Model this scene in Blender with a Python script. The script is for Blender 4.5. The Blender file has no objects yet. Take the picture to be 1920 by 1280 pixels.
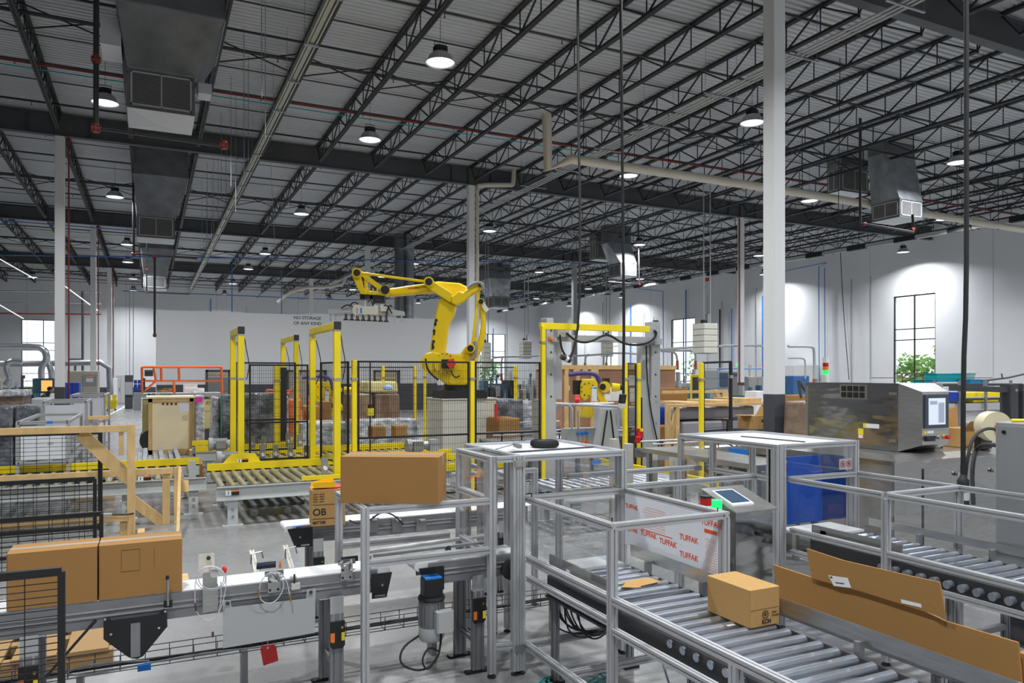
import bpy, math, random
from mathutils import Vector, Matrix
random.seed(7)
SC = bpy.context.scene
COL = SC.collection
# ---------------------------------------------------------------- camera, world, exposure
TH = math.atan(680 / 1400.0)
S_, C_ = math.sin(TH), math.cos(TH)
H, F_, HV = 2.2, 1400.0, 700.0
cam = bpy.data.cameras.new('camera')
cam_o = bpy.data.objects.new('camera', cam)
COL.objects.link(cam_o)
cam_o.location = (0, 0, H)
cam_o.rotation_euler = (math.pi / 2, 0, -TH)
cam.sensor_width = 36.0
cam.lens = 36.0 * F_ / 1920.0
cam.shift_y = 60 / 1920.0
cam.clip_start = 0.05
cam.clip_end = 500
SC.camera = cam_o
wd = bpy.data.worlds.new('overcast_sky')
SC.world = wd
wd.use_nodes = True
bg = wd.node_tree.nodes['Background']
bg.inputs[0].default_value = (0.93, 0.96, 1.0, 1)
bg.inputs[1].default_value = 1.6
SC.view_settings.view_transform = 'Standard'
SC.view_settings.look = 'None'
SC.view_settings.gamma = 1
SC.view_settings.use_curve_mapping = False
SC.view_settings.exposure = 0.06
LAMP_W = 420.0

# ---------------------------------------------------------------- where a sight line meets a known plane
def atd(u, v, d):
    l = (u - 960) / F_ * d
    return Vector((d * S_ + l * C_, d * C_ - l * S_, H + (HV - v) / F_ * d))
def G(u, v, z=0.0): return atd(u, v, (H - z) * F_ / (v - HV))
def PX(u, v, X): return atd(u, v, X / (S_ + (u - 960) / F_ * C_))
def PY(u, v, Y): return atd(u, v, Y / (C_ - (u - 960) / F_ * S_))

# ---------------------------------------------------------------- materials
MATS = {}
def mat(name, col, rough=0.6, metal=0.0, noise=None, bump=None, emit=None, spec=None, aniso=None):
    if name in MATS: return MATS[name]
    m = bpy.data.materials.new(name); m.use_nodes = True
    nt = m.node_tree; b = nt.nodes['Principled BSDF']
    b.inputs['Base Color'].default_value = (*col, 1)
    b.inputs['Roughness'].default_value = rough
    b.inputs['Metallic'].default_value = metal
    if spec is not None: b.inputs['Specular IOR Level'].default_value = spec
    if emit:
        b.inputs['Emission Color'].default_value = (*emit[0], 1); b.inputs['Emission Strength'].default_value = emit[1]
    if noise or bump:
        tc = nt.nodes.new('ShaderNodeTexCoord'); mp = nt.nodes.new('ShaderNodeMapping')
        nt.links.new(tc.outputs['Object'], mp.inputs[0])
        sc = (noise or bump)[3] if len(noise or bump) > 3 else (1, 1, 1)
        mp.inputs['Scale'].default_value = sc
    if noise:
        n = nt.nodes.new('ShaderNodeTexNoise'); n.inputs['Scale'].default_value = noise[0]
        n.inputs['Detail'].default_value = 5
        nt.links.new(mp.outputs[0], n.inputs['Vector'])
        r = nt.nodes.new('ShaderNodeValToRGB')
        a = noise[1]
        c2 = noise[2] if len(noise) > 2 and noise[2] else col
        r.color_ramp.elements[0].position = 0.3; r.color_ramp.elements[1].position = 0.72
        r.color_ramp.elements[0].color = (*[max(0, x * (1 - a)) for x in c2], 1)
        r.color_ramp.elements[1].color = (*[min(1, x * (1 + a)) for x in col], 1)
        nt.links.new(n.outputs[0], r.inputs[0]); nt.links.new(r.outputs[0], b.inputs['Base Color'])
    if bump:
        n2 = nt.nodes.new('ShaderNodeTexNoise'); n2.inputs['Scale'].default_value = bump[0]
        nt.links.new(mp.outputs[0], n2.inputs['Vector'])
        bp = nt.nodes.new('ShaderNodeBump'); bp.inputs['Strength'].default_value = bump[1]
        bp.inputs['Distance'].default_value = bump[2] if len(bump) > 2 else 0.02
        nt.links.new(n2.outputs[0], bp.inputs['Height']); nt.links.new(bp.outputs[0], b.inputs['Normal'])
    MATS[name] = m
    return m
def glassy(name, tint, gloss=0.06, rough=0.03, haze=0.0):
    m = bpy.data.materials.new(name); m.use_nodes = True
    nt = m.node_tree; nt.nodes.clear()
    out = nt.nodes.new('ShaderNodeOutputMaterial')
    tr = nt.nodes.new('ShaderNodeBsdfTransparent'); tr.inputs[0].default_value = (*tint, 1)
    gl = nt.nodes.new('ShaderNodeBsdfGlossy'); gl.inputs['Roughness'].default_value = rough
    lw = nt.nodes.new('ShaderNodeLayerWeight'); lw.inputs[0].default_value = 0.25
    mm = nt.nodes.new('ShaderNodeMath'); mm.operation = 'MULTIPLY_ADD'; mm.inputs[1].default_value = 0.22; mm.inputs[2].default_value = gloss
    nt.links.new(lw.outputs['Fresnel'], mm.inputs[0])
    mx = nt.nodes.new('ShaderNodeMixShader')
    nt.links.new(mm.outputs[0], mx.inputs[0]); nt.links.new(tr.outputs[0], mx.inputs[1]); nt.links.new(gl.outputs[0], mx.inputs[2])
    last = mx
    if haze > 0:
        df = nt.nodes.new('ShaderNodeBsdfDiffuse'); df.inputs[0].default_value = (0.8, 0.8, 0.82, 1)
        n = nt.nodes.new('ShaderNodeTexNoise'); n.inputs['Scale'].default_value = 9
        tc = nt.nodes.new('ShaderNodeTexCoord'); mp = nt.nodes.new('ShaderNodeMapping'); mp.inputs['Scale'].default_value = (1, 1, 0.35)
        mp.inputs['Rotation'].default_value = (0.5, 0.3, 0)
        nt.links.new(tc.outputs['Object'], mp.inputs[0]); nt.links.new(mp.outputs[0], n.inputs['Vector'])
        r = nt.nodes.new('ShaderNodeMapRange'); r.inputs[1].default_value = 0.35; r.inputs[2].default_value = 0.7
        r.inputs[3].default_value = 0.0; r.inputs[4].default_value = haze
        nt.links.new(n.outputs[0], r.inputs[0])
        m2 = nt.nodes.new('ShaderNodeMixShader')
        nt.links.new(r.outputs[0], m2.inputs[0]); nt.links.new(mx.outputs[0], m2.inputs[1]); nt.links.new(df.outputs[0], m2.inputs[2])
        last = m2
    nt.links.new(last.outputs[0], out.inputs[0])
    MATS[name] = m
    return m
def stripes(name, c1, c2, scale, axis='X', rough=0.6, metal=0.0, dist=2.0, kind='BANDS'):
    m = bpy.data.materials.new(name); m.use_nodes = True
    nt = m.node_tree; b = nt.nodes['Principled BSDF']
    b.inputs['Roughness'].default_value = rough; b.inputs['Metallic'].default_value = metal
    tc = nt.nodes.new('ShaderNodeTexCoord'); w = nt.nodes.new('ShaderNodeTexWave')
    w.wave_type = kind
    if kind == 'BANDS': w.bands_direction = axis
    w.inputs['Scale'].default_value = scale; w.inputs['Distortion'].default_value = dist; w.inputs['Detail'].default_value = 3
    nt.links.new(tc.outputs['Object'], w.inputs['Vector'])
    r = nt.nodes.new('ShaderNodeValToRGB')
    r.color_ramp.elements[0].color = (*c1, 1); r.color_ramp.elements[1].color = (*c2, 1)
    nt.links.new(w.outputs['Fac'], r.inputs[0]); nt.links.new(r.outputs[0], b.inputs['Base Color'])
    MATS[name] = m
    return m

DSTL = mat('dark_steel', (0.11, 0.11, 0.115), 0.4, 0.5)
ALU = mat('aluminium', (0.50, 0.505, 0.515), 0.42, 0.35, noise=(3, 0.07, None, (1, 1, 1)))
ALUD = mat('dull_aluminium', (0.28, 0.28, 0.29), 0.45, 0.6, noise=(4, 0.12))
STEEL = mat('brushed_steel', (0.5, 0.49, 0.47), 0.3, 0.9, noise=(6, 0.12, None, (1, 1, 9)))
MIRROR = mat('polished_steel', (0.44, 0.43, 0.42), 0.09, 1.0, bump=(1.5, 0.3, 0.03, (1, 1, 3)))
ROLL = mat('zinc_roller', (0.46, 0.50, 0.56), 0.26, 0.75, noise=(5, 0.12))
GALV = mat('galvanised_sheet', (0.34, 0.36, 0.38), 0.42, 0.7, noise=(2.5, 0.25))
GALVD = mat('dark_galvanised_sheet', (0.16, 0.17, 0.18), 0.45, 0.5, noise=(2, 0.2))
BLACK = mat('black_paint', (0.012, 0.012, 0.013), 0.45)
BLACKM = mat('black_plastic', (0.02, 0.02, 0.022), 0.55)
RUB = mat('black_rubber', (0.018, 0.018, 0.018), 0.7)
CHAR = mat('charcoal_paint', (0.055, 0.058, 0.065), 0.6)
JOIST = mat('dark_joist_paint', (0.018, 0.018, 0.020), 0.6)
GIRD = mat('dark_girder_paint', (0.075, 0.077, 0.083), 0.65, noise=(0.6, 0.15))
WHITE = mat('white_paint', (0.74, 0.74, 0.73), 0.6)
WALLM = mat('wall_paint', (0.70, 0.71, 0.725), 0.75, noise=(0.35, 0.04))
PART = mat('partition_paint', (0.64, 0.64, 0.64), 0.8)
PAPER = mat('white_paper', (0.82, 0.82, 0.82), 0.8)
BELT = mat('white_belt', (0.80, 0.80, 0.80), 0.5)
WSHEET = mat('white_plastic_sheet', (0.78, 0.80, 0.84), 0.35)
CARD = mat('cardboard', (0.37, 0.20, 0.07), 0.9, spec=0.12, noise=(60, 0.06, None, (1, 1, 12)))
CARDL = mat('light_cardboard', (0.50, 0.30, 0.115), 0.9, spec=0.12, noise=(40, 0.05, None, (1, 1, 12)))
CARDD = mat('cardboard_seam', (0.26, 0.15, 0.065), 0.9)
TAPE = mat('clear_tape', (0.52, 0.42, 0.31), 0.18)
OLDW = mat('aged_pine', (0.36, 0.22, 0.09), 0.8)
WOOD = mat('pine_wood', (0.66, 0.44, 0.19), 0.7, noise=(9, 0.14, None, (1, 1, 0.35)))
PLY = mat('pale_plywood', (0.92, 0.78, 0.50), 0.75, noise=(1.2, 0.08))
PLYR = mat('reddish_plywood', (0.36, 0.19, 0.115), 0.75, noise=(3, 0.1))
KNOT = mat('wood_knot', (0.33, 0.2, 0.1), 0.8)
YEL = mat('yellow_paint', (0.86, 0.66, 0.008), 0.38, noise=(2, 0.05))
YELR = mat('robot_yellow', (0.84, 0.60, 0.004), 0.33)
ORAN = mat('orange_paint', (0.82, 0.16, 0.03), 0.45)
ORL = mat('orange_label', (0.85, 0.2, 0.03), 0.5)
YLL = mat('yellow_label', (0.88, 0.72, 0.03), 0.5)
RED = mat('red_paint', (0.6, 0.015, 0.015), 0.45)
REDB = mat('bright_red', (0.75, 0.03, 0.03), 0.4)
DRED = mat('pipe_red', (0.22, 0.02, 0.018), 0.5)
BLUES = mat('blue_sheet_plastic', (0.01, 0.09, 0.50), 0.4)
BLUE = mat('blue_paint', (0.01, 0.05, 0.36), 0.45)
BLUET = mat('blue_tape', (0.01, 0.22, 0.72), 0.6)
BPIPE = mat('blue_pipe', (0.03, 0.16, 0.5), 0.4)
TEAL = mat('teal_plastic', (0.0, 0.42, 0.5), 0.4)
SKYB = mat('sky_blue_plastic', (0.02, 0.3, 0.62), 0.4)
CREAM = mat('cream_enamel', (0.66, 0.64, 0.56), 0.45)
BEIGE = mat('beige_paint', (0.50, 0.47, 0.38), 0.55)
LYEL = mat('pale_yellow_paint', (0.66, 0.58, 0.24), 0.5)
GREY = mat('grey_enamel', (0.33, 0.34, 0.345), 0.45)
LGREY = mat('light_grey_enamel', (0.42, 0.43, 0.43), 0.45)
GREEN = mat('green_strip', (0.02, 0.25, 0.12), 0.5)
PVC = mat('cream_pvc', (0.60, 0.56, 0.47), 0.45)
SAND = mat('grey_sheet', (0.30, 0.29, 0.32), 0.4)
PINK = mat('pink_card', (0.9, 0.03, 0.42), 0.7)
BRASS = mat('brass', (0.55, 0.38, 0.1), 0.35, 0.9)
PURP = mat('violet_hose', (0.06, 0.045, 0.2), 0.5)
TEALC = mat('teal_cable', (0.0, 0.35, 0.36), 0.5)
GCAB = mat('grey_cable', (0.30, 0.32, 0.36), 0.5)
WCAB = mat('pale_hose', (0.62, 0.64, 0.66), 0.35)
TXT = mat('black_print', (0.02, 0.02, 0.02), 0.7)
TXTR = mat('red_print', (0.80, 0.10, 0.03), 0.6)
BRN = mat('brown_print', (0.10, 0.055, 0.025), 0.85)
SCREEN = mat('lit_screen', (0.5, 0.55, 0.62), 0.3, emit=((0.62, 0.70, 0.82), 0.6))
SCRD = mat('dark_screen', (0.05, 0.09, 0.15), 0.1)
LGREEN = mat('green_beacon', (0.0, 0.5, 0.1), 0.4, emit=((0.01, 0.9, 0.12), 1.6))
LRED = mat('red_beacon', (0.5, 0.01, 0.01), 0.35)
LAMB = mat('amber_beacon', (0.8, 0.25, 0.01), 0.35)
DIFF = mat('lamp_diffuser', (0.9, 0.92, 1.0), 0.4, emit=((0.90, 0.95, 1.0), 2.2))
BULB = mat('lamp_bulb', (1, 1, 1), 0.4, emit=((0.92, 0.96, 1.0), 9.0))
WIN = glassy('window_glass', (0.97, 0.99, 1.0), 0.03)
PLEX = glassy('clear_acrylic', (0.96, 0.965, 0.97), 0.025, 0.02)
WRAP = glassy('stretch_wrap', (0.85, 0.86, 0.88), 0.10, 0.12, haze=0.9)
DWRAP = mat('wrapped_dark_goods', (0.20, 0.21, 0.23), 0.22, noise=(3.2, 0.5, (0.05, 0.052, 0.06), (1, 1, 1.4)), bump=(7, 0.8, 0.05, (1, 1, 2.5)))
LWRAP = mat('wrapped_grey_goods', (0.62, 0.63, 0.65), 0.2, noise=(5, 0.3, (0.25, 0.26, 0.28), (1, 1, 1.5)), bump=(9, 0.9, 0.05))
BWRAP = mat('wrapped_brown_goods', (0.24, 0.17, 0.12), 0.3, noise=(4, 0.3), bump=(7, 0.6, 0.04))
LEAF = mat('leaf_green', (0.22, 0.42, 0.09), 0.8, noise=(2.5, 0.4))
SKIN = mat('skin', (0.5, 0.3, 0.2), 0.6)
CLOTH = mat('dark_shirt', (0.045, 0.05, 0.065), 0.9)

# ---------------------------------------------------------------- mesh building
OFF = {}
def frame_of(d, up=None):
    d = d.normalized()
    if up is None: up = Vector((0, 0, 1)) if abs(d.z) < 0.95 else Vector((1, 0, 0))
    a = up.cross(d)
    if a.length < 1e-6: a = Vector((1, 0, 0)).cross(d)
    a.normalize()
    b = d.cross(a).normalized()
    return a, b, d
class MB:
    def __init__(s): s.v = []; s.f = []; s.M = None
    def add(s, vs, fs):
        n = len(s.v)
        if s.M is not None: vs = [s.M @ Vector(v) for v in vs]
        s.v.extend([Vector(v) for v in vs]); s.f.extend([tuple(i + n for i in f) for f in fs])
        return s
    def hexa(s, p):
        return s.add(p, [(0, 3, 2, 1), (4, 5, 6, 7), (0, 1, 5, 4), (1, 2, 6, 5), (2, 3, 7, 6), (3, 0, 4, 7)])
    def box(s, x0, x1, y0, y1, z0, z1):
        if x0 > x1: x0, x1 = x1, x0
        if y0 > y1: y0, y1 = y1, y0
        if z0 > z1: z0, z1 = z1, z0
        return s.hexa([(x0, y0, z0), (x1, y0, z0), (x1, y1, z0), (x0, y1, z0), (x0, y0, z1), (x1, y0, z1), (x1, y1, z1), (x0, y1, z1)])
    def bevbox(s, x0, x1, y0, y1, z0, z1, b=0.004):
        s.prism([(x0 + b, y0), (x1 - b, y0), (x1, y0 + b), (x1, y1 - b), (x1 - b, y1), (x0 + b, y1), (x0, y1 - b), (x0, y0 + b)], z0, z1)
        return s
    def rbox(s, c, sx, sy, sz, rz=0.0, rx=0.0):
        R = Matrix.Rotation(rz, 3, 'Z') @ Matrix.Rotation(rx, 3, 'X')
        c = Vector(c)
        return s.hexa([c + R @ Vector((a * sx / 2, b_ * sy / 2, e * sz / 2)) for e in (-1, 1) for a, b_ in ((-1, -1), (1, -1), (1, 1), (-1, 1))])
    def prism(s, poly, z0, z1):
        n = len(poly)
        vs = [(x, y, z0) for x, y in poly] + [(x, y, z1) for x, y in poly]
        fs = [tuple(reversed(range(n))), tuple(range(n, 2 * n))] + [(i, (i + 1) % n, n + (i + 1) % n, n + i) for i in range(n)]
        return s.add(vs, fs)
    def slab(s, poly, o, ax, ay, thick):
        """outline poly in the plane spanned by ax, ay at o, thickness along ax x ay"""
        o = Vector(o); ax = Vector(ax); ay = Vector(ay); nn = ax.cross(ay).normalized() * thick
        n = len(poly)
        vs = [o + ax * x + ay * y for x, y in poly]; vs += [v + nn for v in vs]
        fs = [tuple(reversed(range(n))), tuple(range(n, 2 * n))] + [(i, (i + 1) % n, n + (i + 1) % n, n + i) for i in range(n)]
        return s.add(vs, fs)
    def sweep(s, prof, p, q, up=None):
        p, q = Vector(p), Vector(q)
        a, b, d = frame_of(q - p, up)
        n = len(prof)
        vs = [p + a * x + b * y for x, y in prof] + [q + a * x + b * y for x, y in prof]
        fs = [tuple(reversed(range(n))), tuple(range(n, 2 * n))] + [(i, (i + 1) % n, n + (i + 1) % n, n + i) for i in range(n)]
        return s.add(vs, fs)
    def bar(s, p, q, w, h=None, up=None):
        h = h or w
        return s.sweep([(-w / 2, -h / 2), (w / 2, -h / 2), (w / 2, h / 2), (-w / 2, h / 2)], p, q, up)
    def extr(s, p, q, w=0.045, h=None, up=None):
        h = h or w; sl = 0.005; dp = 0.008
        a, b = w / 2, h / 2
        pr = []
        def side(x0, y0, x1, y1, n):
            L = math.hypot(x1 - x0, y1 - y0); dx, dy = (x1 - x0) / L, (y1 - y0) / L
            nx, ny = -dy, dx
            pr.append((x0, y0))
            k = max(1, round(L / 0.045))
            for i in range(k):
                m = (i + 0.5) * L / k
                for t, e in ((m - sl, 0), (m - sl, dp), (m + sl, dp), (m + sl, 0)):
                    pr.append((x0 + dx * t + nx * e, y0 + dy * t + ny * e))
        side(-a, -b, a, -b, 1); side(a, -b, a, b, 1); side(a, b, -a, b, 1); side(-a, b, -a, -b, 1)
        return s.sweep(pr, p, q, up)
    def cyl(s, p, q, r, seg=12, r2=None):
        p, q = Vector(p), Vector(q); r2 = r if r2 is None else r2
        a, b, d = frame_of(q - p)
        vs = []
        for c, rr in ((p, r), (q, r2)):
            for i in range(seg):
                t = 2 * math.pi * i / seg
                vs.append(c + a * math.cos(t) * rr + b * math.sin(t) * rr)
        fs = [tuple(reversed(range(seg))), tuple(range(seg, 2 * seg))] + [(i, (i + 1) % seg, seg + (i + 1) % seg, seg + i) for i in range(seg)]
        return s.add(vs, fs)
    def lathe(s, prof, c, ax=(0, 0, 1), seg=24, cap=True):
        """prof: (radius, height) pairs"""
        c = Vector(c); a, b, d = frame_of(Vector(ax))
        vs = []; n = len(prof)
        for r, h in prof:
            for i in range(seg):
                t = 2 * math.pi * i / seg
                vs.append(c + d * h + a * math.cos(t) * r + b * math.sin(t) * r)
        fs = []
        for k in range(n - 1):
            for i in range(seg):
                j = (i + 1) % seg
                fs.append((k * seg + i, k * seg + j, (k + 1) * seg + j, (k + 1) * seg + i))
        if cap:
            fs.append(tuple(reversed(range(seg)))); fs.append(tuple(range((n - 1) * seg, n * seg)))
        return s.add(vs, fs)
    def tube(s, pts, r, seg=8, closed=False, smooth=0):
        pts = [Vector(p) for p in pts]
        for _ in range(smooth):
            np_ = [pts[0]]
            for i in range(len(pts) - 1):
                np_ += [pts[i] * 0.75 + pts[i + 1] * 0.25, pts[i] * 0.25 + pts[i + 1] * 0.75]
            np_.append(pts[-1]); pts = np_
        n = len(pts); vs = []; prev = None
        for i, p in enumerate(pts):
            d = (pts[min(i + 1, n - 1)] - pts[max(i - 1, 0)])
            if d.length < 1e-9: d = Vector((0, 0, 1))
            d.normalize()
            if prev is None: a, b, _d = frame_of(d)
            else:
                a = prev - d * prev.dot(d)
                if a.length < 1e-6: a = frame_of(d)[0]
                a.normalize(); b = d.cross(a)
            prev = a
            for k in range(seg):
                t = 2 * math.pi * k / seg
                vs.append(p + a * math.cos(t) * r + b * math.sin(t) * r)
        fs = []
        for i in range(n - 1):
            for k in range(seg):
                j = (k + 1) % seg
                fs.append((i * seg + k, i * seg + j, (i + 1) * seg + j, (i + 1) * seg + k))
        fs += [tuple(reversed(range(seg))), tuple(range((n - 1) * seg, n * seg))]
        return s.add(vs, fs)
    def ball(s, c, r, seg=12, rings=8, sc=(1, 1, 1)):
        c = Vector(c); vs = [c + Vector((0, 0, -r * sc[2]))]
        for i in range(1, rings):
            ph = -math.pi / 2 + math.pi * i / rings
            for k in range(seg):
                t = 2 * math.pi * k / seg
                vs.append(c + Vector((math.cos(t) * math.cos(ph) * r * sc[0], math.sin(t) * math.cos(ph) * r * sc[1], math.sin(ph) * r * sc[2])))
        vs.append(c + Vector((0, 0, r * sc[2]))); fs = []
        for k in range(seg): fs.append((0, 1 + (k + 1) % seg, 1 + k))
        for i in range(rings - 2):
            for k in range(seg):
                j = (k + 1) % seg; o = 1 + i * seg
                fs.append((o + k, o + j, o + seg + j, o + seg + k))
        o = 1 + (rings - 2) * seg
        for k in range(seg): fs.append((o + k, o + (k + 1) % seg, len(vs) - 1))
        return s.add(vs, fs)
    def quad(s, *p): return s.add(p, [tuple(range(len(p)))])
    def mesh_wires(s, p, q, z0, z1, dx, dz, r, zr=None):
        """grid of wires filling the upright rectangle from p to q"""
        p = Vector((p[0], p[1], 0)); q = Vector((q[0], q[1], 0)); L = (q - p).length; d = (q - p) / L
        n = max(1, int(L / dx))
        for i in range(n + 1):
            c = p + d * (L * i / n)
            s.bar(c + Vector((0, 0, z0)), c + Vector((0, 0, z1)), r * 2, r * 2, d)
        m = max(1, int((z1 - z0) / dz))
        for i in range(m + 1):
            z = z0 + (z1 - z0) * i / m
            s.bar(p + Vector((0, 0, z)), q + Vector((0, 0, z)), r * 2, r * 2)
        return s
    def build(s, name, m, parent=None, smooth=False, stuff=False):
        off = OFF.get(parent.name, Vector((0, 0, 0))) if parent else Vector((0, 0, 0))
        me = bpy.data.meshes.new(name)
        me.from_pydata([tuple(v - off) for v in s.v], [], s.f)
        me.materials.append(m)
        if smooth:
            me.polygons.foreach_set('use_smooth', [True] * len(me.polygons))
            try: me.set_sharp_from_angle(angle=math.radians(40))
            except Exception: pass
        me.update()
        o = bpy.data.objects.new(name, me)
        COL.objects.link(o)
        if parent: o.parent = parent
        OFF[o.name] = off
        if stuff: o['kind'] = 'stuff'
        return o
def thing(name, label, cat, loc=(0, 0, 0), group=None, rz=0.0, kind=None):
    o = bpy.data.objects.new(name, None); COL.objects.link(o)
    o.location = loc; o.empty_display_size = 0.2
    o['label'] = label; o['category'] = cat
    if group: o['group'] = group
    if kind: o['kind'] = kind
    OFF[o.name] = Vector(loc)
    return o
def tag(o, label, cat, group=None, kind=None):
    o['label'] = label; o['category'] = cat
    if group: o['group'] = group
    if kind: o['kind'] = kind
    return o
def struct(name, mb, m, parent=None, smooth=False):
    o = mb.build(name, m, parent, smooth)
    o['kind'] = 'structure'
    return o
KIDS = {}
def copy_tree(src, loc=None, rz=None, label=None, group=None, parent=None):
    c = src.copy(); COL.objects.link(c)
    if parent: c.parent = parent
    if loc is not None: c.location = loc
    if rz is not None: c.rotation_euler = (0, 0, rz)
    if label: c['label'] = label
    if group: c['group'] = group
    for ch in [o for o in COL.objects if o.parent == src]:
        copy_tree(ch, parent=c)
    return c
def text(body, size, loc, xdir, ydir, m, parent=None, name='lettering', depth=0.001, align='LEFT', bold=0.0):
    cu = bpy.data.curves.new(name, 'FONT'); cu.body = body; cu.size = size; cu.extrude = depth; cu.align_x = align
    cu.offset = bold
    xd, yd = Vector(xdir).normalized(), Vector(ydir).normalized()
    M = Matrix.Identity(4)
    for i in range(3): M[i][0] = xd[i]; M[i][1] = yd[i]; M[i][2] = xd.cross(yd)[i]
    t = bpy.data.objects.new('tmp', cu); COL.objects.link(t)
    me = bpy.data.meshes.new_from_object(t.evaluated_get(bpy.context.evaluated_depsgraph_get()))
    bpy.data.objects.remove(t)
    off = OFF.get(parent.name, Vector((0, 0, 0))) if parent else Vector((0, 0, 0))
    M.translation = Vector(loc) - off
    me.transform(M)
    me.materials.clear(); me.materials.append(m)
    o = bpy.data.objects.new(name, me); COL.objects.link(o)
    if parent: o.parent = parent
    OFF[o.name] = off
    return o
EX, EY, EZ = Vector((1, 0, 0)), Vector((0, 1, 0)), Vector((0, 0, 1))
# ================================================================ BUILDING
XL, XR, YN, YF = -21.0, 42.8, -4.0, 80.0
ZD = 11.12
fl = mat('polished_concrete', (0.27, 0.27, 0.265), 0.32, 0.0, noise=(0.55, 0.12, (0.25, 0.25, 0.25)), spec=0.5)
def floor_nodes(m):
    nt = m.node_tree; b = nt.nodes['Principled BSDF']
    tc = nt.nodes.new('ShaderNodeTexCoord'); n = nt.nodes.new('ShaderNodeTexNoise')
    n.inputs['Scale'].default_value = 3.0; n.inputs['Detail'].default_value = 8; n.inputs['Distortion'].default_value = 1.2
    nt.links.new(tc.outputs['Object'], n.inputs['Vector'])
    mr = nt.nodes.new('ShaderNodeMapRange'); mr.inputs[3].default_value = 0.2; mr.inputs[4].default_value = 0.36
    nt.links.new(n.outputs[0], mr.inputs[0]); nt.links.new(mr.outputs[0], b.inputs['Roughness'])
    old = b.inputs['Base Color'].links[0].from_socket
    mx = nt.nodes.new('ShaderNodeMix'); mx.data_type = 'RGBA'; mx.blend_type = 'MULTIPLY'; mx.inputs[0].default_value = 0.16
    r = nt.nodes.new('ShaderNodeValToRGB'); r.color_ramp.elements[0].position = 0.35; r.color_ramp.elements[0].color = (0.6, 0.6, 0.62, 1)
    r.color_ramp.elements[1].position = 0.6; r.color_ramp.elements[1].color = (1, 1, 1, 1)
    nt.links.new(n.outputs[0], r.inputs[0])
    nt.links.new(old, mx.inputs[6]); nt.links.new(r.outputs[0], mx.inputs[7]); nt.links.new(mx.outputs[2], b.inputs['Base Color'])
floor_nodes(fl)
mb = MB().box(XL, XR, YN, YF, -0.2, 0)
struct('floor', mb, fl)
# saw cuts in the slab
mb = MB()
for x in (-2.75, 4.85, 12.45): mb.box(x - 0.004, x + 0.004, YN, YF, 0, 0.0006)
for y in (4.5, 11.4, 20.6, 29.7, 38): mb.box(XL, XR, y - 0.004, y + 0.004, 0, 0.0006)
struct('trim_1', mb, mat('joint_filler', (0.5, 0.5, 0.49), 0.6))
mb = MB().bar(G(196, 782), G(285, 735), 0.12, 0.002)
tag(mb.build('floor_line', WHITE), 'white painted line on the concrete aisle floor by the yellow mop bucket', 'floor marking')
# corrugated roof deck: ribs run along X
DECK = mat('roof_deck_metal', (0.52, 0.54, 0.56), 0.5, 0.25, noise=(0.25, 0.12))
mb = MB(); prof = []
y = YN; pitch = 0.19
while y < YF:
    prof += [(y, 0.0), (y + pitch * 0.55, 0.0), (y + pitch * 0.65, 0.045), (y + pitch * 0.9, 0.045)]; y += pitch
n = len(prof)
vs = [(XL, a, ZD + b) for a, b in prof] + [(XR, a, ZD + b) for a, b in prof]
mb.add(vs, [(i, n + i, n + i + 1, i + 1) for i in range(n - 1)])
mb.box(XL, XR, YN, YF, ZD + 0.06, ZD + 0.2)
struct('ceiling', mb, DECK)
# walls with window openings
def wall_with_openings(mb, axis, pos, a0, a1, z1, ops, th):
    """axis 'Y': wall lies in Y=pos and runs over x; ops = (a0,a1,z0,z1)"""
    def bx(u0, u1, w0, w1):
        if axis == 'Y': mb.box(u0, u1, pos, pos + th, w0, w1)
        else: mb.box(pos, pos + th, u0, u1, w0, w1)
    cur = a0
    for o in sorted(ops):
        bx(cur, o[0], 0, z1); bx(o[0], o[1], 0, o[2]); bx(o[0], o[1], o[3], z1); cur = o[1]
    bx(cur, a1, 0, z1)
def window(n, axis, pos, a0, a1, z0, z1):
    t = bpy.data.objects.new('window_%d' % n, None); COL.objects.link(t); t['kind'] = 'structure'
    OFF[t.name] = Vector((0, 0, 0))
    fr, gl = MB(), MB()
    def bx(m, u0, u1, w0, w1, d0=0.05, d1=0.12):
        if axis == 'Y': m.box(u0, u1, pos + d0, pos + d1, w0, w1)
        else: m.box(pos + d0, pos + d1, u0, u1, w0, w1)
    w = 0.07
    bx(fr, a0, a1, z0, z0 + w); bx(fr, a0, a1, z1 - w, z1); bx(fr, a0, a0 + w, z0, z1); bx(fr, a1 - w, a1, z0, z1)
    m_ = (a0 + a1) / 2
    bx(fr, m_ - w / 2, m_ + w / 2, z0, z1)
    for k in (0.66, 0.55, 0.21, 0.10): bx(fr, a0, a1, z0 + (z1 - z0) * k - 0.03, z0 + (z1 - z0) * k + 0.03)
    bx(gl, a0 + w, a1 - w, z0 + w, z1 - w, 0.08, 0.088)
    fr.build('window_frame', BLACK, t); gl.build('window_pane', WIN, t)
WZ0, WZ1 = 0.9, 7.1
far_ops = [(-10.4, -7.0, WZ0, WZ1), (34.7, 38.0, WZ0, 6.85), (20.6, 23.4, WZ0, 6.85)]
right_ops = [(29.46, 32.3, WZ0, WZ1), (51.6, 54.9, WZ0, WZ1), (63.5, 66.3, WZ0, WZ1), (14.0, 17.0, WZ0, WZ1)]
mb = MB(); wall_with_openings(mb, 'Y', YF, XL, XR + 0.3, ZD + 0.1, far_ops, 0.3); struct('wall_far', mb, WALLM)
mb = MB(); wall_with_openings(mb, 'X', XR, YN, YF + 0.3, ZD + 0.1, right_ops, 0.3); struct('wall_right', mb, WALLM)
mb = MB().box(XL - 0.3, XL, YN, YF, 0, ZD + 0.1); struct('wall_left', mb, WALLM)
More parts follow.
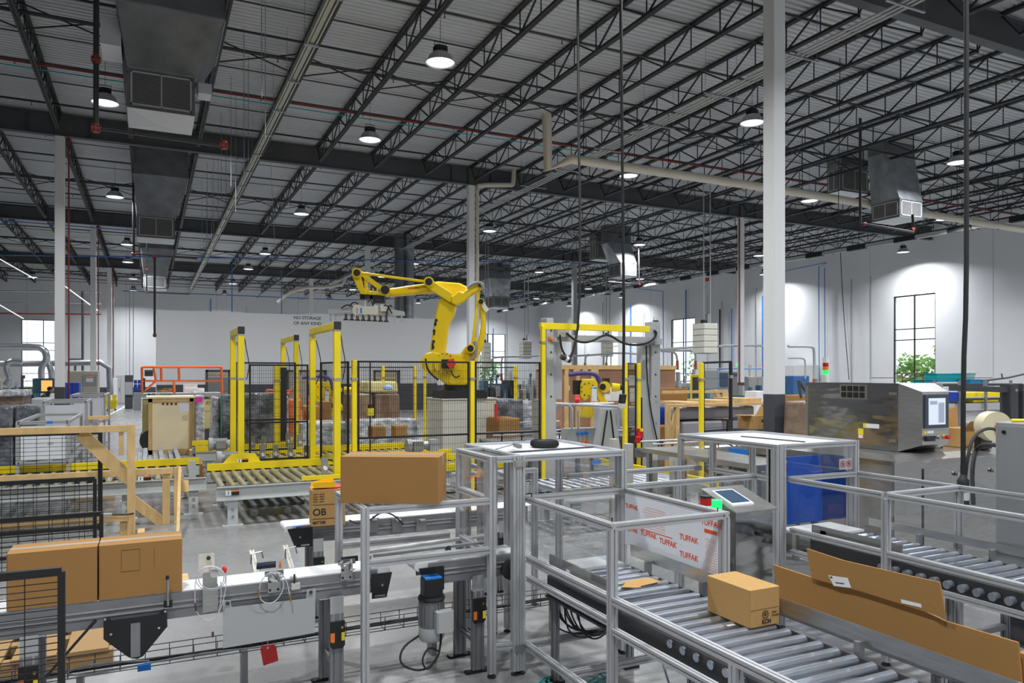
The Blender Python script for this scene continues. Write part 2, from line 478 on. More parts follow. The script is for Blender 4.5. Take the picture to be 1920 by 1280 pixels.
mb = MB().box(XL - 0.3, XR + 0.3, YN - 0.3, YN, 0, ZD + 0.1); struct('wall_back', mb, WALLM)
k = 1
for o in far_ops: window(k, 'Y', YF, *o); k += 1
for o in right_ops: window(k, 'X', XR, *o); k += 1
for nm, bx in (('far', (XL, XR, YF - 0.012, YF, 0, 0.9)), ('right', (XR - 0.012, XR, YN, YF, 0, 0.9))):
    struct('baseboard_' + nm, MB().box(*bx), CHAR)
mb = MB()
for y in range(2, 80, 8): mb.box(XR - 0.006, XR, y, y + 0.03, 0.9, ZD)
for x in range(-18, 42, 8): mb.box(x, x + 0.03, YF - 0.006, YF, 0.9, ZD)
struct('trim_2', mb, mat('panel_joint', (0.42, 0.43, 0.44), 0.8))
# office partition with the notice
PYW = 43.5
xd = [(2.75, 4.0), (7.0, 9.2), (12.0, 13.6)]
mb = MB(); wall_with_openings(mb, 'Y', PYW, 0.35, 16.0, 5.55, [(a, b, 0.0 if i < 9 else 0, 2.33) for i, (a, b) in enumerate(xd)], 0.25)
mb.box(0.35, 0.6, PYW + 0.25, PYW + 6, 0, 5.55)
struct('wall_partition', mb, PART)
mb = MB(); cur = 0.34
for a, b in xd + [(16.0, 16.0)]:
    mb.box(cur, a, PYW - 0.012, PYW, 0, 1.6); cur = b
struct('baseboard_partition', mb, CHAR)
for i, (a, b) in enumerate(xd):
    t = bpy.data.objects.new('door_%d' % (i + 1), None); COL.objects.link(t); t['kind'] = 'structure'; OFF[t.name] = Vector((0, 0, 0))
    m2 = MB(); m2.box(a - 0.02, a + 0.1, PYW - 0.04, PYW + 0.27, 0, 2.4).box(b - 0.1, b + 0.02, PYW - 0.04, PYW + 0.27, 0, 2.4).box(a, b, PYW - 0.04, PYW + 0.27, 2.28, 2.4)
    m2.build('door_frame', CHAR, t)
mb = MB().box(1.5, 15.8, PYW + 3.6, PYW + 3.7, 0, 3.2); struct('wall_office', mb, mat('office_wall', (0.75, 0.62, 0.5), 0.8))
t = thing('notice', 'NO STORAGE OF ANY KIND lettering board high on the white partition', 'sign', (8.3, PYW - 0.02, 5.2))
MB().box(7.3, 8.88, PYW - 0.015, PYW, 4.88, 5.54).build('board', mat('notice_board', (0.66, 0.66, 0.65), 0.7), t)
text('NO STORAGE', 0.245, (7.36, PYW - 0.019, 5.29), EX, EZ, TXT, t, bold=0.004)
text('OF ANY KIND', 0.245, (7.36, PYW - 0.019, 4.98), EX, EZ, TXT, t, bold=0.004)
# outside
MB().box(-60, 120, 80.4, 160, -0.3, -0.1).box(43.2, 120, -30, 80.4, -0.3, -0.1).build('ground', mat('lawn', (0.30, 0.42, 0.14), 0.9))['kind'] = 'structure'
def tree(c, h, r, label):
    t = thing('tree', label, 'tree', c, 'trees outside the windows')
    MB().cyl(c, Vector(c) + Vector((0, 0, h * 0.55)), 0.14, 8, 0.08).build('trunk', KNOT, t)
    m = MB()
    for i in range(420):
        a, b_, rr = random.uniform(0, 6.28), random.uniform(-1, 1), r * random.uniform(0.35, 1) 
        q = Vector(c) + Vector((math.cos(a) * rr * math.sqrt(1 - b_ * b_), math.sin(a) * rr * math.sqrt(1 - b_ * b_), h * 0.62 + b_ * rr * 0.9))
        u1 = Vector((random.gauss(0, 1), random.gauss(0, 1), random.gauss(0, 1))).normalized() * 0.28
        v1 = u1.orthogonal().normalized() * 0.16
        m.quad(q - u1, q + v1, q + u1, q - v1)
    m.build('crown', LEAF, t, stuff=False)
for (x, y, h, r, l) in ((50, 33, 4.6, 2.0, 'leafy green tree outside the tall window of the right wall'), (52, 37.5, 3.6, 1.8, 'smaller leafy tree beside the taller one outside the right wall window'),
                        (52, 61, 5.0, 2.4, 'green tree outside the second window along the right wall'), (38, 86, 4.4, 2.2, 'green tree outside the window of the far wall'),
                        (47, 42, 3.4, 1.6, 'low tree outside the right wall, left of the tall window')):
    tree((x, y, -0.1), h, r, l)

# ================================================================ ROOF STEEL
GY = [11.4, 29.7, 46.6, 64.9]
CXS = [-17.95, -2.75, 12.45, 27.65]
for i, y in enumerate(GY):
    for j, (a, b) in enumerate(zip([XL] + CXS[1:], CXS[1:] + [XR])):
        a2 = a + 0.01; b2 = b - 0.01
        m = MB().box(a2, b2, y - 0.008, y + 0.008, 10.33, 11.02).box(a2, b2, y - 0.13, y + 0.13, 10.3, 10.33).box(a2, b2, y - 0.13, y + 0.13, 11.02, 11.05)
        for q in (a2 + 0.9, b2 - 0.9): m.box(q, q + 0.012, y - 0.12, y + 0.12, 10.33, 11.02)
        o = m.build('roof_girder', GIRD)
        row = ['first', 'second', 'third', 'farthest'][i]
        bay = ['leftmost bay', 'bay left of the middle column', 'bay right of the middle column', 'bay against the right wall'][j]
        tag(o, 'dark steel girder, %s row from the camera, %s' % (row, bay), 'girder', 'roof girders')
def ordn(n): return 'first second third fourth fifth sixth seventh eighth ninth tenth eleventh twelfth thirteenth fourteenth fifteenth sixteenth seventeenth eighteenth nineteenth twentieth'.split()[n] if n < 20 else 'twenty-' + 'first second third fourth fifth sixth seventh eighth ninth'.split()[n - 20]
ys = [YN] + GY + [YF]
jx = [-20.12 + 2.171 * k for k in range(0, 29)]
for bi in range(5):
    y0, y1 = ys[bi] + (0.0 if bi == 0 else 0.02), ys[bi + 1] - 0.02
    L = y1 - y0
    npan = max(4, round(L / 2.3)); st = L / npan
    proto = thing('roof_joist', 'x', 'roof joist', (0, y0, 0), 'x')
    m = MB().box(-0.07, -0.008, y0, y1, 11.04, 11.11).box(0.008, 0.07, y0, y1, 11.04, 11.11)
    m.build('top_chord', JOIST, proto)
    a0 = 0.5; m = MB().box(-0.065, -0.008, y0 + a0, y1 - a0, 10.37, 10.44).box(0.008, 0.065, y0 + a0, y1 - a0, 10.37, 10.44)
    m.build('bottom_chord', JOIST, proto)
    m = MB()
    nod = [y0 + a0 + (L - 2 * a0) * i / npan for i in range(npan + 1)]
    m.bar((0, y0 + 0.05, 11.06), (0, nod[0], 10.41), 0.035); m.bar((0, y1 - 0.05, 11.06), (0, nod[-1], 10.41), 0.035)
    for i in range(npan):
        mid = (nod[i] + nod[i + 1]) / 2
        m.bar((0, nod[i], 10.41), (0, mid, 11.07), 0.038); m.bar((0, mid, 11.07), (0, nod[i + 1], 10.41), 0.038)
        m.bar((0, nod[i], 10.41), (0, nod[i], 11.07), 0.026); m.bar((0, mid, 10.43), (0, mid, 11.07), 0.022)
    m.build('web', JOIST, proto)
    bay = ['nearest roof bay in front of the first girder row', 'second roof bay from the camera', 'third roof bay from the camera', 'fourth roof bay from the camera', 'farthest roof bay by the far wall'][bi]
    first = True
    for x in jx:
        if bi < 1 and (x < -6): continue
        nth = len([q for q in jx if q > x]); lab = 'black roof joist of the %s bay, %s from the right wall' % (['nearest', 'second', 'third', 'fourth', 'farthest'][bi], ordn(nth))
        gp = 'roof joists of the ' + bay
        if first:
            proto.location = (x, y0, 0); proto['label'] = lab; proto['group'] = gp; first = False
        else: copy_tree(proto, (x, y0, 0), None, lab, gp)
# bridging and sprinkler lines along X
def run_x(name, y, z, r, m, x0=XL + 0.1, x1=XR - 0.1, label='', cat='pipe', group=None, heads=False):
    b = MB().cyl((x0, y, z), (x1, y, z), r, 8)
    t = thing(name, label, cat, ((x0 + x1) / 2, y, z), group)
    b.build('pipe_run' if cat == 'pipe' else 'bar', m, t, smooth=True)
    if heads:
        h = MB()
        x = x0 + 1.3
        while x < x1: 
            h.cyl((x, y, z), (x, y, z - 0.12), 0.012, 6).cyl((x, y, z - 0.12), (x, y, z - 0.13), 0.03, 8); x += 3.25
        h.build('sprinkler_head', m, t)
    return t
PIPEB = mat('black_pipe', (0.03, 0.028, 0.028), 0.4)
bn = ['nearest', 'second', 'third', 'fourth', 'farthest']
for bi in range(5):
    y0, y1 = ys[bi], ys[bi + 1]
    for k, fr in enumerate((0.1, 0.3, 0.53, 0.72, 0.9)):
        if bi == 0 and fr < 0.3: continue
        run_x('sprinkler_pipe', y0 + (y1 - y0) * fr, 10.9 if k % 2 else 10.82, 0.033 if k != 2 else 0.05, PIPEB, label='black sprinkler branch pipe across the joists of the %s roof bay, %s one' % (bn[bi], ['nearest', 'second', 'middle thicker', 'fourth', 'farthest'][k]), group='sprinkler branches of the %s roof bay' % bn[bi], heads=True)
    ym = (y0 + y1) / 2 + 0.6
    t = thing('joist_bridging', 'crossed black angle bridging between the joists of the %s roof bay' % bn[bi], 'bridging', (10, ym, 10.7))
    m = MB()
    for x in jx[6 if bi == 0 else 0:-1]:
        m.bar((x, ym, 10.42), (x + 2.171, ym, 11.04), 0.03); m.bar((x, ym, 11.04), (x + 2.171, ym, 10.42), 0.03)
    m.build('cross_bars', JOIST, t)
    m = MB()
    for q in (0.2, 0.4, 0.63, 0.82):
        m.box(XL + 0.1, XR - 0.1, y0 + (y1 - y0) * q, y0 + (y1 - y0) * q + 0.05, 11.03, 11.05)
        if q in (0.4, 0.82): m.box(XL + 0.1, XR - 0.1, y0 + (y1 - y0) * q + 0.3, y0 + (y1 - y0) * q + 0.35, 10.44, 10.48)
    m.build('straight_bars', JOIST, t)
run_x('sprinkler_main', 23.6, 10.5, 0.03, DRED, label='thin dark red pipe crossing below the joists of the second roof bay', cat='pipe')
run_x('conduit', 23.75, 10.42, 0.018, TEALC, x1=16, label='thin teal line slung below the red pipe under the joists', cat='conduit')

# ================================================================ COLUMNS
def column(x, y, w, label, z1=10.3, red=None, pale=True, band=1.74):
    t = thing('steel_column', label, 'column', (x, y, 0), 'steel columns')
    h = w / 2
    MB().bevbox(x - h, x + h, y - h, y + h, band, z1 - 0.02, 0.012).build('shaft', WHITE if pale else GREY, t)
    MB().bevbox(x - h - 0.001, x + h + 0.001, y - h - 0.001, y + h + 0.001, 0, band, 0.012).build('painted_base', CHAR, t)
    MB().box(x - h - 0.06, x + h + 0.06, y - h - 0.06, y + h + 0.06, 0, 0.02).build('base_plate', CHAR, t)
    if z1 < 10.4: MB().box(x - h, x + h, y - 0.1, y + 0.1, z1 - 0.02, 11.0).build('cap_plate', GIRD, t)
    return t
column(12.45 - 0.95, 11.4, 0.31, 'stout white column with dark grey foot beside the stainless steel machine', band=1.78)
column(-2.75, 29.7, 0.29, 'white column with dark foot in front of the far left window')
column(12.45, 29.7, 0.27, 'white column directly behind the raised elbow of the big yellow robot')
column(27.65, 29.7, 0.25, 'white column with a red pipe, behind the blue machines at centre right')
column(-2.75, 46.6, 0.27, 'white column left of the beige cabinet, second from the left')
column(12.45, 46.6, 0.3, 'column rising behind the white partition above the robot gripper')
column(27.65, 46.6, 0.32, 'grey column behind the pipe frames left of the tall gantry post', pale=False)
column(-2.75, 64.9, 0.3, 'far white column behind the aisle, beside the grey electrical cabinets')
column(12.45, 64.9, 0.3, 'far column standing behind the white partition below the notice side')
column(27.65, 64.9, 0.3, 'far column near the back corner of the hall')
column(-17.95, 46.6, 0.27, 'leftmost column at the picture edge of the hall')
def riser(x, y, z0, z1, r, m, label, name='riser_pipe', cat='pipe', grp=None):
    o = MB().cyl((x, y, z0), (x, y, z1), r, 8).build(name, m, None, True)
    return tag(o, label, cat, grp)
riser(-2.48, 29.62, 0, 10.4, 0.025, DRED, 'red riser pipe on the right side of the front left white column')
riser(-2.5, 46.5, 0, 10.4, 0.022, DRED, 'red riser pipe on the second white column from the left')
riser(-2.5, 64.8, 0, 10.4, 0.03, DRED, 'red riser pipe on the far column by the aisle')
riser(27.35, 29.5, 0, 10.2, 0.035, DRED, 'red riser pipe on the column at centre right')
riser(12.72, 29.62, 0, 10.1, 0.085, PVC, 'cream drain pipe going down beside the column behind the robot', 'drain_pipe')
# ================================================================ HANGING FROM THE ROOF
def highbay(p, label, first=[None]):
    if first[0] is None:
        t = thing('highbay_lamp', label, 'ceiling lamp', p, 'highbay lamps')
        x, y, z = p; 
        MB().lathe([(0.12, 0.26), (0.20, 0.24), (0.27, 0.17), (0.33, 0.04), (0.345, 0.03), (0.36, 0.0), (0.352, -0.004), (0.335, 0.02), (0.32, 0.04), (0.26, 0.16), (0.19, 0.23), (0.05, 0.24)], p, seg=28, cap=False).build('reflector', mat('lamp_reflector', (0.5, 0.5, 0.52), 0.35, 0.3), t, True)
        MB().lathe([(0.0, 0.02), (0.32, 0.02), (0.33, 0.035), (0.0, 0.05)], p, seg=28, cap=False).build('diffuser', DIFF, t, True)
        m = MB().box(x - 0.14, x + 0.14, y - 0.11, y + 0.11, z + 0.26, z + 0.38).box(x - 0.10, x + 0.10, y - 0.09, y + 0.09, z + 0.38, z + 0.42)
        for k in range(6): m.box(x - 0.15, x + 0.15, y - 0.1 + k * 0.038, y - 0.09 + k * 0.038, z + 0.255, z + 0.4)
        m.build('driver_housing', BLACK, t)
        MB().tube([(x - 0.15, y, z + 0.34), (x - 0.15, y, z + 0.5), (x + 0.15, y, z + 0.5), (x + 0.15, y, z + 0.34)], 0.011, 6).build('bracket', BLACK, t)
        MB().cyl((x, y, z + 0.5), (x, y, ZD - 0.0), 0.006, 6).build('hanger_cable', BLACK, t)
        ld = bpy.data.lights.new('lamp_light', 'AREA'); ld.shape = 'DISK'; ld.size = 0.6; ld.energy = LAMP_W; ld.spread = math.radians(150); ld.color = (0.93, 0.96, 1.0)
        lo = bpy.data.objects.new('lamp_light', ld); COL.objects.link(lo); lo.parent = t; lo.location = (0, 0, -0.012)
        first[0] = t; return t
    return copy_tree(first[0], p, None, label)
ZL = 9.7
cols_ = [(-1.2, 'first row from the left'), (6.4, 'second row from the left'), (16.3, 'third row from the left'), (25.9, 'fourth row from the left'), (35.0, 'row nearest the right wall')]
rows_ = [(0.5, 'first unseen one added for foreground light'), (8.7, 'second unseen one added for foreground light'), (17.0, 'nearest one in view'), (23.6, 'second one in view'), (36.0, 'third one in view'), (49.0, 'fourth one in view'), (56.7, 'fifth one in view'), (66.5, 'sixth one in view'), (76.0, 'last by the far wall')]  # two nearest rows hang out of view, added to light the foreground
for x, cn in cols_:
    for y, rn in rows_:
        if (x, y) in ((-1.2, 17.0), (25.9, 56.7)): continue
        highbay((x + random.uniform(-.15, .15), y, ZL), 'glowing silver highbay lamp, %s, %s' % (cn, rn))
for y in (30.2, 41.5, 60.0, 70.0): highbay((40.9, y, ZL - 0.2), 'highbay lamp washing the right wall, %s' % {30.2: 'nearest one', 41.5: 'second one along', 60.0: 'third one along', 70.0: 'last one along'}[y])
highbay((-8.2, 68.8, ZL), 'highbay lamp above the far left window')
highbay((-9.5, 52, ZL), 'highbay lamp between the left white columns and the picture edge')
highbay((-9.5, 36, ZL), 'highbay lamp hanging left of the front left white column')

def grille(m_frame, m_bars, o, ax, az, w, h, nx=2, ny=1):
    """framed louvre; o = lower left corner, ax along width, nrm outward = ax x az"""
    o = Vector(o); ax = Vector(ax).normalized(); n = ax.cross(EZ).normalized()
    def bx(m, u0, u1, w0, w1, d0, d1):
        m.hexa([o + ax * u + n * d + EZ * z for z in (w0, w1) for u, d in ((u0, d0), (u1, d0), (u1, d1), (u0, d1))])
    f = 0.035
    bx(m_frame, 0, w, 0, f, 0, 0.02); bx(m_frame, 0, w, h - f, h, 0, 0.02); bx(m_frame, 0, f, 0, h, 0, 0.02); bx(m_frame, w - f, w, 0, h, 0, 0.02)
    for i in range(1, nx): bx(m_frame, w * i / nx - 0.015, w * i / nx + 0.015, 0, h, 0, 0.02)
    for i in range(1, ny): bx(m_frame, 0, w, h * i / ny - 0.015, h * i / ny + 0.015, 0, 0.02)
    k = int(h / 0.045)
    for i in range(k): bx(m_bars, f, w - f, f + i * (h - 2 * f) / k, f + i * (h - 2 * f) / k + 0.016, 0.001, 0.012)
    k = int(w / 0.03)
    for i in range(k): bx(m_bars, f + i * (w - 2 * f) / k, f + i * (w - 2 * f) / k + 0.008, f, h - f, 0.001, 0.009)
GRF = mat('grille_frame', (0.45, 0.45, 0.43), 0.5); GRB = mat('grille_bars', (0.20, 0.20, 0.20), 0.5); GRD = mat('grille_dark', (0.04, 0.04, 0.045), 0.7)
def air_unit(x0, x1, y0, y1, zb, zg, zt, tx0, tx1, ty0, ty1, label, light_left=False, drop=True):
    """diffuser box zb..zg, flared hood zg..zt (top outline tx*,ty*), trunk up to the deck"""
    t = thing('air_duct', label, 'air duct', ((x0 + x1) / 2, (y0 + y1) / 2, zb))
    MB().box(x0, x1, y0, y1, zb, zg).build('diffuser_box', GALVD, t)
    hood = MB()
    hood.hexa([(x0, y0, zg), (x1, y0, zg), (x1, y1, zg), (x0, y1, zg), (tx0, ty0, zt), (tx1, ty0, zt), (tx1, ty1, zt), (tx0, ty1, zt)])
    # pressed diagonal creases
    for a, b, c, d in (((x0, y0, zg), (x1, y0, zg), (tx1, ty0, zt), (tx0, ty0, zt)), ((x0, y1, zg), (x0, y0, zg), (tx0, ty0, zt), (tx0, ty1, zt))):
        a, b, c, d = map(Vector, (a, b, c, d)); n = (b - a).cross(d - a).normalized(); mid = (a + b + c + d) / 4 + n * 0.05
        hood.add([a, b, c, d, mid], [(0, 1, 4), (1, 2, 4), (2, 3, 4), (3, 0, 4)])
    hood.build('hood', GALV if light_left else GALVD, t)
    MB().box(tx0, tx1, ty0, ty1, zt, ZD - 0.02).build('trunk', GALVD, t)
    fl_ = MB()
    for z, (a, b, c, d) in ((zg, (x0, x1, y0, y1)), (zt, (tx0, tx1, ty0, ty1))):
        e = 0.018
        fl_.box(a - e, b + e, c - e, c, z - 0.02, z + 0.02).box(a - e, a, c - e, d + e, z - 0.02, z + 0.02).box(b, b + e, c - e, d + e, z - 0.02, z + 0.02)
    fl_.build('flange', GALV, t)
    if drop:
        p = MB(); w, d_ = x1 - x0, y1 - y0
        p.add([(x0, y0, zb - 0.002), (x1, y0, zb - 0.002), (x1, y1, zb - 0.002), (x0, y1, zb - 0.002), ((x0 + x1) / 2, (y0 + y1) / 2, zb - 0.10)], [(0, 4, 1), (1, 4, 2), (2, 4, 3), (3, 4, 0)])
        p.build('bottom_pan', mat('bright_galvanised', (0.62, 0.64, 0.66), 0.45, 0.3), t)
    for nm, o, ax, w in (('front_grille', (x0 + 0.07, y0, zb + 0.07), EX, x1 - x0 - 0.14), ('side_grille', (x0, y1 - 0.07, zb + 0.07), -EY, y1 - y0 - 0.14)):
        a, b, hh = MB(), MB(), zg - zb - 0.14
        n = Vector(ax).cross(EZ) * 0.002; c = MB(); o = Vector(o)
        c.quad(o + n, o + n + Vector(ax) * w, o + n + Vector(ax) * w + EZ * hh, o + n + EZ * hh)
        bk = c.build(nm, GRD, t)
        grille(a, b, o, ax, EZ, w, hh); a.build('grille_frame', GRF, bk); b.build('louvre_bars', GRB, bk)
    return t
# big unit over the left
A = air_unit(-0.45, 0.95, 18.75, 20.3, 8.15, 9.05, 10.0, -0.62, 1.5, 17.6, 20.3, 'large grey air duct with a square louvre hanging at upper left, nearest the camera')
air_unit(-0.45, 0.95, 33.9, 35.4, 7.75, 8.65, 10.0, -0.55, 1.4, 32.6, 35.4, 'second grey air duct behind the big one, above the two left white columns')
air_unit(-0.3, 0.95, 50.2, 51.6, 7.35, 8.15, 9.6, -0.45, 1.3, 49.0, 51.6, 'third and smallest grey air duct in the left row, over the partition corner')
tag(MB().box(-0.95, -0.55, 18.3, 19.3, 9.3, 9.9).box(1.05, 1.35, 19.3, 19.8, 8.9, 9.15).build('duct_side_box', mat('bright_galvanised', (0.62, 0.64, 0.66), 0.45, 0.3), A), 'x', 'x')
for o in list(COL.objects):
    if o.name == 'duct_side_box': del o['label'], o['category']
qa = PY(1650, 287, 19.4)
air_unit(25.4, 26.7, 18.9, 20.13, 8.1, 8.8, qa.z, qa.x + .2, qa.x + 2.0, 19.4, 20.1, 'grey air duct with creased silver hood at upper right', True)
qa = PY(1577, 357, 21.6)
air_unit(qa.x, qa.x + 1.6, 21.6, 22.3, qa.z, qa.z + 1.0, qa.z + 1.3, qa.x, qa.x + 1.6, 21.6, 22.3, 'darker box air duct just behind the one at upper right')
air_unit(25.0, 26.15, 36.8, 38.1, 7.95, 8.75, 10.0, 24.6, 26.3, 37.6, 38.3, 'grey air duct with a bent silver side right of centre, beside the hanging black cords', True)
qa = PY(1118, 485, 39.6)
air_unit(qa.x, qa.x + 1.6, 39.6, 40.4, qa.z, qa.z + 1.1, qa.z + 1.4, qa.x, qa.x + 1.6, 39.6, 40.4, 'dark box air duct just behind the silver sided one right of centre')
air_unit(25.1, 26.6, 55.2, 56.7, 7.6, 8.5, 9.9, 24.7, 26.6, 55.0, 57.6, 'small grey air duct beside the top of the robot\'s rear arm', True)
# round vertical duct behind the partition
def vduct(cx, cy, r, z0, z1):
    t = thing('round_duct', 'tall ribbed galvanised duct pair rising behind the white partition', 'duct', (cx, cy, z0))
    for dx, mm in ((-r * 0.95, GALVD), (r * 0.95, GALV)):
        m = MB(); m.cyl((cx + dx, cy, z0), (cx + dx, cy, z1), r, 20)
        z = z0
        while z < z1: m.cyl((cx + dx, cy, z), (cx + dx, cy, z + 0.04), r * 1.03, 20); z += 0.85
        m.build('pipe', mm, t, True)
vduct(*(PY(758, 500, 45.0).xy), 0.32, 5.0, 10.9)
# pvc roof drains
def pipe_thing(name, label, cat, pts, r, m, smooth=1, hang=None, seg=12, part='pipe'):
    t = thing(name, label, cat, pts[0])
    MB().tube(pts, r, seg, smooth=smooth).build(part, m, t, True)
    if hang:
        h = MB()
        for q in hang:
            q = Vector(q); h.tube([q + EZ * (ZD - q.z)] + [q + Vector((math.sin(a) * (r + 0.02), 0, math.cos(a) * (r + 0.02))) for a in [0, 0.8, 1.6, 2.4, 3.1, 3.9]], 0.014, 5)
        h.build('hanger_hook', BLACK, t)
    return t
yy = 20.4
a = PY(1025, 275, yy); b = PY(1028, 318, yy); c = PY(1070, 298, yy); e = PY(1440, 352, yy); f = PY(1920, 431, yy)
pts = [Vector(a) + EZ * 1.0, b, c, e, f, f + (f - e) * 0.25]
pipe_thing('drain_pipe', 'cream drain pipe running from the centre of the roof out to the right wall', 'drain pipe', pts, 0.15, PVC, 0, hang=[c + (f - c) * q for q in (0.02, 0.16, 0.3, 0.42, 0.55, 0.68, 0.8, 0.92)])
p0 = Vector((12.74, 29.62, 10.12)); 
pipe_thing('drain_pipe', 'bent cream drain pipe elbowing over to the column behind the robot', 'drain pipe', [p0, p0 + EZ * 0.22, p0 + Vector((1.5, -0.3, 0.3)), p0 + Vector((1.55, -0.3, 0.35)), p0 + Vector((1.6, -0.3, 1.0))], 0.1, PVC, 1)
pipe_thing('drain_pipe', 'short cream drain pipe above the partition, left of the dark ribbed ducts', 'drain pipe', [PY(520, 567, 60), PY(552, 540, 60), PY(640, 537, 60), PY(648, 520, 60)], 0.13, PVC, 1)
# cable tray along Y at left
t = thing('cable_tray', 'long pale cable tray hung under the joists, running from the top edge toward the partition', 'cable tray', (3.3, 40, 10.0))
xq, zq = 3.35, 9.75
MB().box(xq - 0.12, xq - 0.08, 2, 78, zq, zq + 0.14).box(xq + 0.08, xq + 0.12, 2, 78, zq, zq + 0.14).box(xq - 0.05, xq + 0.05, 2, 78, zq + 0.02, zq + 0.12).build('rails', mat('tray_metal', (0.42, 0.42, 0.36), 0.45, 0.5), t)
m = MB()
for k in range(32): m.box(xq - 0.16, xq + 0.16, 3 + k * 2.4, 3.08 + k * 2.4, zq - 0.03, zq)
m.build('cross_straps', GALV, t)
m = MB()
for k in range(32):
    m.cyl((xq - 0.15, 3.04 + k * 2.4, zq), (xq - 0.15, 3.04 + k * 2.4, ZD), 0.006, 5)
m.build('hanger_rods', GALV, t)
m = MB()
for k in range(14): 
    x = 2.6 + (k % 2) * 0.3; m.cyl((x - 0.4, 17 + k * 1.7, 8.2 - (k % 3) * 0.4), (x - 0.4, 17 + k * 1.7, ZD), 0.008, 5)
tag(m.build('hanging_wire', GALV, None, stuff=True), 'many thin vertical wires hanging down left of the pale cable tray', 'wires')
# grey conduit bundle along Y right of centre
for i, (x, z) in enumerate(((14.05, 9.9), (14.2, 9.9), (14.35, 9.9))):
    tag(MB().cyl((x, YN, z), (x, YF - 0.1, z), 0.028, 6).build('conduit', LGREY, None, True), 'light grey conduit, %s one of the three running along the joists' % ['left', 'middle', 'right'][i], 'conduit', 'bundle of three roof conduits')
m = MB()
for k in range(28): m.box(13.6, 14.8, 2 + k * 2.8, 2.05 + k * 2.8, 9.84, 9.87).cyl((13.65, 2.02 + k * 2.8, 9.86), (13.65, 2.02 + k * 2.8, ZD), 0.006, 5).cyl((14.75, 2.02 + k * 2.8, 9.86), (14.75, 2.02 + k * 2.8, ZD), 0.006, 5)
t = thing('strut_hangers', 'row of galvanised strut hangers carrying the grey conduit bundle', 'bracket', (14.2, 40, 9.86)); m.build('strut', GALV, t)
# busway along the right wall side
t = thing('busway', 'segmented black and grey bus duct running beside the right wall under the joists', 'bus duct', (36.2, 40, 9.3))
m = MB().box(36.1, 36.25, YN, 78, 9.25, 9.45); m.build('duct_body', LGREY, t)
m = MB()
for k in range(26): m.box(36.05, 36.3, 2 + k * 3, 3.2 + k * 3, 9.22, 9.48)
m.build('joint_cover', BLACK, t)
m = MB()
for k in range(26): m.cyl((36.17, 2.5 + k * 3, 9.4), (36.17, 2.5 + k * 3, ZD), 0.01, 5)
m.build('hanger_rod', BLACK, t)
# sprinkler drops at left
def drop(name, label, pts, r, m=PIPEB, fit=()):
    t = thing(name, label, 'pipe', pts[0]); MB().tube(pts, r, 10).build('pipe', m, t, True)
    for q in fit:
        q = Vector(q); MB().ball(q, r * 1.15, 10, 6).cyl(q - EX * r * 1.5, q + EX * r * 1.5, r * 1.12, 10).cyl(q - EZ * r * 1.5, q + EZ * r * 1.5, r * 1.12, 10).build('red_fitting', mat('sprinkler_red', (0.22, 0.035, 0.018), 0.45), t, True)
    return t
yA = 16.2
a = PY(181, 0, yA); b = PY(180, 240, yA); c = PY(420, 272, yA)
drop('sprinkler_drop', 'thick black pipe dropping at upper left and turning right below the big duct', [(a.x, yA, ZD), b, c], 0.055, fit=[PY(180, 112, yA), b, c])
yB = 36.0
a = PY(250, 300, yB); b = PY(251, 476, yB); c = PY(290, 481, yB); d = PY(370, 484, yB)
drop('sprinkler_drop', 'black pipe with orange fittings elbowing right above the left duct row', [(a.x, yB, ZD), b, d], 0.06, fit=[b, c])
drop('sprinkler_drop', 'long thin black pipe hanging down to an orange valve left of the white partition', [c - EZ * 0.02, PY(290, 632, yB)], 0.05, fit=[PY(290, 628, yB)])
drop('sprinkler_drop', 'thin black pipe dropping left of the long one, orange fittings at its end', [PY(275, 440, 38), PY(275, 548, 38), PY(355, 551, 38)], 0.035, fit=[PY(275, 505, 38), PY(275, 548, 38)])
yD = 18.2
drop('sprinkler_drop', 'black pipe loop with orange ends below the silver duct at upper right', [PY(1613, 200, yD), PY(1613, 418, yD), PY(1713, 435, yD), PY(1711, 402, yD)], 0.05, fit=[PY(1620, 419, yD), PY(1711, 430, yD)])
drop('sprinkler_drop', 'thin black pipe beside the silver duct right of centre', [PY(1196, 405, 36.5), PY(1199, 533, 36.5), PY(1140, 528, 36.5)], 0.05, fit=[PY(1199, 533, 36.5)])
# blue compressed air lines
def blue(label, pts, r=0.03): pipe_thing('air_line', label, 'air line', pts, r, BPIPE, 0, seg=6)
blue('blue air line crossing below the third row of joists at upper left', [PY(0, 413, 45), PY(270, 434, 45), PY(278, 470, 45)])
blue('long blue air line crossing the hall above the robot', [PY(0, 478, 44.5), PY(480, 484, 44.5), PY(900, 490, 44.5), PY(1200, 495, 44.5)], 0.035)
blue('blue air line with slanted brace above the partition notice', [PY(528, 600, 46), PY(528, 508, 46), PY(482, 558, 46)])
blue('blue air line dropping left of the first brace above the partition', [PY(435, 585, 47), PY(435, 495, 47)])
blue('blue air line low across the far wall behind the partition top', [PY(230, 545, 75), PY(640, 562, 75), PY(1000, 556, 75)], 0.045)
blue('blue air line along the right wall near the roof', [PX(1450, 512, 42.4), PX(1550, 492, 42.4), PX(1535, 500, 42.4), PX(1536, 715, 42.4)])
blue('second blue air line dropping down the right wall', [PX(1546, 502, 42.5), PX(1547, 690, 42.5)])
blue('blue air line turning down near the back corner', [PX(1180, 539, 42.4), PX(1243, 546, 42.4), PX(1244, 690, 42.4)], 0.04)
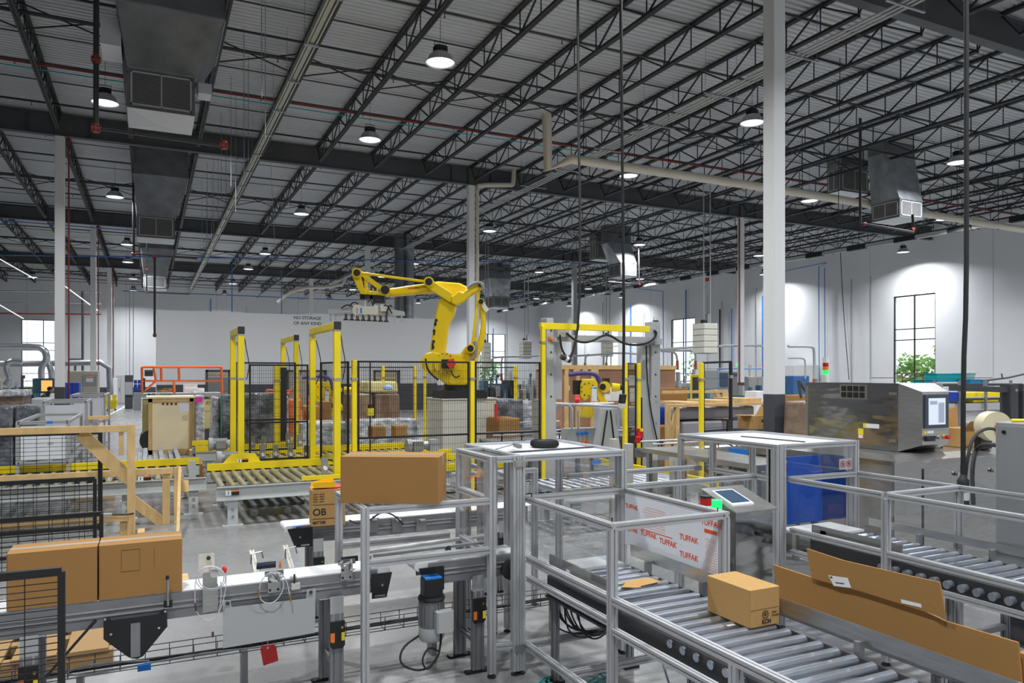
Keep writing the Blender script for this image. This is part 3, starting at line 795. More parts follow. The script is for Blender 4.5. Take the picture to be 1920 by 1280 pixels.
for i, u in enumerate((395, 462, 560, 925, 950, 1000, 1033, 1096, 1130, 1182, 1206, 1226, 1286, 1326, 1353, 1372, 1392, 1418, 1430)):
    if u < 1000: p = PY(u, 600, 79.8); 
    else: p = PX(u, 600, 42.65)
    tag(MB().cyl((p.x, p.y, 1.2), (p.x, p.y, 9.6 - (i % 4) * 0.7), 0.035 if i % 3 else 0.05, 6).build('wall_conduit', [BPIPE, LGREY, GREY][i % 3], None, True),
        'thin vertical pipe running up the far walls, %s from the left' % ordn(i), 'conduit', 'vertical pipes on the far walls')
for i, u in enumerate((205, 213, 243, 250)):
    p = PY(u, 600, 66); tag(MB().cyl((p.x, p.y, 1.5), (p.x, p.y, 7.6 + 0.5 * i), 0.03, 6).build('wall_conduit', GREY, None, True), 'thin vertical grey conduit beside the far left column, %s from the left' % ordn(i), 'conduit', 'conduits by the far left column')
# wall runs on the right wall
tag(MB().box(XR - 0.03, XR, 35.4, 35.5, 0.9, 8.6).build('wall_conduit', LGREY), 'pale conduit strip on the right wall left of the tall window', 'conduit')
tag(MB().box(XR - 0.03, XR, 33.9, 34.0, 0.9, 8.6).build('wall_conduit', LGREY), 'pale conduit strip on the right wall nearest the tall window', 'conduit')
pipe_thing('wall_cable', 'loose black cable hanging down the right wall from the roof', 'cable', [PX(1575, 455, 42.5), PX(1580, 560, 42.5), PX(1586, 640, 42.5), PX(1592, 712, 42.5)], 0.025, RUB, 1, seg=6)
riser(42.5, 54.0 - 5.9, 1, 7.5, 0.07, BLACK, 'black drain pipe on the right wall behind the column at centre right')
# hanging cords in front
t = pipe_thing('power_cable', 'thick black cord falling from the roof to a square plug before the gantry', 'power cord', [PY(1164, 0, 9.0) + EZ * 2.2, PY(1165, 120, 9.0), PY(1168, 420, 9.0), PY(1170, 600, 9.0), PY(1169, 700, 9.0), PY(1169, 738, 9.0)], 0.021, RUB, 1)
MB().rbox(PY(1167, 748, 9.0), 0.10, 0.05, 0.14, 0.2, 0.2).build('cord_connector', BLACKM, t)
MB().rbox(PY(1166, 760, 9.0), 0.10, 0.055, 0.06, 0.2, 0.2).build('white_cap', WHITE, t)
t = pipe_thing('power_cable', 'black cord looping down to the left post of the grey gantry', 'power cord', [PY(1083, 0, 11.6) + EZ * 2, PY(1084, 200, 11.6), PY(1088, 420, 11.6), PY(1086, 600, 11.6), PY(1076, 655, 11.6), PY(1066, 676, 11.6)], 0.023, RUB, 1)
MB().cyl(PY(1069, 676, 11.6), PY(1052, 668, 11.6), 0.05, 10).build('cord_connector', BLACKM, t, True)
MB().cyl(PY(1064, 674, 11.6), PY(1060, 671, 11.6), 0.056, 10).build('white_ring', WHITE, t, True)
t = pipe_thing('power_cable', 'thickest black cord hanging at right, ending in a big plug above the guard rail', 'power cord', [PY(1811, 0, 4.0) + EZ * 6.5, PY(1812, 300, 4.0), PY(1812, 560, 4.0), PY(1806, 700, 4.0), PY(1806, 905, 4.0)], 0.0195, RUB, 1)
q = PY(1806, 900, 4.0)
MB().lathe([(0.035, 0.0), (0.045, 0.02), (0.047, 0.10), (0.032, 0.12), (0.02, 0.15)], q - EZ * 0.1, seg=14).build('plug_body', BLACKM, t, True)
MB().cyl(q - EZ * 0.165, q - EZ * 0.10, 0.044, 14).build('white_collar', WHITE, t, True)
MB().cyl(q - EZ * 0.235, q - EZ * 0.165, 0.046, 14).cyl(q - EZ * 0.26, q - EZ * 0.235, 0.034, 14).build('plug_socket', BLACKM, t, True)
MB().tube([q - EZ * 0.02 + EX * 0.02, PY(1815, 850, 4.0), PY(1826, 815, 4.05), PY(1855, 800, 4.2), PY(1880, 812, 4.4)], 0.014, 8, smooth=2).build('side_cable', RUB, t, True)
tag(MB().cyl(PY(1575, 250, 14) + EZ * 2, PY(1571, 466, 14), 0.01, 5).build('pull_wire', BLACK), 'thin black wire hanging left of the upper right duct', 'wire')
tag(MB().cyl(PY(500, 300, 30) + EZ * 3, PY(516, 475, 30), 0.01, 5).build('pull_wire', GREY), 'thin wire hanging above the notice on the partition', 'wire')
# ================================================================ FOREGROUND: aluminium guards and conveyors
def xpost(t, x, y, z0, z1, w=0.05, h=None, foot=True, name='post'):
    MB().extr((x, y, z0), (x, y, z1), w, h, EX).build(name, ALU, t)
    if foot and z0 > 0.02:
        MB().cyl((x, y, 0.012), (x, y, z0), 0.008, 8).cyl((x, y, 0), (x, y, 0.014), 0.032, 12).build('levelling_foot', BLACKM, t, True)
def xrail(t, p, q, w=0.045, name='rail'): return MB().extr(p, q, w).build(name, ALU, t)
def bracket(t, x, y, z, n=(0, -1, 0)):
    n = Vector(n); s = n.cross(EZ)
    m = MB(); c = Vector((x, y, z)) + n * 0.003
    m.hexa([c + s * a + EZ * b + n * e for b in (-0.022, 0.022) for a, e in ((-0.04, 0), (0.04, 0), (0.04, 0.01), (-0.04, 0.01))])
    o = m.build('corner_bracket', STEEL, t)
    MB().cyl(c + s * 0.02 + n * 0.01, c + s * 0.02 + n * 0.016, 0.009, 8).cyl(c - s * 0.02 + n * 0.01, c - s * 0.02 + n * 0.016, 0.009, 8).build('bolt', STEEL, o)
def pane(t, a, b, z0, z1, m=None, th=0.006, name='acrylic_panel'):
    a = Vector((a[0], a[1], 0)); b = Vector((b[0], b[1], 0)); n = (b - a).normalized().cross(EZ) * th
    o = MB().hexa([a + EZ * z0, b + EZ * z0, b + n + EZ * z0, a + n + EZ * z0, a + EZ * z1, b + EZ * z1, b + n + EZ * z1, a + n + EZ * z1])
    return o.build(name, m or PLEX, t)
ZT = 1.302 - 0.0225; ZM = 0.865 - 0.0225
# --- left low guard frame
t = thing('machine_guard', 'open aluminium guard frame on the left with the big cardboard box resting on top', 'guard frame', (1.76, 5.26, 0))
for x, y in ((1.30, 4.93), (1.30, 5.70)): xpost(t, x, y, 0.03, 1.302)
xrail(t, (1.3225, 4.93, ZT), (2.205, 4.93, ZT)); xrail(t, (1.30, 4.9525, ZT), (1.30, 5.6775, ZT)); xrail(t, (1.3225, 5.70, ZT), (2.2, 5.70, ZT))
xrail(t, (1.3225, 4.93, 0.925), (2.205, 4.93, 0.925)); xrail(t, (1.3225, 5.70, 0.885), (2.2, 5.70, 0.885))
pane(t, (1.33, 5.72), (2.2, 5.72), 0.91, 1.26)
# --- tall tower guard
TX0, TX1, TY0, TY1, TZ = 2.23, 3.35, 4.905, 5.92, 1.6
t = thing('guard_tower', 'tall aluminium guard tower with a white sheet roof carrying the black tyre', 'guard frame', (2.8, 5.4, 0)); tower = t
xpost(t, TX0, 4.93, 0.03, TZ); xpost(t, TX0, 5.55, 0.03, TZ)
xpost(t, 2.405, 4.9, 0.03, TZ); xpost(t, 2.452, 4.9, 0.03, TZ); xpost(t, TX1, TY0, 0.03, TZ, foot=True); xpost(t, TX1, TY1, 0.03, TZ); xpost(t, TX1 + .002, TY0 + .052, 0.03, TZ - .045); xpost(t, TX0 + .002, 4.99, 0.9, TZ - .05, foot=False); xpost(t, 2.45, TY1, 0.03, TZ)
zt = TZ - 0.0225
xrail(t, (TX0 + .0225, TY0, zt), (2.38, TY0, zt)); xrail(t, (2.475, TY0, zt), (TX1 - .0225, TY0, zt)); xrail(t, (2.47, TY1, zt), (TX1 - .0225, TY1, zt))
xrail(t, (TX0, 4.955, zt), (TX0, 5.527, zt)); xrail(t, (TX1, TY0 + .0225, zt), (TX1, TY1 - .0225, zt)); xrail(t, (2.45, 4.925, zt), (2.45, TY1 - .0225, zt)); xrail(t, (TX0 + .0225, 5.55, zt), (2.43, 5.55, zt))
xrail(t, (2.475, TY0, ZT), (TX1 - .0225, TY0, ZT)); xrail(t, (2.475, TY0, 0.2), (3.32, TY0, 0.2)); xrail(t, (TX0, 4.96, ZT), (TX0, 5.53, ZT)); xrail(t, (TX0, 4.96, 0.9), (TX0, 5.53, 0.9))
xrail(t, (TX0 + .0225, 4.93, 0.22), (2.382, 4.91, 0.22))
MB().box(2.474, TX1 - .024, TY0 + .024, TY1 - .024, TZ - 0.026, TZ - 0.018).build('roof_sheet', WSHEET, t)
MB().bar((2.50, 5.22, TZ - 0.012), (3.32, 5.30, TZ - 0.012), 0.022, 0.012).build('wiper_strip', CHAR, t)
pane(t, (TX0 - .01, 5.52), (TX0 - .01, 4.96), 0.95, 1.55); pane(t, (2.48, TY0 - .02), (3.32, TY0 - .02), 1.33, 1.56); pane(t, (2.48, TY0 - .01), (2.95, TY0 - .01), 0.92, 1.27)
pane(t, (TX1 + .01, TY0 + .03), (TX1 + .01, TY1 - .03), 0.95, 1.55)
for x in (2.5, 2.62, 2.75): xpost(t, x, 5.75, 0.03, 1.5, name='inner_post')
bracket(t, 2.43, 4.875, 1.545); bracket(t, 2.43, 4.875, 0.2)
# tyre lying on the tower
q = G(1021, 838, TZ - 0.017)
t = thing('tyre', 'small black rubber tyre lying flat on the white roof of the guard tower', 'tyre', q)
MB().lathe([(0.06, 0.012), (0.075, 0.004), (0.10, 0.0), (0.112, 0.012), (0.116, 0.028), (0.112, 0.044), (0.10, 0.056), (0.075, 0.052), (0.06, 0.044), (0.056, 0.028), (0.06, 0.012)], q, seg=40, cap=False).build('casing', RUB, t, True)
m = MB()
for k in range(36):
    a = 2 * math.pi * k / 36; ca, sa = math.cos(a), math.sin(a)
    m.tube([q + Vector((ca * r, sa * r, z)) for r, z in ((0.085, 0.0565), (0.103, 0.0575), (0.1155, 0.045), (0.119, 0.028), (0.115, 0.012))], 0.0035, 5)
m.build('tread_lugs', RUB, t)
tag(MB().bar(G(1000, 822, 1.62), G(930, 842, 1.62), 0.012, 0.006).build('steel_strip', STEEL), 'thin metal strip lying on the tower roof left of the tyre', 'strip')
tag(MB().bar(G(965, 833, 1.625), G(975, 837, 1.625), 0.03, 0.03).build('clamp', ALUD), 'small metal clamp on the tower roof by the front edge', 'clamp')
# --- guard over the first roller conveyor
GX0, GX1, GY0 = 2.50, 3.37, 3.77
t = thing('machine_guard', 'front aluminium guard frame around the first roller conveyor, with the printed white panel', 'guard frame', (2.9, 4.3, 0)); g1 = t
xpost(t, GX0, GY0, 0.03, ZT - 0.023, 0.05); xpost(t, GX1, GY0, 0.03, ZT - 0.023, 0.05)
xrail(t, (GX0, 4.875, ZT), (GX0, GY0 - .025, ZT)); xrail(t, (GX1, 4.875, ZT), (GX1, GY0 - .025, ZT)); xrail(t, (GX0 + .0225, GY0, ZT), (GX1 - .0225, GY0, ZT))
xrail(t, (GX0, 4.875, ZM), (GX0, GY0 + .025, ZM)); xrail(t, (GX0, GY0 - .025, ZM), (GX0, 1.3, ZM))
xrail(t, (GX0, 4.875, 0.70), (GX0, GY0 + .025, 0.70), 0.04); xrail(t, (GX0, GY0 - .025, 0.66), (GX0, 1.3, 0.66), 0.04)
xpost(t, GX0, 2.72, 0.03, ZM - .0225); xpost(t, GX0, 1.5, 0.03, ZM - .0225)
xrail(t, (GX0, 4.875, 0.2), (GX0, GY0 + .025, 0.2)); xrail(t, (GX0 + .0225, 4.3, 0.2), (GX1, 4.3, 0.2))
xrail(t, (GX1, GY0 - .025, 0.80), (GX1, 1.2, 0.80), 0.05); xpost(t, GX1, 2.3, 0.03, 0.77)
for p in ((GX0, 4.82), (GX0 + 0.02, GY0 + .03), (GX1 - .04, GY0 + .02)): MB().cyl((p[0], p[1], ZT + .02), (p[0], p[1], ZT + .05), 0.004, 6).build('stud', BLACK, t)
bracket(t, GX1 - .035, 4.87, ZT - .005)
pane(t, (GX0 + .01, 4.87), (GX0 + .01, GY0 + .03), 0.9, 1.26)
# printed protective sheet
sh = MB().box(GX1 - .03, GX1 - .024, GY0 + .03, 4.86, 0.87, 1.262).build('printed_panel', WSHEET, t)
U, V_ = Vector((0, -1, 0)), EZ
def onpan(uy, z): return Vector((GX1 - 0.031, uy, z))
for uy, z, s in ((4.85, 1.16, .045), (4.85, 0.985, .045), (4.65, 0.985, .055), (4.42, 0.97, .055), (4.19, 1.045, .055), (4.19, 0.925, .055), (3.965, 1.19, .055)):
    text('TUFFAK', s, onpan(uy, z), U, V_, TXTR, sh, depth=0.0004, bold=0.0012)
m = MB(); 
for i in range(9): m.box(GX1 - .0315, GX1 - .0305, 4.35, 4.63 - 0.02 * (i % 3), 1.05 + i * 0.0185, 1.054 + i * 0.0185)
for i in range(13): m.box(GX1 - .0315, GX1 - .0305, GY0 + .035, 3.92 - 0.006 * (i % 3), 0.90 + i * 0.0165, 0.904 + i * 0.0165)
m.build('small_print', mat('pale_red_print', (0.85, 0.45, 0.38), 0.7), sh)
MB().box(GX1 - .0318, GX1 - .0305, GY0 + .035, 3.93, 1.14, 1.165).box(GX1 - .0318, GX1 - .0305, 4.27, 4.63, 1.028, 1.033).build('red_bars', TXTR, sh)
# --- roller conveyors
def roller_conveyor(name, label, x0, x1, y0, y1, z, pitch=0.11, r=0.03, side=0.13, n_out=0, xo=None):
    t = thing(name, label, 'conveyor', ((x0 + x1) / 2, (y0 + y1) / 2, 0))
    ym = y1 - .85
    MB().box(x0 - 0.03, x0 - 0.015, ym, y1, z - 0.02, z + side).box(x0 - 0.03, x0 - 0.015, y0, ym, z - 0.02, z + .035).build('side_plate', STEEL, t)
    MB().box(x1 + 0.075, x1 + 0.08, y0, y1, z + .045, z + side).build('side_plate', STEEL, t)
    y = y0 + .3
    while y < y1: MB().box(x1 + .03, x1 + .075, y, y + .03, z - .03, z + .06).build('plate_bracket', ALUD, t); y += .6
    for xa in (x0 - 0.045, x1 + 0.03):
        MB().box(xa, xa + 0.015, y0, y1, z - 0.16, z - 0.02).box(xa - 0.02, xa + 0.035, y0, y1, z - 0.17, z - 0.155).build('bed_rail', DSTL, t)
    n = int((y1 - y0 - 0.1) / pitch)
    for i in range(n):
        y = y1 - 0.08 - i * pitch
        MB().cyl((x0 - 0.01, y, z - r), (x1 + 0.01, y, z - r), r, 14).cyl((x0 - 0.03, y, z - r), (x1 + 0.03, y, z - r), 0.008, 6).build('roller', ROLL, t, True)
    y = y0 + 0.5
    while y < y1:
        for xa in (x0 - 0.02, x1 + 0.02):
            MB().extr((xa, y, 0.02), (xa, y, z - 0.16), 0.045, None, EX).build('leg', ALUD, t)
            MB().box(xa - 0.06, xa + 0.06, y - 0.04, y + 0.04, 0, 0.02).build('foot', BLACK, t)
        MB().box(x0 - 0.02, x1 + 0.02, y - 0.02, y + 0.02, 0.3, 0.34).build('cross_bar', ALUD, t)
        y += 1.5
    return t
c1 = roller_conveyor('roller_conveyor', 'front grey roller conveyor running from the guard tower to the lower right corner', 2.62, 3.22, 1.15, 4.72, 0.77)
m = MB()
for i in range(16): m.cyl((2.56, 3.3 - i * 0.11, 0.72), (2.585, 3.3 - i * 0.11, 0.72), 0.024, 12)
m.build('outer_wheels', ROLL, c1, True, stuff=True)
MB().box(2.6, 3.24, 4.72, 4.98, 0.74, 0.765).build('transfer_plate', BELT, c1)
m = MB().rbox((2.597 - 0.008, 4.45, 0.835), 0.002, 0.05, 0.03); m.build('white_label', PAPER, c1)
MB().tube([(3.29, 4.6, 0.70), (3.3, 3.5, 0.685), (3.3, 1.4, 0.69)], 0.012, 8).build('cable', GCAB, c1, True)
c2 = roller_conveyor('roller_conveyor', 'second roller conveyor inside the right hand guard frame', 5.12, 5.72, 1.4, 4.62, 0.80, side=0.11)
m = MB()
for i in range(24): m.cyl((5.02, 3.9 - i * 0.105, 0.72), (5.09, 3.9 - i * 0.105, 0.72), 0.028, 12)
m.build('outer_wheels', ROLL, c2, True, stuff=True)
MB().box(5.1, 5.74, 4.62, 5.0, 0.79, 0.81).build('transfer_plate', BELT, c2)
MB().rbox((5.103 - 0.012, 4.5, 0.86), 0.002, 0.06, 0.04).rbox((5.733, 4.4, 0.87), 0.002, 0.07, 0.03).rbox((5.733, 2.9, 0.87), 0.002, 0.09, 0.03).build('white_label', PAPER, c2)
# --- second guard frame and its cage
KX0, KX1 = 5.0, 5.86
t = thing('machine_guard', 'right hand aluminium guard frame over the second roller conveyor', 'guard frame', (5.4, 3.2, 0))
xrail(t, (KX0, 4.76, ZT), (KX0, 3.86, ZT)); xrail(t, (KX0, 3.81, ZT), (KX0, 1.2, ZT)); xrail(t, (KX1, 4.85, ZT), (KX1, 1.4, ZT)); xrail(t, (KX0 + .0225, 3.835, ZT), (KX1 - .0225, 3.835, ZT))
xpost(t, KX0, 3.835, 0.03, ZT - .0225); xpost(t, KX1, 3.835, 0.03, ZT - .0225); xpost(t, KX0, 2.2, 0.03, ZT - .0225); xpost(t, KX1, 2.2, 0.03, ZT - .0225)
xrail(t, (KX0, 4.76, ZM), (KX0, 3.86, ZM)); xrail(t, (KX0, 3.81, ZM), (KX0, 1.2, ZM)); xrail(t, (KX0, 4.76, 0.66), (KX0, 1.2, 0.66), 0.04)
xrail(t, (KX0 + .0225, 4.80, ZT), (KX1 - .0225, 4.80, ZT))
pane(t, (KX0 - .01, 4.75), (KX0 - .01, 3.87), 0.9, 1.25); pane(t, (KX1 + .01, 4.75), (KX1 + .01, 3.87), 0.9, 1.25); pane(t, (KX1 + .01, 3.8), (KX1 + .01, 2.3), 0.9, 1.25)
CX0, CX1, CY0, CY1, CZ = 4.88, 5.84, 4.80, 6.10, 1.585
t = thing('guard_cage', 'aluminium guard cage with a white sheet roof and blue tape on its clear side', 'guard frame', (5.36, 5.4, 0)); cage = t
zt = CZ - .0225
xpost(t, CX0, CY0, 0.03, CZ); xpost(t, CX0 + .052, CY0, 0.03, CZ); xpost(t, CX0, CY0 + .052, 0.03, CZ - .045); xpost(t, CX1, CY0 + .052, 0.03, CZ - .045); xpost(t, CX1, CY0, 0.03, CZ); xpost(t, CX0, CY1, 0.03, CZ); xpost(t, CX1, CY1, 0.03, CZ); xpost(t, CX0, 5.62, 0.03, CZ - .045); xpost(t, CX0, 4.88, 0.9, CZ - .045, foot=False)
for a, b in (((CX0, CY0), (CX1, CY0)), ((CX1, CY0), (CX1, CY1)), ((CX0, CY1), (CX1, CY1)), ((CX0, CY0), (CX0, CY1))):
    a, b = Vector((*a, zt)), Vector((*b, zt)); d = (b - a).normalized() * .0225; xrail(t, a + d, b - d)
MB().box(CX0 + .024, CX1 - .024, CY0 + .024, CY1 - .024, CZ - .026, CZ - .018).build('roof_sheet', WSHEET, t)
MB().bar((5.33, 5.72, CZ - .013), (5.42, 5.0, CZ - .013), 0.022, 0.01).build('wiper_strip', CHAR, t)
pane(t, (CX0 - .012, 5.6), (CX0 - .012, CY0 + .03), 1.32, 1.54); pane(t, (CX0 + .08, CY0 - .01), (CX1 - .02, CY0 - .01), 1.32, 1.54); pane(t, (CX0 - .012, 6.08), (CX0 - .012, 5.64), 0.95, 1.54)
o = MB().hexa([PX(1366, 840, CX0 - .022), PX(1366, 847, CX0 - .022), PX(1401, 853, CX0 - .022), PX(1403, 843, CX0 - .022)] + [PX(1366, 840, CX0 - .02), PX(1366, 847, CX0 - .02), PX(1401, 853, CX0 - .02), PX(1403, 843, CX0 - .02)]); o.build('blue_tape', BLUET, t)
xrail(t, (CX0, 5.6, ZT), (CX0, 4.83, ZT))
sg = MB().box(5.62, 5.78, CY0 - .016, CY0 - .012, 1.33, 1.425).build('warning_sign', PAPER, t)
for k in range(2):
    c = Vector((5.66 + k * 0.078, CY0 - .018, 1.378)); mm = MB()
    mm.lathe([(0.026, 0), (0.031, 0), (0.031, 0.001), (0.026, 0.001), (0.026, 0)], c, (0, -1, 0), 20, False).bar(c + Vector((-.02, 0, .02)), c + Vector((.02, 0, -.02)), 0.005, 0.001)
    mm.build('no_reach_symbol', RED, sg)
    MB().ball(c + Vector((0.0, 0, 0.004)), 0.009, 8, 5, (1, .1, 1)).bar(c + Vector((-.01, 0, -.012)), c + Vector((.012, 0, .004)), 0.006, 0.001).build('pictogram', TXT, sg)
tag(MB().box(PY(1478, 900, 6.2).x, PY(1565, 900, 6.2).x, 6.2, 6.22, 0.5, 1.26).box(PY(1589, 900, 6.05).x, PY(1613, 900, 6.05).x, 6.05, 6.07, 0.5, 1.26).build('blue_sheet', BLUES), 'blue sheet standing behind the clear panels of the roofed cage', 'panel')
# --- guard between the tower and the cage
t = thing('machine_guard', 'middle aluminium guard frame joining the tyre tower to the roofed cage', 'guard frame', (4.1, 5.4, 0))
xrail(t, (3.375, 5.05, ZT), (4.855, 5.05, ZT)); xrail(t, (3.375, 5.80, ZT), (4.855, 5.80, ZT)); xpost(t, 4.6, 5.80, 0.03, ZT - .0225); xpost(t, 4.83, 5.10, 0.03, ZT - .0225)
xrail(t, (2.46, 6.3, ZT), (3.3, 6.3, ZT)); xrail(t, (2.9, 5.95, ZT), (2.9, 6.28, ZT)); xrail(t, (2.9, 6.32, ZT), (2.9, 7.1, ZT)); xpost(t, 2.9, 7.1, 0.03, ZT + .0225); xpost(t, 3.3, 6.3, 0.03, ZT + .02); xpost(t, 3.0, 6.8, 0.03, ZT)
bracket(t, 4.83, 5.78, ZT - .005)
# control stand with stack light
cq = atd(1395, 960, 5.95)
t = thing('control_stand', 'polished steel operator stand with a sloped touch screen beside the green beacons', 'control panel', (4.05, 4.35, 0))
x0, x1, y0, y1 = 3.97, 4.34, 4.32, 4.69
MB().hexa([(x0, y0, .35), (x1, y0, .35), (x1, y1, .35), (x0, y1, .35), (x0, y0, 1.15), (x1, y0, 1.15), (x1, y1, 1.27), (x0, y1, 1.27)]).build('cabinet', MIRROR, t)
MB().hexa([(x0 - .02, y0 - .03, 1.15), (x1 + .03, y0 - .03, 1.15), (x1 + .03, y1, 1.275), (x0 - .02, y1, 1.275), (x0 - .02, y0 - .03, 1.16), (x1 + .03, y0 - .03, 1.16), (x1 + .03, y1, 1.285), (x0 - .02, y1, 1.285)]).build('sloped_lid', STEEL, t)
def lid(x, y, e): return Vector((x, y, 1.16 + (y - y0 + .03) / (y1 - y0 + .03) * .125 + e))
s = MB().hexa([lid(x, y, e) for e in (0, .012) for x, y in ((4.0, 4.38), (4.21, 4.38), (4.21, 4.62), (4.0, 4.62))]).build('tablet', PAPER, t)
MB().hexa([lid(x, y, e) for e in (.0125, .014) for x, y in ((4.015, 4.405), (4.195, 4.405), (4.195, 4.605), (4.015, 4.605))]).build('display', SCRD, s)
MB().box(4.0, 4.2, 4.42, 4.57, 0.0, .35).build('pedestal', STEEL, t)
MB().cyl((4.2, y0, .98), (4.2, y0 - .03, .98), 0.02, 10).build('selector_knob', BLACKM, t, True)
for k, (px, py) in enumerate(((3.65, 4.28), (3.87, 4.42))):
    t = thing('beacon_light', ['stack beacon glowing green with a red dome, left of the operator screen', 'green beacon half hidden behind the operator screen'][k], 'beacon', (px, py, 0))
    MB().cyl((px, py, 0), (px, py, 1.17), 0.012, 8).build('stem', ALUD, t, True)
    MB().cyl((px, py, 1.17), (px, py, 1.24), 0.042, 16).build('green_lens', LGREEN, t, True)
    if k == 0:
        MB().cyl((px, py, 1.24), (px, py, 1.295), 0.042, 16).build('red_lens', LRED, t, True); MB().cyl((px, py, 1.295), (px, py, 1.31), 0.043, 16).build('cap', BLACKM, t, True)
# --- boxes on / beside the rollers
def carton(name, label, c0, sx, sy, sz, rz=0.0, m=None, tape=True, group=None):
    """c0 = centre of the underside"""
    c0 = Vector(c0); t = thing(name, label, 'cardboard box', c0, group)
    b = MB(); b.M = Matrix.Translation(c0) @ Matrix.Rotation(rz, 4, 'Z')
    b.bevbox(-sx / 2, sx / 2, -sy / 2, sy / 2, 0, sz, 0.006); b.build('carton', m or CARD, t)
    if tape:
        b = MB(); b.M = Matrix.Translation(c0) @ Matrix.Rotation(rz, 4, 'Z')
        b.box(-sx / 2, sx / 2, -0.002, 0.002, sz, sz + 0.001); b.build('flap_seam', CARDD, t)
        b = MB(); b.M = Matrix.Translation(c0) @ Matrix.Rotation(rz, 4, 'Z')
        b.box(-sx / 2 - .001, sx / 2 + .001, -0.03, 0.03, sz + .0005, sz + 0.0015).box(-sx / 2 - .0015, -sx / 2, -.03, .03, sz - .07, sz).box(sx / 2, sx / 2 + .0015, -.03, .03, sz - .07, sz); b.build('packing_tape', TAPE, t)
    return t
t = carton('cardboard_box', 'small cardboard box standing on the front roller conveyor, printed on its end', (3.14, 3.36, 0.772), 0.225, 0.36, 0.21, 0, CARDL, False)
e = MB().lathe([(0.018, 0), (0.024, 0), (0.024, .0008), (0.018, .0008), (0.018, 0)], (3.14, 3.178, 0.835), (0, -1, 0), 18, False).ball((3.14, 3.179, 0.835), 0.011, 8, 5, (1, .05, 1)); e.build('round_emblem', BRN, t)
text('KCN', 0.032, (3.115, 3.1785, 0.785), EX, EZ, TXT, t, depth=.0005, bold=.001)
text('7839\nSS16078', 0.018, (3.19, 3.1785, 0.835), EX, EZ, BRN, t, depth=.0005)
MB().box(3.027, 3.253, 3.1785, 3.1795, 0.868, 0.87).build('lid_line', CARDD, t)
o = MB().slab([(0, 0), (.10, -.02), (.13, -.01), (.14, .02), (.30, .11), (.26, .20), (.22, .21), (.03, .12), (.05, .09)], G(1165, 1101, .773), (0.93, -.36, 0), (.36, .93, 0), .003).build('cardboard_scrap', CARDL)
tag(o, 'torn flat piece of cardboard lying on the rollers left of the small box', 'cardboard')
tag(MB().slab([(0, 0), (.05, .0), (.05, .02), (0, .02)], G(1366, 1174, .772), EX, EY, .002).build('sticker', PAPER), 'small white sticker on a roller in front of the small cardboard box', 'sticker')
# long flattened carton leaning behind the conveyor rail
t = thing('flattened_carton', 'long flattened cardboard sheet leaning on the far rail of the front conveyor', 'cardboard', (3.5, 2.6, .74))
def card_poly(pts, X, th, name, m, tt=t, lean=0.0):
    P_ = [PX(u, v, X) for u, v in pts]; P_ = [p + EX * ((p.z - .85) * lean) for p in P_]
    n = len(P_); b = MB(); b.add(P_ + [p + EX * th for p in P_], [tuple(range(n)), tuple(reversed(range(n, 2 * n)))] + [(i, (i + 1) % n, n + (i + 1) % n, n + i) for i in range(n)])
    return b.build(name, m, tt)
card_poly([(1448, 1058), (1527, 1084), (1700, 1130), (1772, 1164), (1908, 1204), (1916, 1290), (1700, 1215), (1464, 1133)], 3.445, .012, 'front_board', CARD)
card_poly([(1512, 1028), (1580, 1050), (1700, 1078), (1761, 1091), (1769, 1133), (1748, 1129), (1752, 1152), (1620, 1110), (1522, 1084)], 3.425, .01, 'raised_flap', CARD)
card_poly([(1748, 1129), (1769, 1133), (1773, 1162), (1753, 1152)], 3.42, .005, 'folded_corner', CARD)
lb = card_poly([(1553, 1078), (1589, 1083), (1596, 1102), (1563, 1098)], 3.4225, .001, 'shipping_label', PAPER)
card_poly([(1689, 1123), (1727, 1132), (1728, 1139), (1690, 1130)], 3.4225, .001, 'shipping_label', PAPER)
card_poly([(1556, 1080), (1560, 1080.5), (1561, 1084), (1557, 1083.5)], 3.4215, .0005, 'print', TXT, lb)
card_poly([(1566, 1091), (1582, 1093), (1583, 1095), (1567, 1093)], 3.4215, .0005, 'print', TXT, lb)
tag(card_poly([(1908, 1222), (1925, 1228), (1925, 1290), (1916, 1284)], 3.5, .2, 'cardboard_box', CARD, None), 'corner of a cardboard box at the right edge behind the flattened sheet', 'cardboard box')
# big box on the left frame
a, b = G(638, 943, 1.303), G(823, 945, 1.303)
dx = (b - a).xy; L = dx.length; rz = math.atan2(dx.y, dx.x); nrm = Vector((-math.sin(rz), math.cos(rz), 0))
t = carton('cardboard_box', 'large plain brown cardboard box sitting on top of the left aluminium frame', (a + b) / 2 + nrm * 0.17, L, 0.34, 0.322, rz)
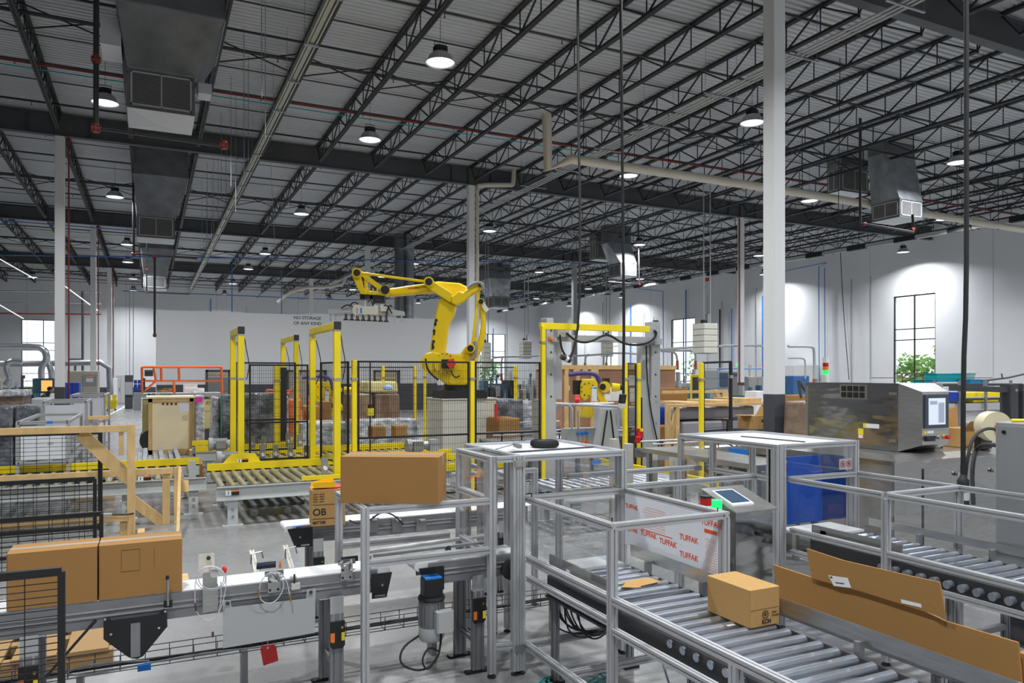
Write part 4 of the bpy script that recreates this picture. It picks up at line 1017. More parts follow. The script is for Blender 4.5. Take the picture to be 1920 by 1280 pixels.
# --- belt conveyors
BZ, BY0, BY1 = 0.84, 5.10, 5.37
def belt(label, x0, x1, y0=BY0, y1=BY1, z=BZ, h=0.15):
    t = thing('belt_conveyor', label, 'conveyor', ((x0 + x1) / 2, (y0 + y1) / 2, 0))
    r = 0.03
    prof = []
    for k in range(7):
        a = math.pi / 2 + math.pi * k / 6; prof.append((x0 + r + math.cos(a) * r, z - r + math.sin(a) * r))
    for k in range(7):
        a = -math.pi / 2 + math.pi * k / 6; prof.append((x1 - r + math.cos(a) * r, z - r + math.sin(a) * r))
    MB().slab(prof, (0, y1 - .008, 0), EX, EZ, y1 - y0 - .016).build('belt', BELT, t)
    for yy_ in (y0 - .012, y1):
        s_ = -1 if yy_ < y0 else 1
        m = MB().box(x0 + .1, x1 - .1, yy_, yy_ + .012, z - .055, z - .004)
        m.box(x0 + .1, x1 - .1, yy_ + .004, yy_ + .010, z - h, z - .055)
        for q in (.062, .095): m.cyl((x0 + .12, yy_ + .006, z - q), (x1 - .12, yy_ + .006, z - q), 0.011, 8)
        m.box(x0 + .1, x1 - .1, yy_, yy_ + .012, z - h - .01, z - .11)
        m.build('side_rail', ALUD, t)
    return t
def endplate(t, x0, x1, y, z, flip=False, lbl=True):
    pl = [(x0, z), (x1, z), (x1 - (x1 - x0) * .28, z - .17), (x0 + (.0), z - .17)] if not flip else [(x0, z), (x1, z), (x1, z - .17), (x0 + (x1 - x0) * .3, z - .17)]
    o = MB().slab(pl, (0, y, 0), EX, EZ, .01).build('end_plate', BLACK, t)
    if lbl: text('DORNER', .018, ((x0 + .02) if not flip else x1 - .1, y - .0112, z - .16), EX, EZ, PAPER, o, depth=.0004)
    MB().cyl(((x0 + x1) / 2, y - .011, z - .08), ((x0 + x1) / 2, y - .016, z - .08), .008, 8).build('bolt', STEEL, o)
xa = PY(733, 1060, 5.1).x; xb = PY(778, 1055, 5.1).x; xc = PY(958, 1030, 5.1).x
t = belt('long white belt conveyor at left carrying two large cartons', -2.6, xa); bc1 = t
endplate(t, PY(697, 1085, 5.08).x, xa, 5.08, BZ - .03)
def leg(t, x, y0, y1, z1):
    MB().box(x - .045, x + .045, y0 - .03, y0 - .018, z1 - .17, z1 - .005).build('leg_bracket', LGREY, t)
    b_ = MB().slab([(x - .05, z1 - .33), (x - .035, z1 - .35), (x + .035, z1 - .35), (x + .05, z1 - .33), (x + .05, z1 - .17), (x - .05, z1 - .17)], (0, y0 - .03, 0), EX, EZ, .02).build('pivot_plate', BLACK, t)
    MB().cyl((x + .03, y0 - .051, z1 - .21), (x + .03, y0 - .056, z1 - .21), .009, 8).cyl((x - .03, y0 - .051, z1 - .30), (x - .03, y0 - .056, z1 - .30), .009, 8).build('bolt', BRASS, b_)
    for yy_ in (y0 - .01, y1):
        MB().extr((x, yy_, .02), (x, yy_, z1 - .12), .045, .09, EX).build('leg', ALUD, t)
        MB().slab([(-.1, 0), (.1, 0), (.09, .015), (-.09, .015)], (x, yy_ + .03, 0), EX, EZ, .06).build('foot', BLACK, t)
    MB().extr((x, y0 + .03, .22), (x, y1 - .05, .22), .04).build('cross_bar', ALUD, t)
    MB().rbox((x - .035, y0 - .057, .43), .028, .002, .06).build('orange_sticker', ORL, t)
    MB().rbox((x + .035, y0 - .057, .43), .022, .002, .055).build('yellow_sticker', YLL, t)
leg(bc1, PY(630, 1085, 5.08).x, 5.08, 5.42, .70); leg(bc1, -0.62, 5.08, 5.42, .70)
t = belt('short white belt conveyor inside the left guard frame, driven by the hanging motor', xb, xc + .1); bc2 = t
endplate(t, xb + .02, PY(832, 1060, 5.08).x, 5.08, BZ - .03, True, False)
leg(bc2, PY(894, 1040, 5.08).x, 5.08, 5.42, .72)
MB().lathe([(0.075, 0), (0.08, .01), (0.08, .03), (0.06, .04)], (xc - .02, 5.07, .73), (0, -1, 0), 20).build('drive_guard', BLACK, bc2, True)
# gear motor
mx, my = PY(808, 1100, 5.0).x, 4.99
t = thing('gear_motor', 'grey gear motor hanging under the short belt, black gearbox with blue tape', 'motor', (mx, my, .72))
MB().bevbox(mx - .068, mx + .068, my - .06, my + .05, .64, .76, .01).build('gearbox', BLACK, t)
MB().box(mx - .06, mx + .06, my - .05, my + .05, .76, .772).build('blue_tape', BLUET, t)
o = MB().lathe([(0.0, .605), (.092, .605), (.098, .62), (.092, .635), (0.05, .64)], (mx, my, 0), seg=20).build('flange', BLACK, t, True)
m = MB().cyl((mx, my, .40), (mx, my, .605), .08, 20)
for k in range(20):
    a = 2 * math.pi * k / 20; m.bar((mx + math.cos(a) * .086, my + math.sin(a) * .086, .43), (mx + math.cos(a) * .086, my + math.sin(a) * .086, .59), .006, .014, Vector((math.cos(a), math.sin(a), 0)))
m.build('finned_body', ALUD, t)
MB().lathe([(0, .325), (.078, .325), (.09, .345), (.09, .41), (.084, .42)], (mx, my, 0), seg=20).build('fan_cover', LGREY, t, True)
MB().bevbox(mx - .01, mx + .115, my - .15, my - .075, .41, .55, .012).build('terminal_box', LGREY, t)
MB().tube([(mx + .04, my - .08, .43), (mx + .04, my - .09, .33), (mx + .01, my - .09, .2), (mx - .1, my - .08, .14), (mx - .25, my - .05, .2), (mx - .22, my, .3), (mx - .08, my + .02, .36)], .008, 8, smooth=2).tube([(mx + .02, my - .09, .25), (mx - .06, my - .1, .14), (mx - .11, my - .09, .22), (mx - .05, my - .08, .31), (mx + .03, my - .08, .26)], .007, 8, smooth=2).build('power_cable', RUB, t, True)
# guide rails above the belt
t = thing('guide_rail', 'round white and grey guide rails mounted over the short belt', 'guide rail', (1.8, 5.3, .9))
MB().tube([PY(690, 1034, 5.5), PY(925, 1001, 5.5)], .016, 10).build('white_rail', WHITE, t, True); MB().tube([PY(700, 1042, 5.15), PY(925, 1014, 5.15)], .012, 10).build('grey_rail', LGREY, t, True)
MB().cyl((PY(694, 1050, 5.12).x, 5.12, .80), (PY(694, 1050, 5.12).x, 5.12, .93), .009, 8).build('rail_post', STEEL, t, True)
MB().cyl(PY(840, 1030, 5.15), PY(832, 1022, 5.15) + EY * -.1, .013, 8).ball(PY(840, 1028, 5.15), .025, 8, 6).build('rail_clamp', BLACKM, t, True)
# cartons on the belt
def seg_carton(label, x0, x1, marks=False):
    t = carton('cardboard_box', label, ((x0 + x1) / 2, 5.23, BZ + .002), x1 - x0, .265, .325, 0, CARD, True, 'cartons on the left belt')
    if marks:
        m = MB(); y = 5.0962
        for a, b, c, d in ((.12, .16, .12, .29), (.12, .29, .22, .29), (.22, .29, .22, .16), (.22, .16, .12, .16), (.30, .17, .30, .29)):
            m.bar((x0 + a, y, BZ + b), (x0 + c, y, BZ + d), .0012, .0012, Vector((0, -1, 0)))
        m.build('pen_marks', BRN, t)
    return t
seg_carton('large carton on the left belt, partly behind the black mesh guard', -.735, -.28)
seg_carton('large carton on the left belt with a rectangle sketched in pen on its side', -.272, .185, True)
# parts mounted on the belt side
yb = 5.065
def px(u, v, y=yb): return PY(u, v, y)
t = thing('photo_eye_bracket', 'tall steel sensor bracket with coiled pale hose on the belt conveyor side', 'sensor', px(398, 1100))
MB().slab([(0, 0), (.09, 0), (.09, .17), (0, .17)], px(380, 1148, yb), EX, EZ, .006).slab([(0, 0), (.085, 0), (.085, .12), (0, .12)], px(380, 1110, yb - .012), EX, EZ, .005).build('plate', STEEL, t)
MB().slab([(0, 0), (.10, 0), (.10, .14), (0, .14)], px(372, 1078, 5.42), EX, EZ, .006).build('rear_plate', mat('cream_plate', (.6, .58, .52), .5), t)
MB().cyl(px(391, 1046, 5.40), px(391, 1046, 5.36), .014, 10).build('sensor_knob', BLACKM, t, True)
MB().cyl(px(402, 1075, yb - .015), px(402, 1075, yb - .045), .026, 12).build('valve', ALU, t, True)
def ring(cu, cv, ru, rv, y, tail=None, m=WCAB, r=.0035, name='hose'):
    pts = [px(cu + ru * math.cos(a), cv - rv * math.sin(a), y) for a in [k * 2 * math.pi / 22 for k in range(23)]]
    if tail: pts += [px(*q, y) for q in tail]
    return MB().tube(pts, r, 6)
ring(395, 1084, 28, 23, yb - .05).build('hose', WCAB, t, True); ring(396, 1083, 24, 21, yb - .055).build('hose', WCAB, t, True)
MB().tube([px(u, v, yb - .05) for u, v in ((366, 1090), (365, 1130), (370, 1152), (385, 1163), (405, 1160), (418, 1130), (424, 1100), (424, 1075))], .003, 6, smooth=2).tube([px(u, v, yb - .05) for u, v in ((414, 1090), (415, 1120), (410, 1150), (400, 1166), (399, 1185))], .003, 6, smooth=2).build('dangling_wire', WCAB, t, True)
MB().cyl(px(399, 1184, yb - .05), px(399, 1194, yb - .05), .007, 8).cyl(px(366, 1130, yb - .05), px(368, 1145, yb - .05), .006, 8).build('connector', mat('brown_plug', (.12, .06, .04), .5), t, True)
MB().ball(px(421, 1068, yb + .02), .022, 10, 6, (.7, .7, 1.2)).build('red_cap', REDB, t, True)
def cluster(label, cu, cv, hose=True):
    t = thing('valve_cluster', label, 'pneumatic valve', px(cu, cv))
    MB().slab([(-.04, -.09), (.04, -.09), (.04, .02), (-.04, .02)], px(cu, cv, yb - .008), EX, EZ, .006).build('plate', STEEL, t)
    m = MB(); rnd = random.Random(int(cu))
    for k in range(12):
        c = px(cu + rnd.uniform(-13, 13), cv + rnd.uniform(-9, 6), yb - .035 + rnd.uniform(-.015, .015)); d = Vector((rnd.gauss(0, 1), rnd.gauss(0, .5), rnd.gauss(0, 1))).normalized() * .018
        m.cyl(c - d, c + d, rnd.uniform(.006, .011), 8)
    m.build('fittings', ALU, t, True)
    m = MB()
    for a, b in ((-.025, -.02), (.025, -.02), (-.025, -.075), (.025, -.075)): m.cyl(px(cu, cv, yb - .014) + Vector((a, 0, b)), px(cu, cv, yb - .022) + Vector((a, 0, b)), .008, 8)
    m.build('screws', BLACK, t)
    if hose:
        MB().tube([px(u, v, yb - .06) for u, v in ((cu - 28, cv + 28), (cu - 26, cv + 6), (cu - 10, cv - 12), (cu + 12, cv - 12), (cu + 24, cv + 4), (cu + 30, cv + 36))], .0035, 6, smooth=2).tube([px(u, v, yb - .055) for u, v in ((cu - 28, cv + 28), (cu - 24, cv + 44), (cu - 5, cv + 48), (cu + 10, cv + 36), (cu + 20, cv + 12), (cu + 10, cv - 8))], .0035, 6, smooth=2).build('hose', WCAB, t, True)
        MB().cyl(px(cu - 29, cv + 20, yb - .06), px(cu - 29, cv + 34, yb - .06), .007, 8).cyl(px(cu + 30, cv + 30, yb - .06), px(cu + 31, cv + 44, yb - .06), .006, 8).build('connector', BRASS, t, True)
    MB().slab([(-.06, 0), (.06, 0), (.06, .035), (-.06, .035)], px(cu, cv - 2, 5.12) + EZ * .01, EX, EZ, .004).build('back_plate', mat('brown_plate', (.18, .16, .14), .5), t)
cluster('silver valve cluster with a looped hose at the middle of the belt conveyor side', 514, 1084)
cluster('silver valve cluster just left of the front post of the guard frame', 650, 1062, False)
t = thing('belt_stop', 'small cream clamp block with a black screw on the belt side between the valves', 'clamp', px(553, 1095))
MB().slab([(-.025, -.03), (.03, -.03), (.03, .01), (-.025, .01)], px(553, 1095), EX, EZ, .02).cyl(px(544, 1082), px(556, 1082), .01, 8).build('block', mat('cream_plate', (.6, .58, .52), .5), t)
MB().cyl(px(552, 1094, yb - .01), px(552, 1076, yb - .01), .006, 8).build('screw', BLACKM, t, True)
t = thing('cover_plate', 'rectangular grey sheet plate hanging below the belt conveyor', 'plate', px(500, 1170))
MB().slab([(0, 0), (.0, 0)], (0, 0, 0), EX, EZ, .001) if False else None
P_ = [px(u, v, yb - .02) for u, v in ((418, 1215), (590, 1186), (592, 1103), (576, 1105), (574, 1122), (434, 1138), (432, 1125), (418, 1126))]
n = len(P_); b = MB(); b.add(P_ + [p + EY * .004 for p in P_], [tuple(range(n)), tuple(reversed(range(n, 2 * n)))] + [(i, (i + 1) % n, n + (i + 1) % n, n + i) for i in range(n)]); b.build('sheet', LGREY, t)
MB().cyl(px(427, 1131, yb - .02), px(427, 1131, yb - .03), .012, 10).cyl(px(583, 1110, yb - .02), px(583, 1110, yb - .03), .012, 10).build('knob', BLACKM, t, True)
t = thing('tensioner', 'black bell shaped take-up plate under the left belt', 'plate', px(255, 1180))
P_ = [px(u, v, yb - .03) for u, v in ((194, 1160), (200, 1158), (210, 1163), (296, 1152), (306, 1142), (313, 1143), (314, 1174), (268, 1230), (258, 1235), (246, 1234), (238, 1230), (194, 1198))]
n = len(P_); b = MB(); b.add(P_ + [p + EY * .012 for p in P_], [tuple(range(n)), tuple(reversed(range(n, 2 * n)))] + [(i, (i + 1) % n, n + (i + 1) % n, n + i) for i in range(n)]); b.build('plate', BLACK, t)
b = MB(); P_ = [px(u, v, yb - .04) for u, v in ((245, 1169), (263, 1167), (263, 1230), (245, 1233))]; b.hexa(P_ + [p + EY * .008 for p in P_]); b.build('slotted_bar', ALUD, t)
b = MB()
for u, v in ((208, 1189), (298, 1177), (197, 1161), (310, 1146)): b.cyl(px(u, v, yb - .03), px(u, v, yb - .038), .007, 8)
b.build('bolt_heads', STEEL, t)
tag(MB().cyl(px(180, 1162, yb - .03), px(85, 1270, yb - .03), .008, 8).cyl(px(180, 1162, yb - .03), px(168, 1176, yb - .03), .010, 8).build('brace_rod', BLACKM), 'slanting black brace rod under the left belt', 'rod')
t = thing('side_pin', 'upright steel pin with a black cap clamped to the belt before the pen-marked carton', 'pin', px(315, 1120, yb - .03))
MB().cyl(px(315, 1135, yb - .03), px(314, 1084, yb - .03), .008, 10).build('pin', STEEL, t, True); MB().cyl(px(314, 1086, yb - .03), px(314, 1079, yb - .03), .010, 10).build('cap', BLACKM, t, True)
MB().slab([(-.025, -.02), (.025, -.02), (.025, .02), (-.025, .02)], px(315, 1131, yb - .012), EX, EZ, .015).build('clamp', BLACK, t)
for u, v, w, lab in ((499, 1059, .13, 'dark reflector strip with an orange end beyond the belt, left one'), (655, 1048, .125, 'dark reflector strip beyond the belt next to the guard frame post')):
    t = thing('reflector', lab, 'sensor', px(u, v, 5.46)); MB().slab([(-w / 2, -.022), (w / 2, -.022), (w / 2, .022), (-w / 2, .022)], px(u, v, 5.46), EX, EZ, .008).build('strip', mat('dark_reflector', (.02, .03, .05), .2), t)
    if u < 600: MB().slab([(-.008, -.022), (.008, -.022), (.008, .022), (-.008, .022)], px(u + 26, v - 1, 5.455), EX, EZ, .008).build('orange_end', ORL, t)
for u, v, lab in ((480, 1062, 'small guide arm with a silver hook behind the belt, left of the pair'), (545, 1052, 'small guide arm with a silver hook behind the belt, right of the pair')):
    p = px(u, v, 5.5); t = thing('side_guide', lab, 'guide', p)
    MB().extr(p + Vector((0, -.05, -.05)), p + Vector((0, .25, .05)), .035).build('arm', mat('cream_plate', (.6, .58, .52), .5), t)
    MB().tube([p + Vector((-.02, .1, .0)), p + Vector((-.02, .1, .07)), p + Vector((.05, .1, .08)), p + Vector((.06, .1, .03))], .007, 6).build('hook', STEEL, t, True)
# wire basket along the floor with cables and lock-out tag
t = thing('cable_basket', 'wire mesh cable basket running low along the belt conveyors', 'cable tray', (.5, 5.6, .25))
m = MB(); y0, y1 = 5.5, 5.62
for y, z in ((y0, .36), (y0, .31), (y0, .26), (y1, .26), (y1, .36), ((y0 + y1) / 2, .26)): m.bar((-1.8, y, z), (3.4, y, z), .005)
for k in range(36): x = -1.8 + k * .148; m.bar((x, y0, .26), (x, y0, .36), .005).bar((x, y0, .26), (x, y1, .26), .005).bar((x, y1, .26), (x, y1, .36), .005)
m.build('wire_grid', mat('dark_wire', (.10, .09, .08), .5), t)
MB().tube([(-1.8, 5.55, .28), (-.3, 5.56, .29), (.5, 5.54, .28), (1.5, 5.56, .3), (2.4, 5.55, .29), (3.4, 5.55, .3)], .014, 8, smooth=1).build('black_cables', RUB, t, True)
MB().tube([(.0, 5.49, .3), (-.3, 5.49, .34), (-.5, 5.49, .31), (-.4, 5.49, .27), (-.1, 5.49, .28), (.3, 5.49, .3), (.7, 5.49, .28)], .006, 6, smooth=2).build('grey_cable_loop', GCAB, t, True)
MB().rbox((-.03, 5.47, .27), .08, .02, .04).build('blue_tie', BLUET, t)
for x in (-1.5, -.4, .6, 2.0, 3.1): MB().box(x - .02, x + .02, y0, y1, 0, .26).build('stand_leg', ALUD, t)
t = thing('lockout_tag', 'red card tag with a hole hanging from the wire basket below the cover plate', 'tag', px(505, 1225, 5.35))
P_ = [px(u, v, 5.35) for u, v in ((488, 1216), (491, 1211), (513, 1207), (518, 1212), (522, 1238), (494, 1248))]; b = MB(); n = 6; b.add(P_ + [p + EY * .002 for p in P_], [tuple(range(n)), tuple(reversed(range(n, 2 * n)))] + [(i, (i + 1) % n, n + (i + 1) % n, n + i) for i in range(n)]); b.build('card', REDB, t)
MB().lathe([(0.003, 0), (.008, 0), (.008, .001), (.003, .001)], px(502, 1214, 5.348), (0, -1, 0), 12).build('eyelet', PAPER, t)
MB().tube([px(502, 1213, 5.347), px(502, 1200, 5.4), px(503, 1190, 5.5)], .002, 5).build('string', GCAB, t)
# cables under the tower
t = thing('cable_bundle', 'bundle of black cables drooping under the front roller conveyor by the tower', 'cables', (2.8, 4.7, .5))
m = MB()
for k in range(9):
    x = 2.58 + k * .013 + random.uniform(-.02, .02); z_ = random.uniform(-.08, .08); m.tube([(x, 4.72 - k * .03, .66), (x + .02 + z_ * .4, 4.7 - k * .03, .47 + z_), (x + .10, 4.66 - k * .03, .36 + z_ * .5), (x + .35, 4.6, .31 + .01 * (k % 3))], .006, 6, smooth=2)
m.build('black_cables', RUB, t, True)
m = MB()
for k in range(3): m.tube([(2.72 + .28 * math.cos(a) * (1 - .15 * k) , 4.6 + .15 * math.sin(a) * (1 - .15 * k), .012 + .01 * k) for a in [q * .45 for q in range(15)]], .006, 6)
m.tube([(2.8, 4.62, .66), (2.82, 4.6, .5), (2.95, 4.6, .45), (3.05, 4.58, .5)], .006, 6, smooth=2).tube([(2.82, 4.62, .66), (2.85, 4.6, .47), (3.0, 4.6, .42), (3.1, 4.58, .5)], .006, 6, smooth=2)
m.build('teal_cables', TEALC, t, True)
tag(MB().tube([(2.9, 3.9, .6), (2.95, 3.8, .2), (3.05, 3.7, .03), (3.25, 3.55, .01), (3.5, 3.4, .01)], .007, 6, smooth=2).build('cable', GCAB, None, True), 'blue grey cable falling to the floor under the front roller conveyor', 'cable')
# second belt conveyor behind
y2 = 6.85
t = belt('rear white belt conveyor with blue tape on its rounded left end, beyond the guard frame', 1.08, 3.6, y2, y2 + .3)
endplate(t, 1.10, 1.32, y2 - .02, BZ - .02, True)
MB().rbox(G(556, 986, BZ + .002), .07, .05, .002).build('blue_tape', BLUET, t)
leg(t, PY(595, 1010, y2).x, y2 - .02, y2 + .34, .72); leg(t, 3.2, y2 - .02, y2 + .34, .72)
for u in (700, 745, 790):
    p = PY(u, 985, y2 - .03); q = thing('sensor_block', {700: 'small silver sensor block on the rear belt, leftmost of three', 745: 'tall steel sensor plate on the rear belt, middle of three', 790: 'silver sensor block with black knob on the rear belt, right of three'}[u], 'sensor', p)
    MB().slab([(-.05, -.06), (.05, -.06), (.05, .07), (-.05, .07)], p, EX, EZ, .008).build('plate', STEEL, q); MB().cyl(p + Vector((-.02, -.02, .05)), p + Vector((.03, -.02, .05)), .014, 8).cyl(p + EZ * .05, p + EZ * .09, .008, 8).build('knob', ALUD, q, True)
t = thing('cable_loop', 'loose black cable looping over the rear belt behind the big carton frame', 'cable', PY(690, 965, 6.7))
MB().tube([PY(u, v, 6.75) for u, v in ((655, 975), (670, 982), (695, 975), (712, 960), (735, 962), (757, 983))], .008, 6, smooth=2).build('cable', RUB, t, True)
# printed carton on the rear belt
bx = G(606, 986, BZ + .002)
t = carton('printed_carton', 'tall tan carton printed in black, holding orange trays, on the rear belt end', bx + Vector((.06, .12, 0)), .30, .22, .32, -.12, CARDL, False)
def onbx(u, v): return bx + Vector((.06, .12, 0)) + Matrix.Rotation(-.12, 3, 'Z') @ Vector((u, -.1115, v))
xr = Matrix.Rotation(-.12, 3, 'Z') @ EX
text('OB', .085, onbx(-.135, .095), xr, EZ, TXT, t, depth=.0006, bold=.0015); text('BETTER', .034, onbx(-.135, .018), xr, EZ, TXT, t, depth=.0006, bold=.001)
m = MB()
for a, b_, w in ((-.135, .19, .26), (-.135, .065, .26)): m.bar(onbx(a, b_), onbx(a + w, b_), .007, .0015, EZ)
for i in range(2):
    for j in range(4): m.bar(onbx(-.13 + i * .055, .22 + j * .022), onbx(-.09 + i * .055, .22 + j * .022), .012, .0012, EZ)
m.build('printed_lines', BRN, t)
c = bx + Vector((.02, .10, .335))
t2 = thing('parts_tray', 'orange yellow folded plastic tray on top of the printed carton', 'tray', c)
MB().slab([(-.1, 0), (.1, 0), (.1, .05), (-.1, .05)], c + Vector((0, -.06, 0)), xr, EZ, .004).slab([(-.1, 0), (.1, 0), (.1, .08), (-.1, .04)], c + Vector((0, .04, 0)), xr, EZ, .004).slab([(-.1, -.06), (.1, -.06), (.1, .04), (-.1, .04)], c, xr, EY, .004).build('tray', mat('orange_yellow_plastic', (.95, .55, .01), .4), t2)
t3 = tag(MB().lathe([(0, 0), (.11, 0), (.115, .012), (0, .012)], bx + Vector((.10, .14, .322)), seg=24).build('plastic_dish', REDB), 'round red plastic lid on the printed carton beneath the orange tray', 'lid')
# black mesh guard at bottom left
def mesh_guard(name, label, x0, x1, y, z0, z1, dx, dz, post=.04, wire=.0022, cat='mesh guard', feet=True):
    t = thing(name, label, cat, ((x0 + x1) / 2, y, 0))
    MB().bar((x0, y, z0), (x0, y, z1), post, post * .8, EX).build('post', BLACK, t); MB().bar((x1, y, z0), (x1, y, z1), post, post * .8, EX).build('post', BLACK, t)
    MB().bar((x0, y, z1), (x1, y, z1), post * .8, post).build('top_rail', BLACK, t); MB().bar((x0, y, z0 + .05), (x1, y, z0 + .05), post * .8, post * .8).build('bottom_rail', BLACK, t)
    MB().mesh_wires((x0 + .01, y), (x1 - .01, y), z0 + .06, z1 - .02, dx, dz, wire).build('wire_mesh', BLACK, t)
    return t
mesh_guard('mesh_guard', 'black mesh guard panel standing in the bottom left corner in front of the belt', -1.75, -.40, 4.40, 0.0, 1.2, .136, .033)
# ================================================================ ROBOT CELL
FW = Vector((S_, C_, 0)); RT = Vector((C_, -S_, 0))
def out(mb, pts, d, th):
    """solid with the given outline, its front face at distance d, th metres thick"""
    P_ = [atd(u, v, d) for u, v in pts]; n = len(P_)
    Q_ = [p + FW * th for p in P_]
    ar = sum((P_[i] - P_[0]).cross(P_[(i + 1) % n] - P_[0]).dot(FW) for i in range(n))
    f = [tuple(range(n)), tuple(reversed(range(n, 2 * n)))] + [((i + 1) % n, i, n + i, n + (i + 1) % n) for i in range(n)]
    if ar > 0: f = [tuple(reversed(q)) for q in f]
    return mb.add(P_ + Q_, f)
def bev(o, w=0.02, seg=2):
    m = o.modifiers.new('bevel', 'BEVEL'); m.width = w; m.segments = seg; m.limit_method = 'ANGLE'; return o
D = 16.9
b0 = atd(860, 748, 17.15); b0.z = 0
# pedestal
t = thing('robot_pedestal', 'tall beige steel box pedestal under the big yellow robot', 'pedestal', b0)
p0 = atd(830, 745, 16.6); bw = 1.32; PZ = 1.64
bev(MB().box(p0.x, p0.x + bw, p0.y, p0.y + 1.05, 0, PZ - .03).build('body', CREAM, t), .02)
MB().box(p0.x - .03, p0.x + bw + .03, p0.y - .03, p0.y + 1.08, PZ - .03, PZ).build('top_plate', CREAM, t)
t = thing('palletising_robot', 'big yellow jointed robot with its arm reaching left over the fenced cell', 'robot', Vector((b0.x, b0.y, PZ)))
R = t
q = b0 + EZ * PZ
MB().rbox(q + EZ * .09, 1.0, .75, .18).rbox(q + EZ * .07 + RT * .42, .3, .5, .14).build('black_base', BLACK, t)
MB().cyl(q + EZ * .18, q + EZ * .32, .34, 28).build('slew_ring', BLACK, t, True)
bev(out(MB(), [(789, 684), (790, 672), (797, 663), (812, 658), (824, 662), (884, 664), (893, 672), (889, 700), (885, 716), (872, 722), (838, 722), (822, 710), (802, 699)], D - .15, .7).build('turret', YELR, t), .04)
MB().cyl(atd(834, 681, D - .15), atd(834, 681, D - .24), .24, 28).cyl(atd(805, 680, D - .15), atd(805, 680, D - .19), .2, 24).build('gear_cover', YELR, t, True)
m = MB()
for k in range(14):
    a = 2 * math.pi * k / 14; c = atd(834 + 18 * math.cos(a), 681 + 18 * math.sin(a), D - .24); m.cyl(c, c - FW * .015, .014, 6)
m.build('bolts', BLACK, t)
MB().cyl(atd(846, 681, D - .24), atd(846, 681, D - .55), .095, 18).build('red_motor', REDB, t, True)
MB().rbox(atd(835, 682, D - .32), .16, .14, .2, -TH).build('motor_block', BLACK, t)
MB().tube([atd(u, v, D - .3) for u, v in ((798, 672), (800, 690), (812, 705), (822, 712))], .022, 8, smooth=2).tube([atd(u, v, D - .3) for u, v in ((846, 695), (850, 705), (856, 708), (862, 704))], .015, 8, smooth=2).build('black_hose', RUB, t, True)
bev(out(MB(), [(805, 658), (816, 588), (822, 565), (829, 555), (855, 572), (850, 590), (841, 608), (834, 655), (836, 668), (812, 670)], D, .42).build('lower_arm', YELR, t), .05)
m = MB()
for u, v in ((812, 651), (813, 640), (814, 620), (816, 608), (818, 600)): m.cyl(atd(u, v, D + .01), atd(u, v, D - .012), .035, 10)
for a, b in (((811, 655), (812, 643)), ((814, 628), (815, 618)), ((817, 607), (818, 598))): out(m, [(a[0] - 2, a[1]), (b[0] - 2, b[1]), (b[0] + 1.5, b[1]), (a[0] + 1.5, a[1])], D - .012, .02)
m.build('slots', BLACK, t)
bev(out(MB(), [(722, 545), (712, 553), (731, 555), (780, 550), (816, 547), (828, 555), (845, 567), (851, 572), (862, 570), (870, 561), (893, 547), (901, 538), (900, 531), (893, 531), (878, 538), (870, 534), (861, 530), (821, 527), (799, 531), (774, 534), (742, 539), (729, 540)], D + .06, .3).build('upper_arm', YELR, t), .04)
text('FANUC', .07, atd(765, 543, D + .055), RT + EZ * .1, EZ, TXTR, t, depth=.002, bold=.002)
text('Robot M-410iB', .055, atd(778, 541, D + .055), RT + EZ * .1, EZ, TXT, t, depth=.002)
bev(out(MB(), [(797, 521), (806, 521), (815, 528), (848, 549), (851, 560), (844, 567), (836, 562), (800, 539), (796, 530)], D - .12, .16).build('elbow_plate', YELR, t), .02)
bev(out(MB(), [(846, 556), (861, 545), (868, 548), (893, 530), (903, 531), (904, 540), (884, 552), (868, 566), (854, 572), (845, 567)], D - .18, .22).build('rear_lever', YELR, t), .03)
bev(MB().bar(atd(672, 511, D - .08), atd(800, 528, D - .08), .05, .075, FW).build('top_link', YELR, t), .012)
def joint(u, v, r, cap=.7, d=D - .2, th=.4):
    o = MB().cyl(atd(u, v, d), atd(u, v, d + th), r, 22).build('joint', YELR, t, True)
    MB().cyl(atd(u, v, d - .02), atd(u, v, d + .01), r * cap, 20).build('joint_cap', BLACK, o, True)
joint(669, 511, .11); joint(804, 528, .115); joint(722, 543, .11, .9); joint(901, 534, .075); joint(882, 653, .105, .7, D - .3); joint(902, 565, .07, .8)
m = MB()
out(m, [(660, 514), (666, 505), (674, 508), (683, 546), (679, 552), (673, 546), (661, 520)], D - .1, .08)
out(m, [(672, 504), (716, 536), (729, 541), (725, 548), (710, 543), (671, 513)], D - .1, .08)
out(m, [(674, 543), (728, 549), (724, 555), (708, 553), (676, 551)], D - .14, .3); out(m, [(682, 520), (689, 524), (688, 546), (684, 546)], D - .06, .06)
for k in range(4): out(m, [(682 + k * 8, 540), (684 + k * 8, 540), (685 + k * 8, 552), (681 + k * 8, 552)], D - .16, .05)
bev(m.build('wrist_bracket', YELR, t), .01)
bev(out(MB(), [(898, 568), (904, 563), (909, 575), (911, 604), (910, 628), (905, 652), (893, 673), (884, 672), (893, 650), (899, 628), (902, 604), (900, 585)], D + .1, .22).build('rear_link', YELR, t), .03)
bev(MB().bar(atd(899, 540, D - .1), atd(886, 645, D - .1), .06, .05, FW).bar(atd(891, 633, D - .1), atd(889, 641, D - .1), .1, .08, FW).build('balancer_rod', YELR, t), .01)
bev(out(MB(), [(862, 664), (872, 650), (880, 645), (890, 650), (889, 664), (884, 672), (868, 674)], D - .12, .3).build('lever_root', YELR, t), .03)
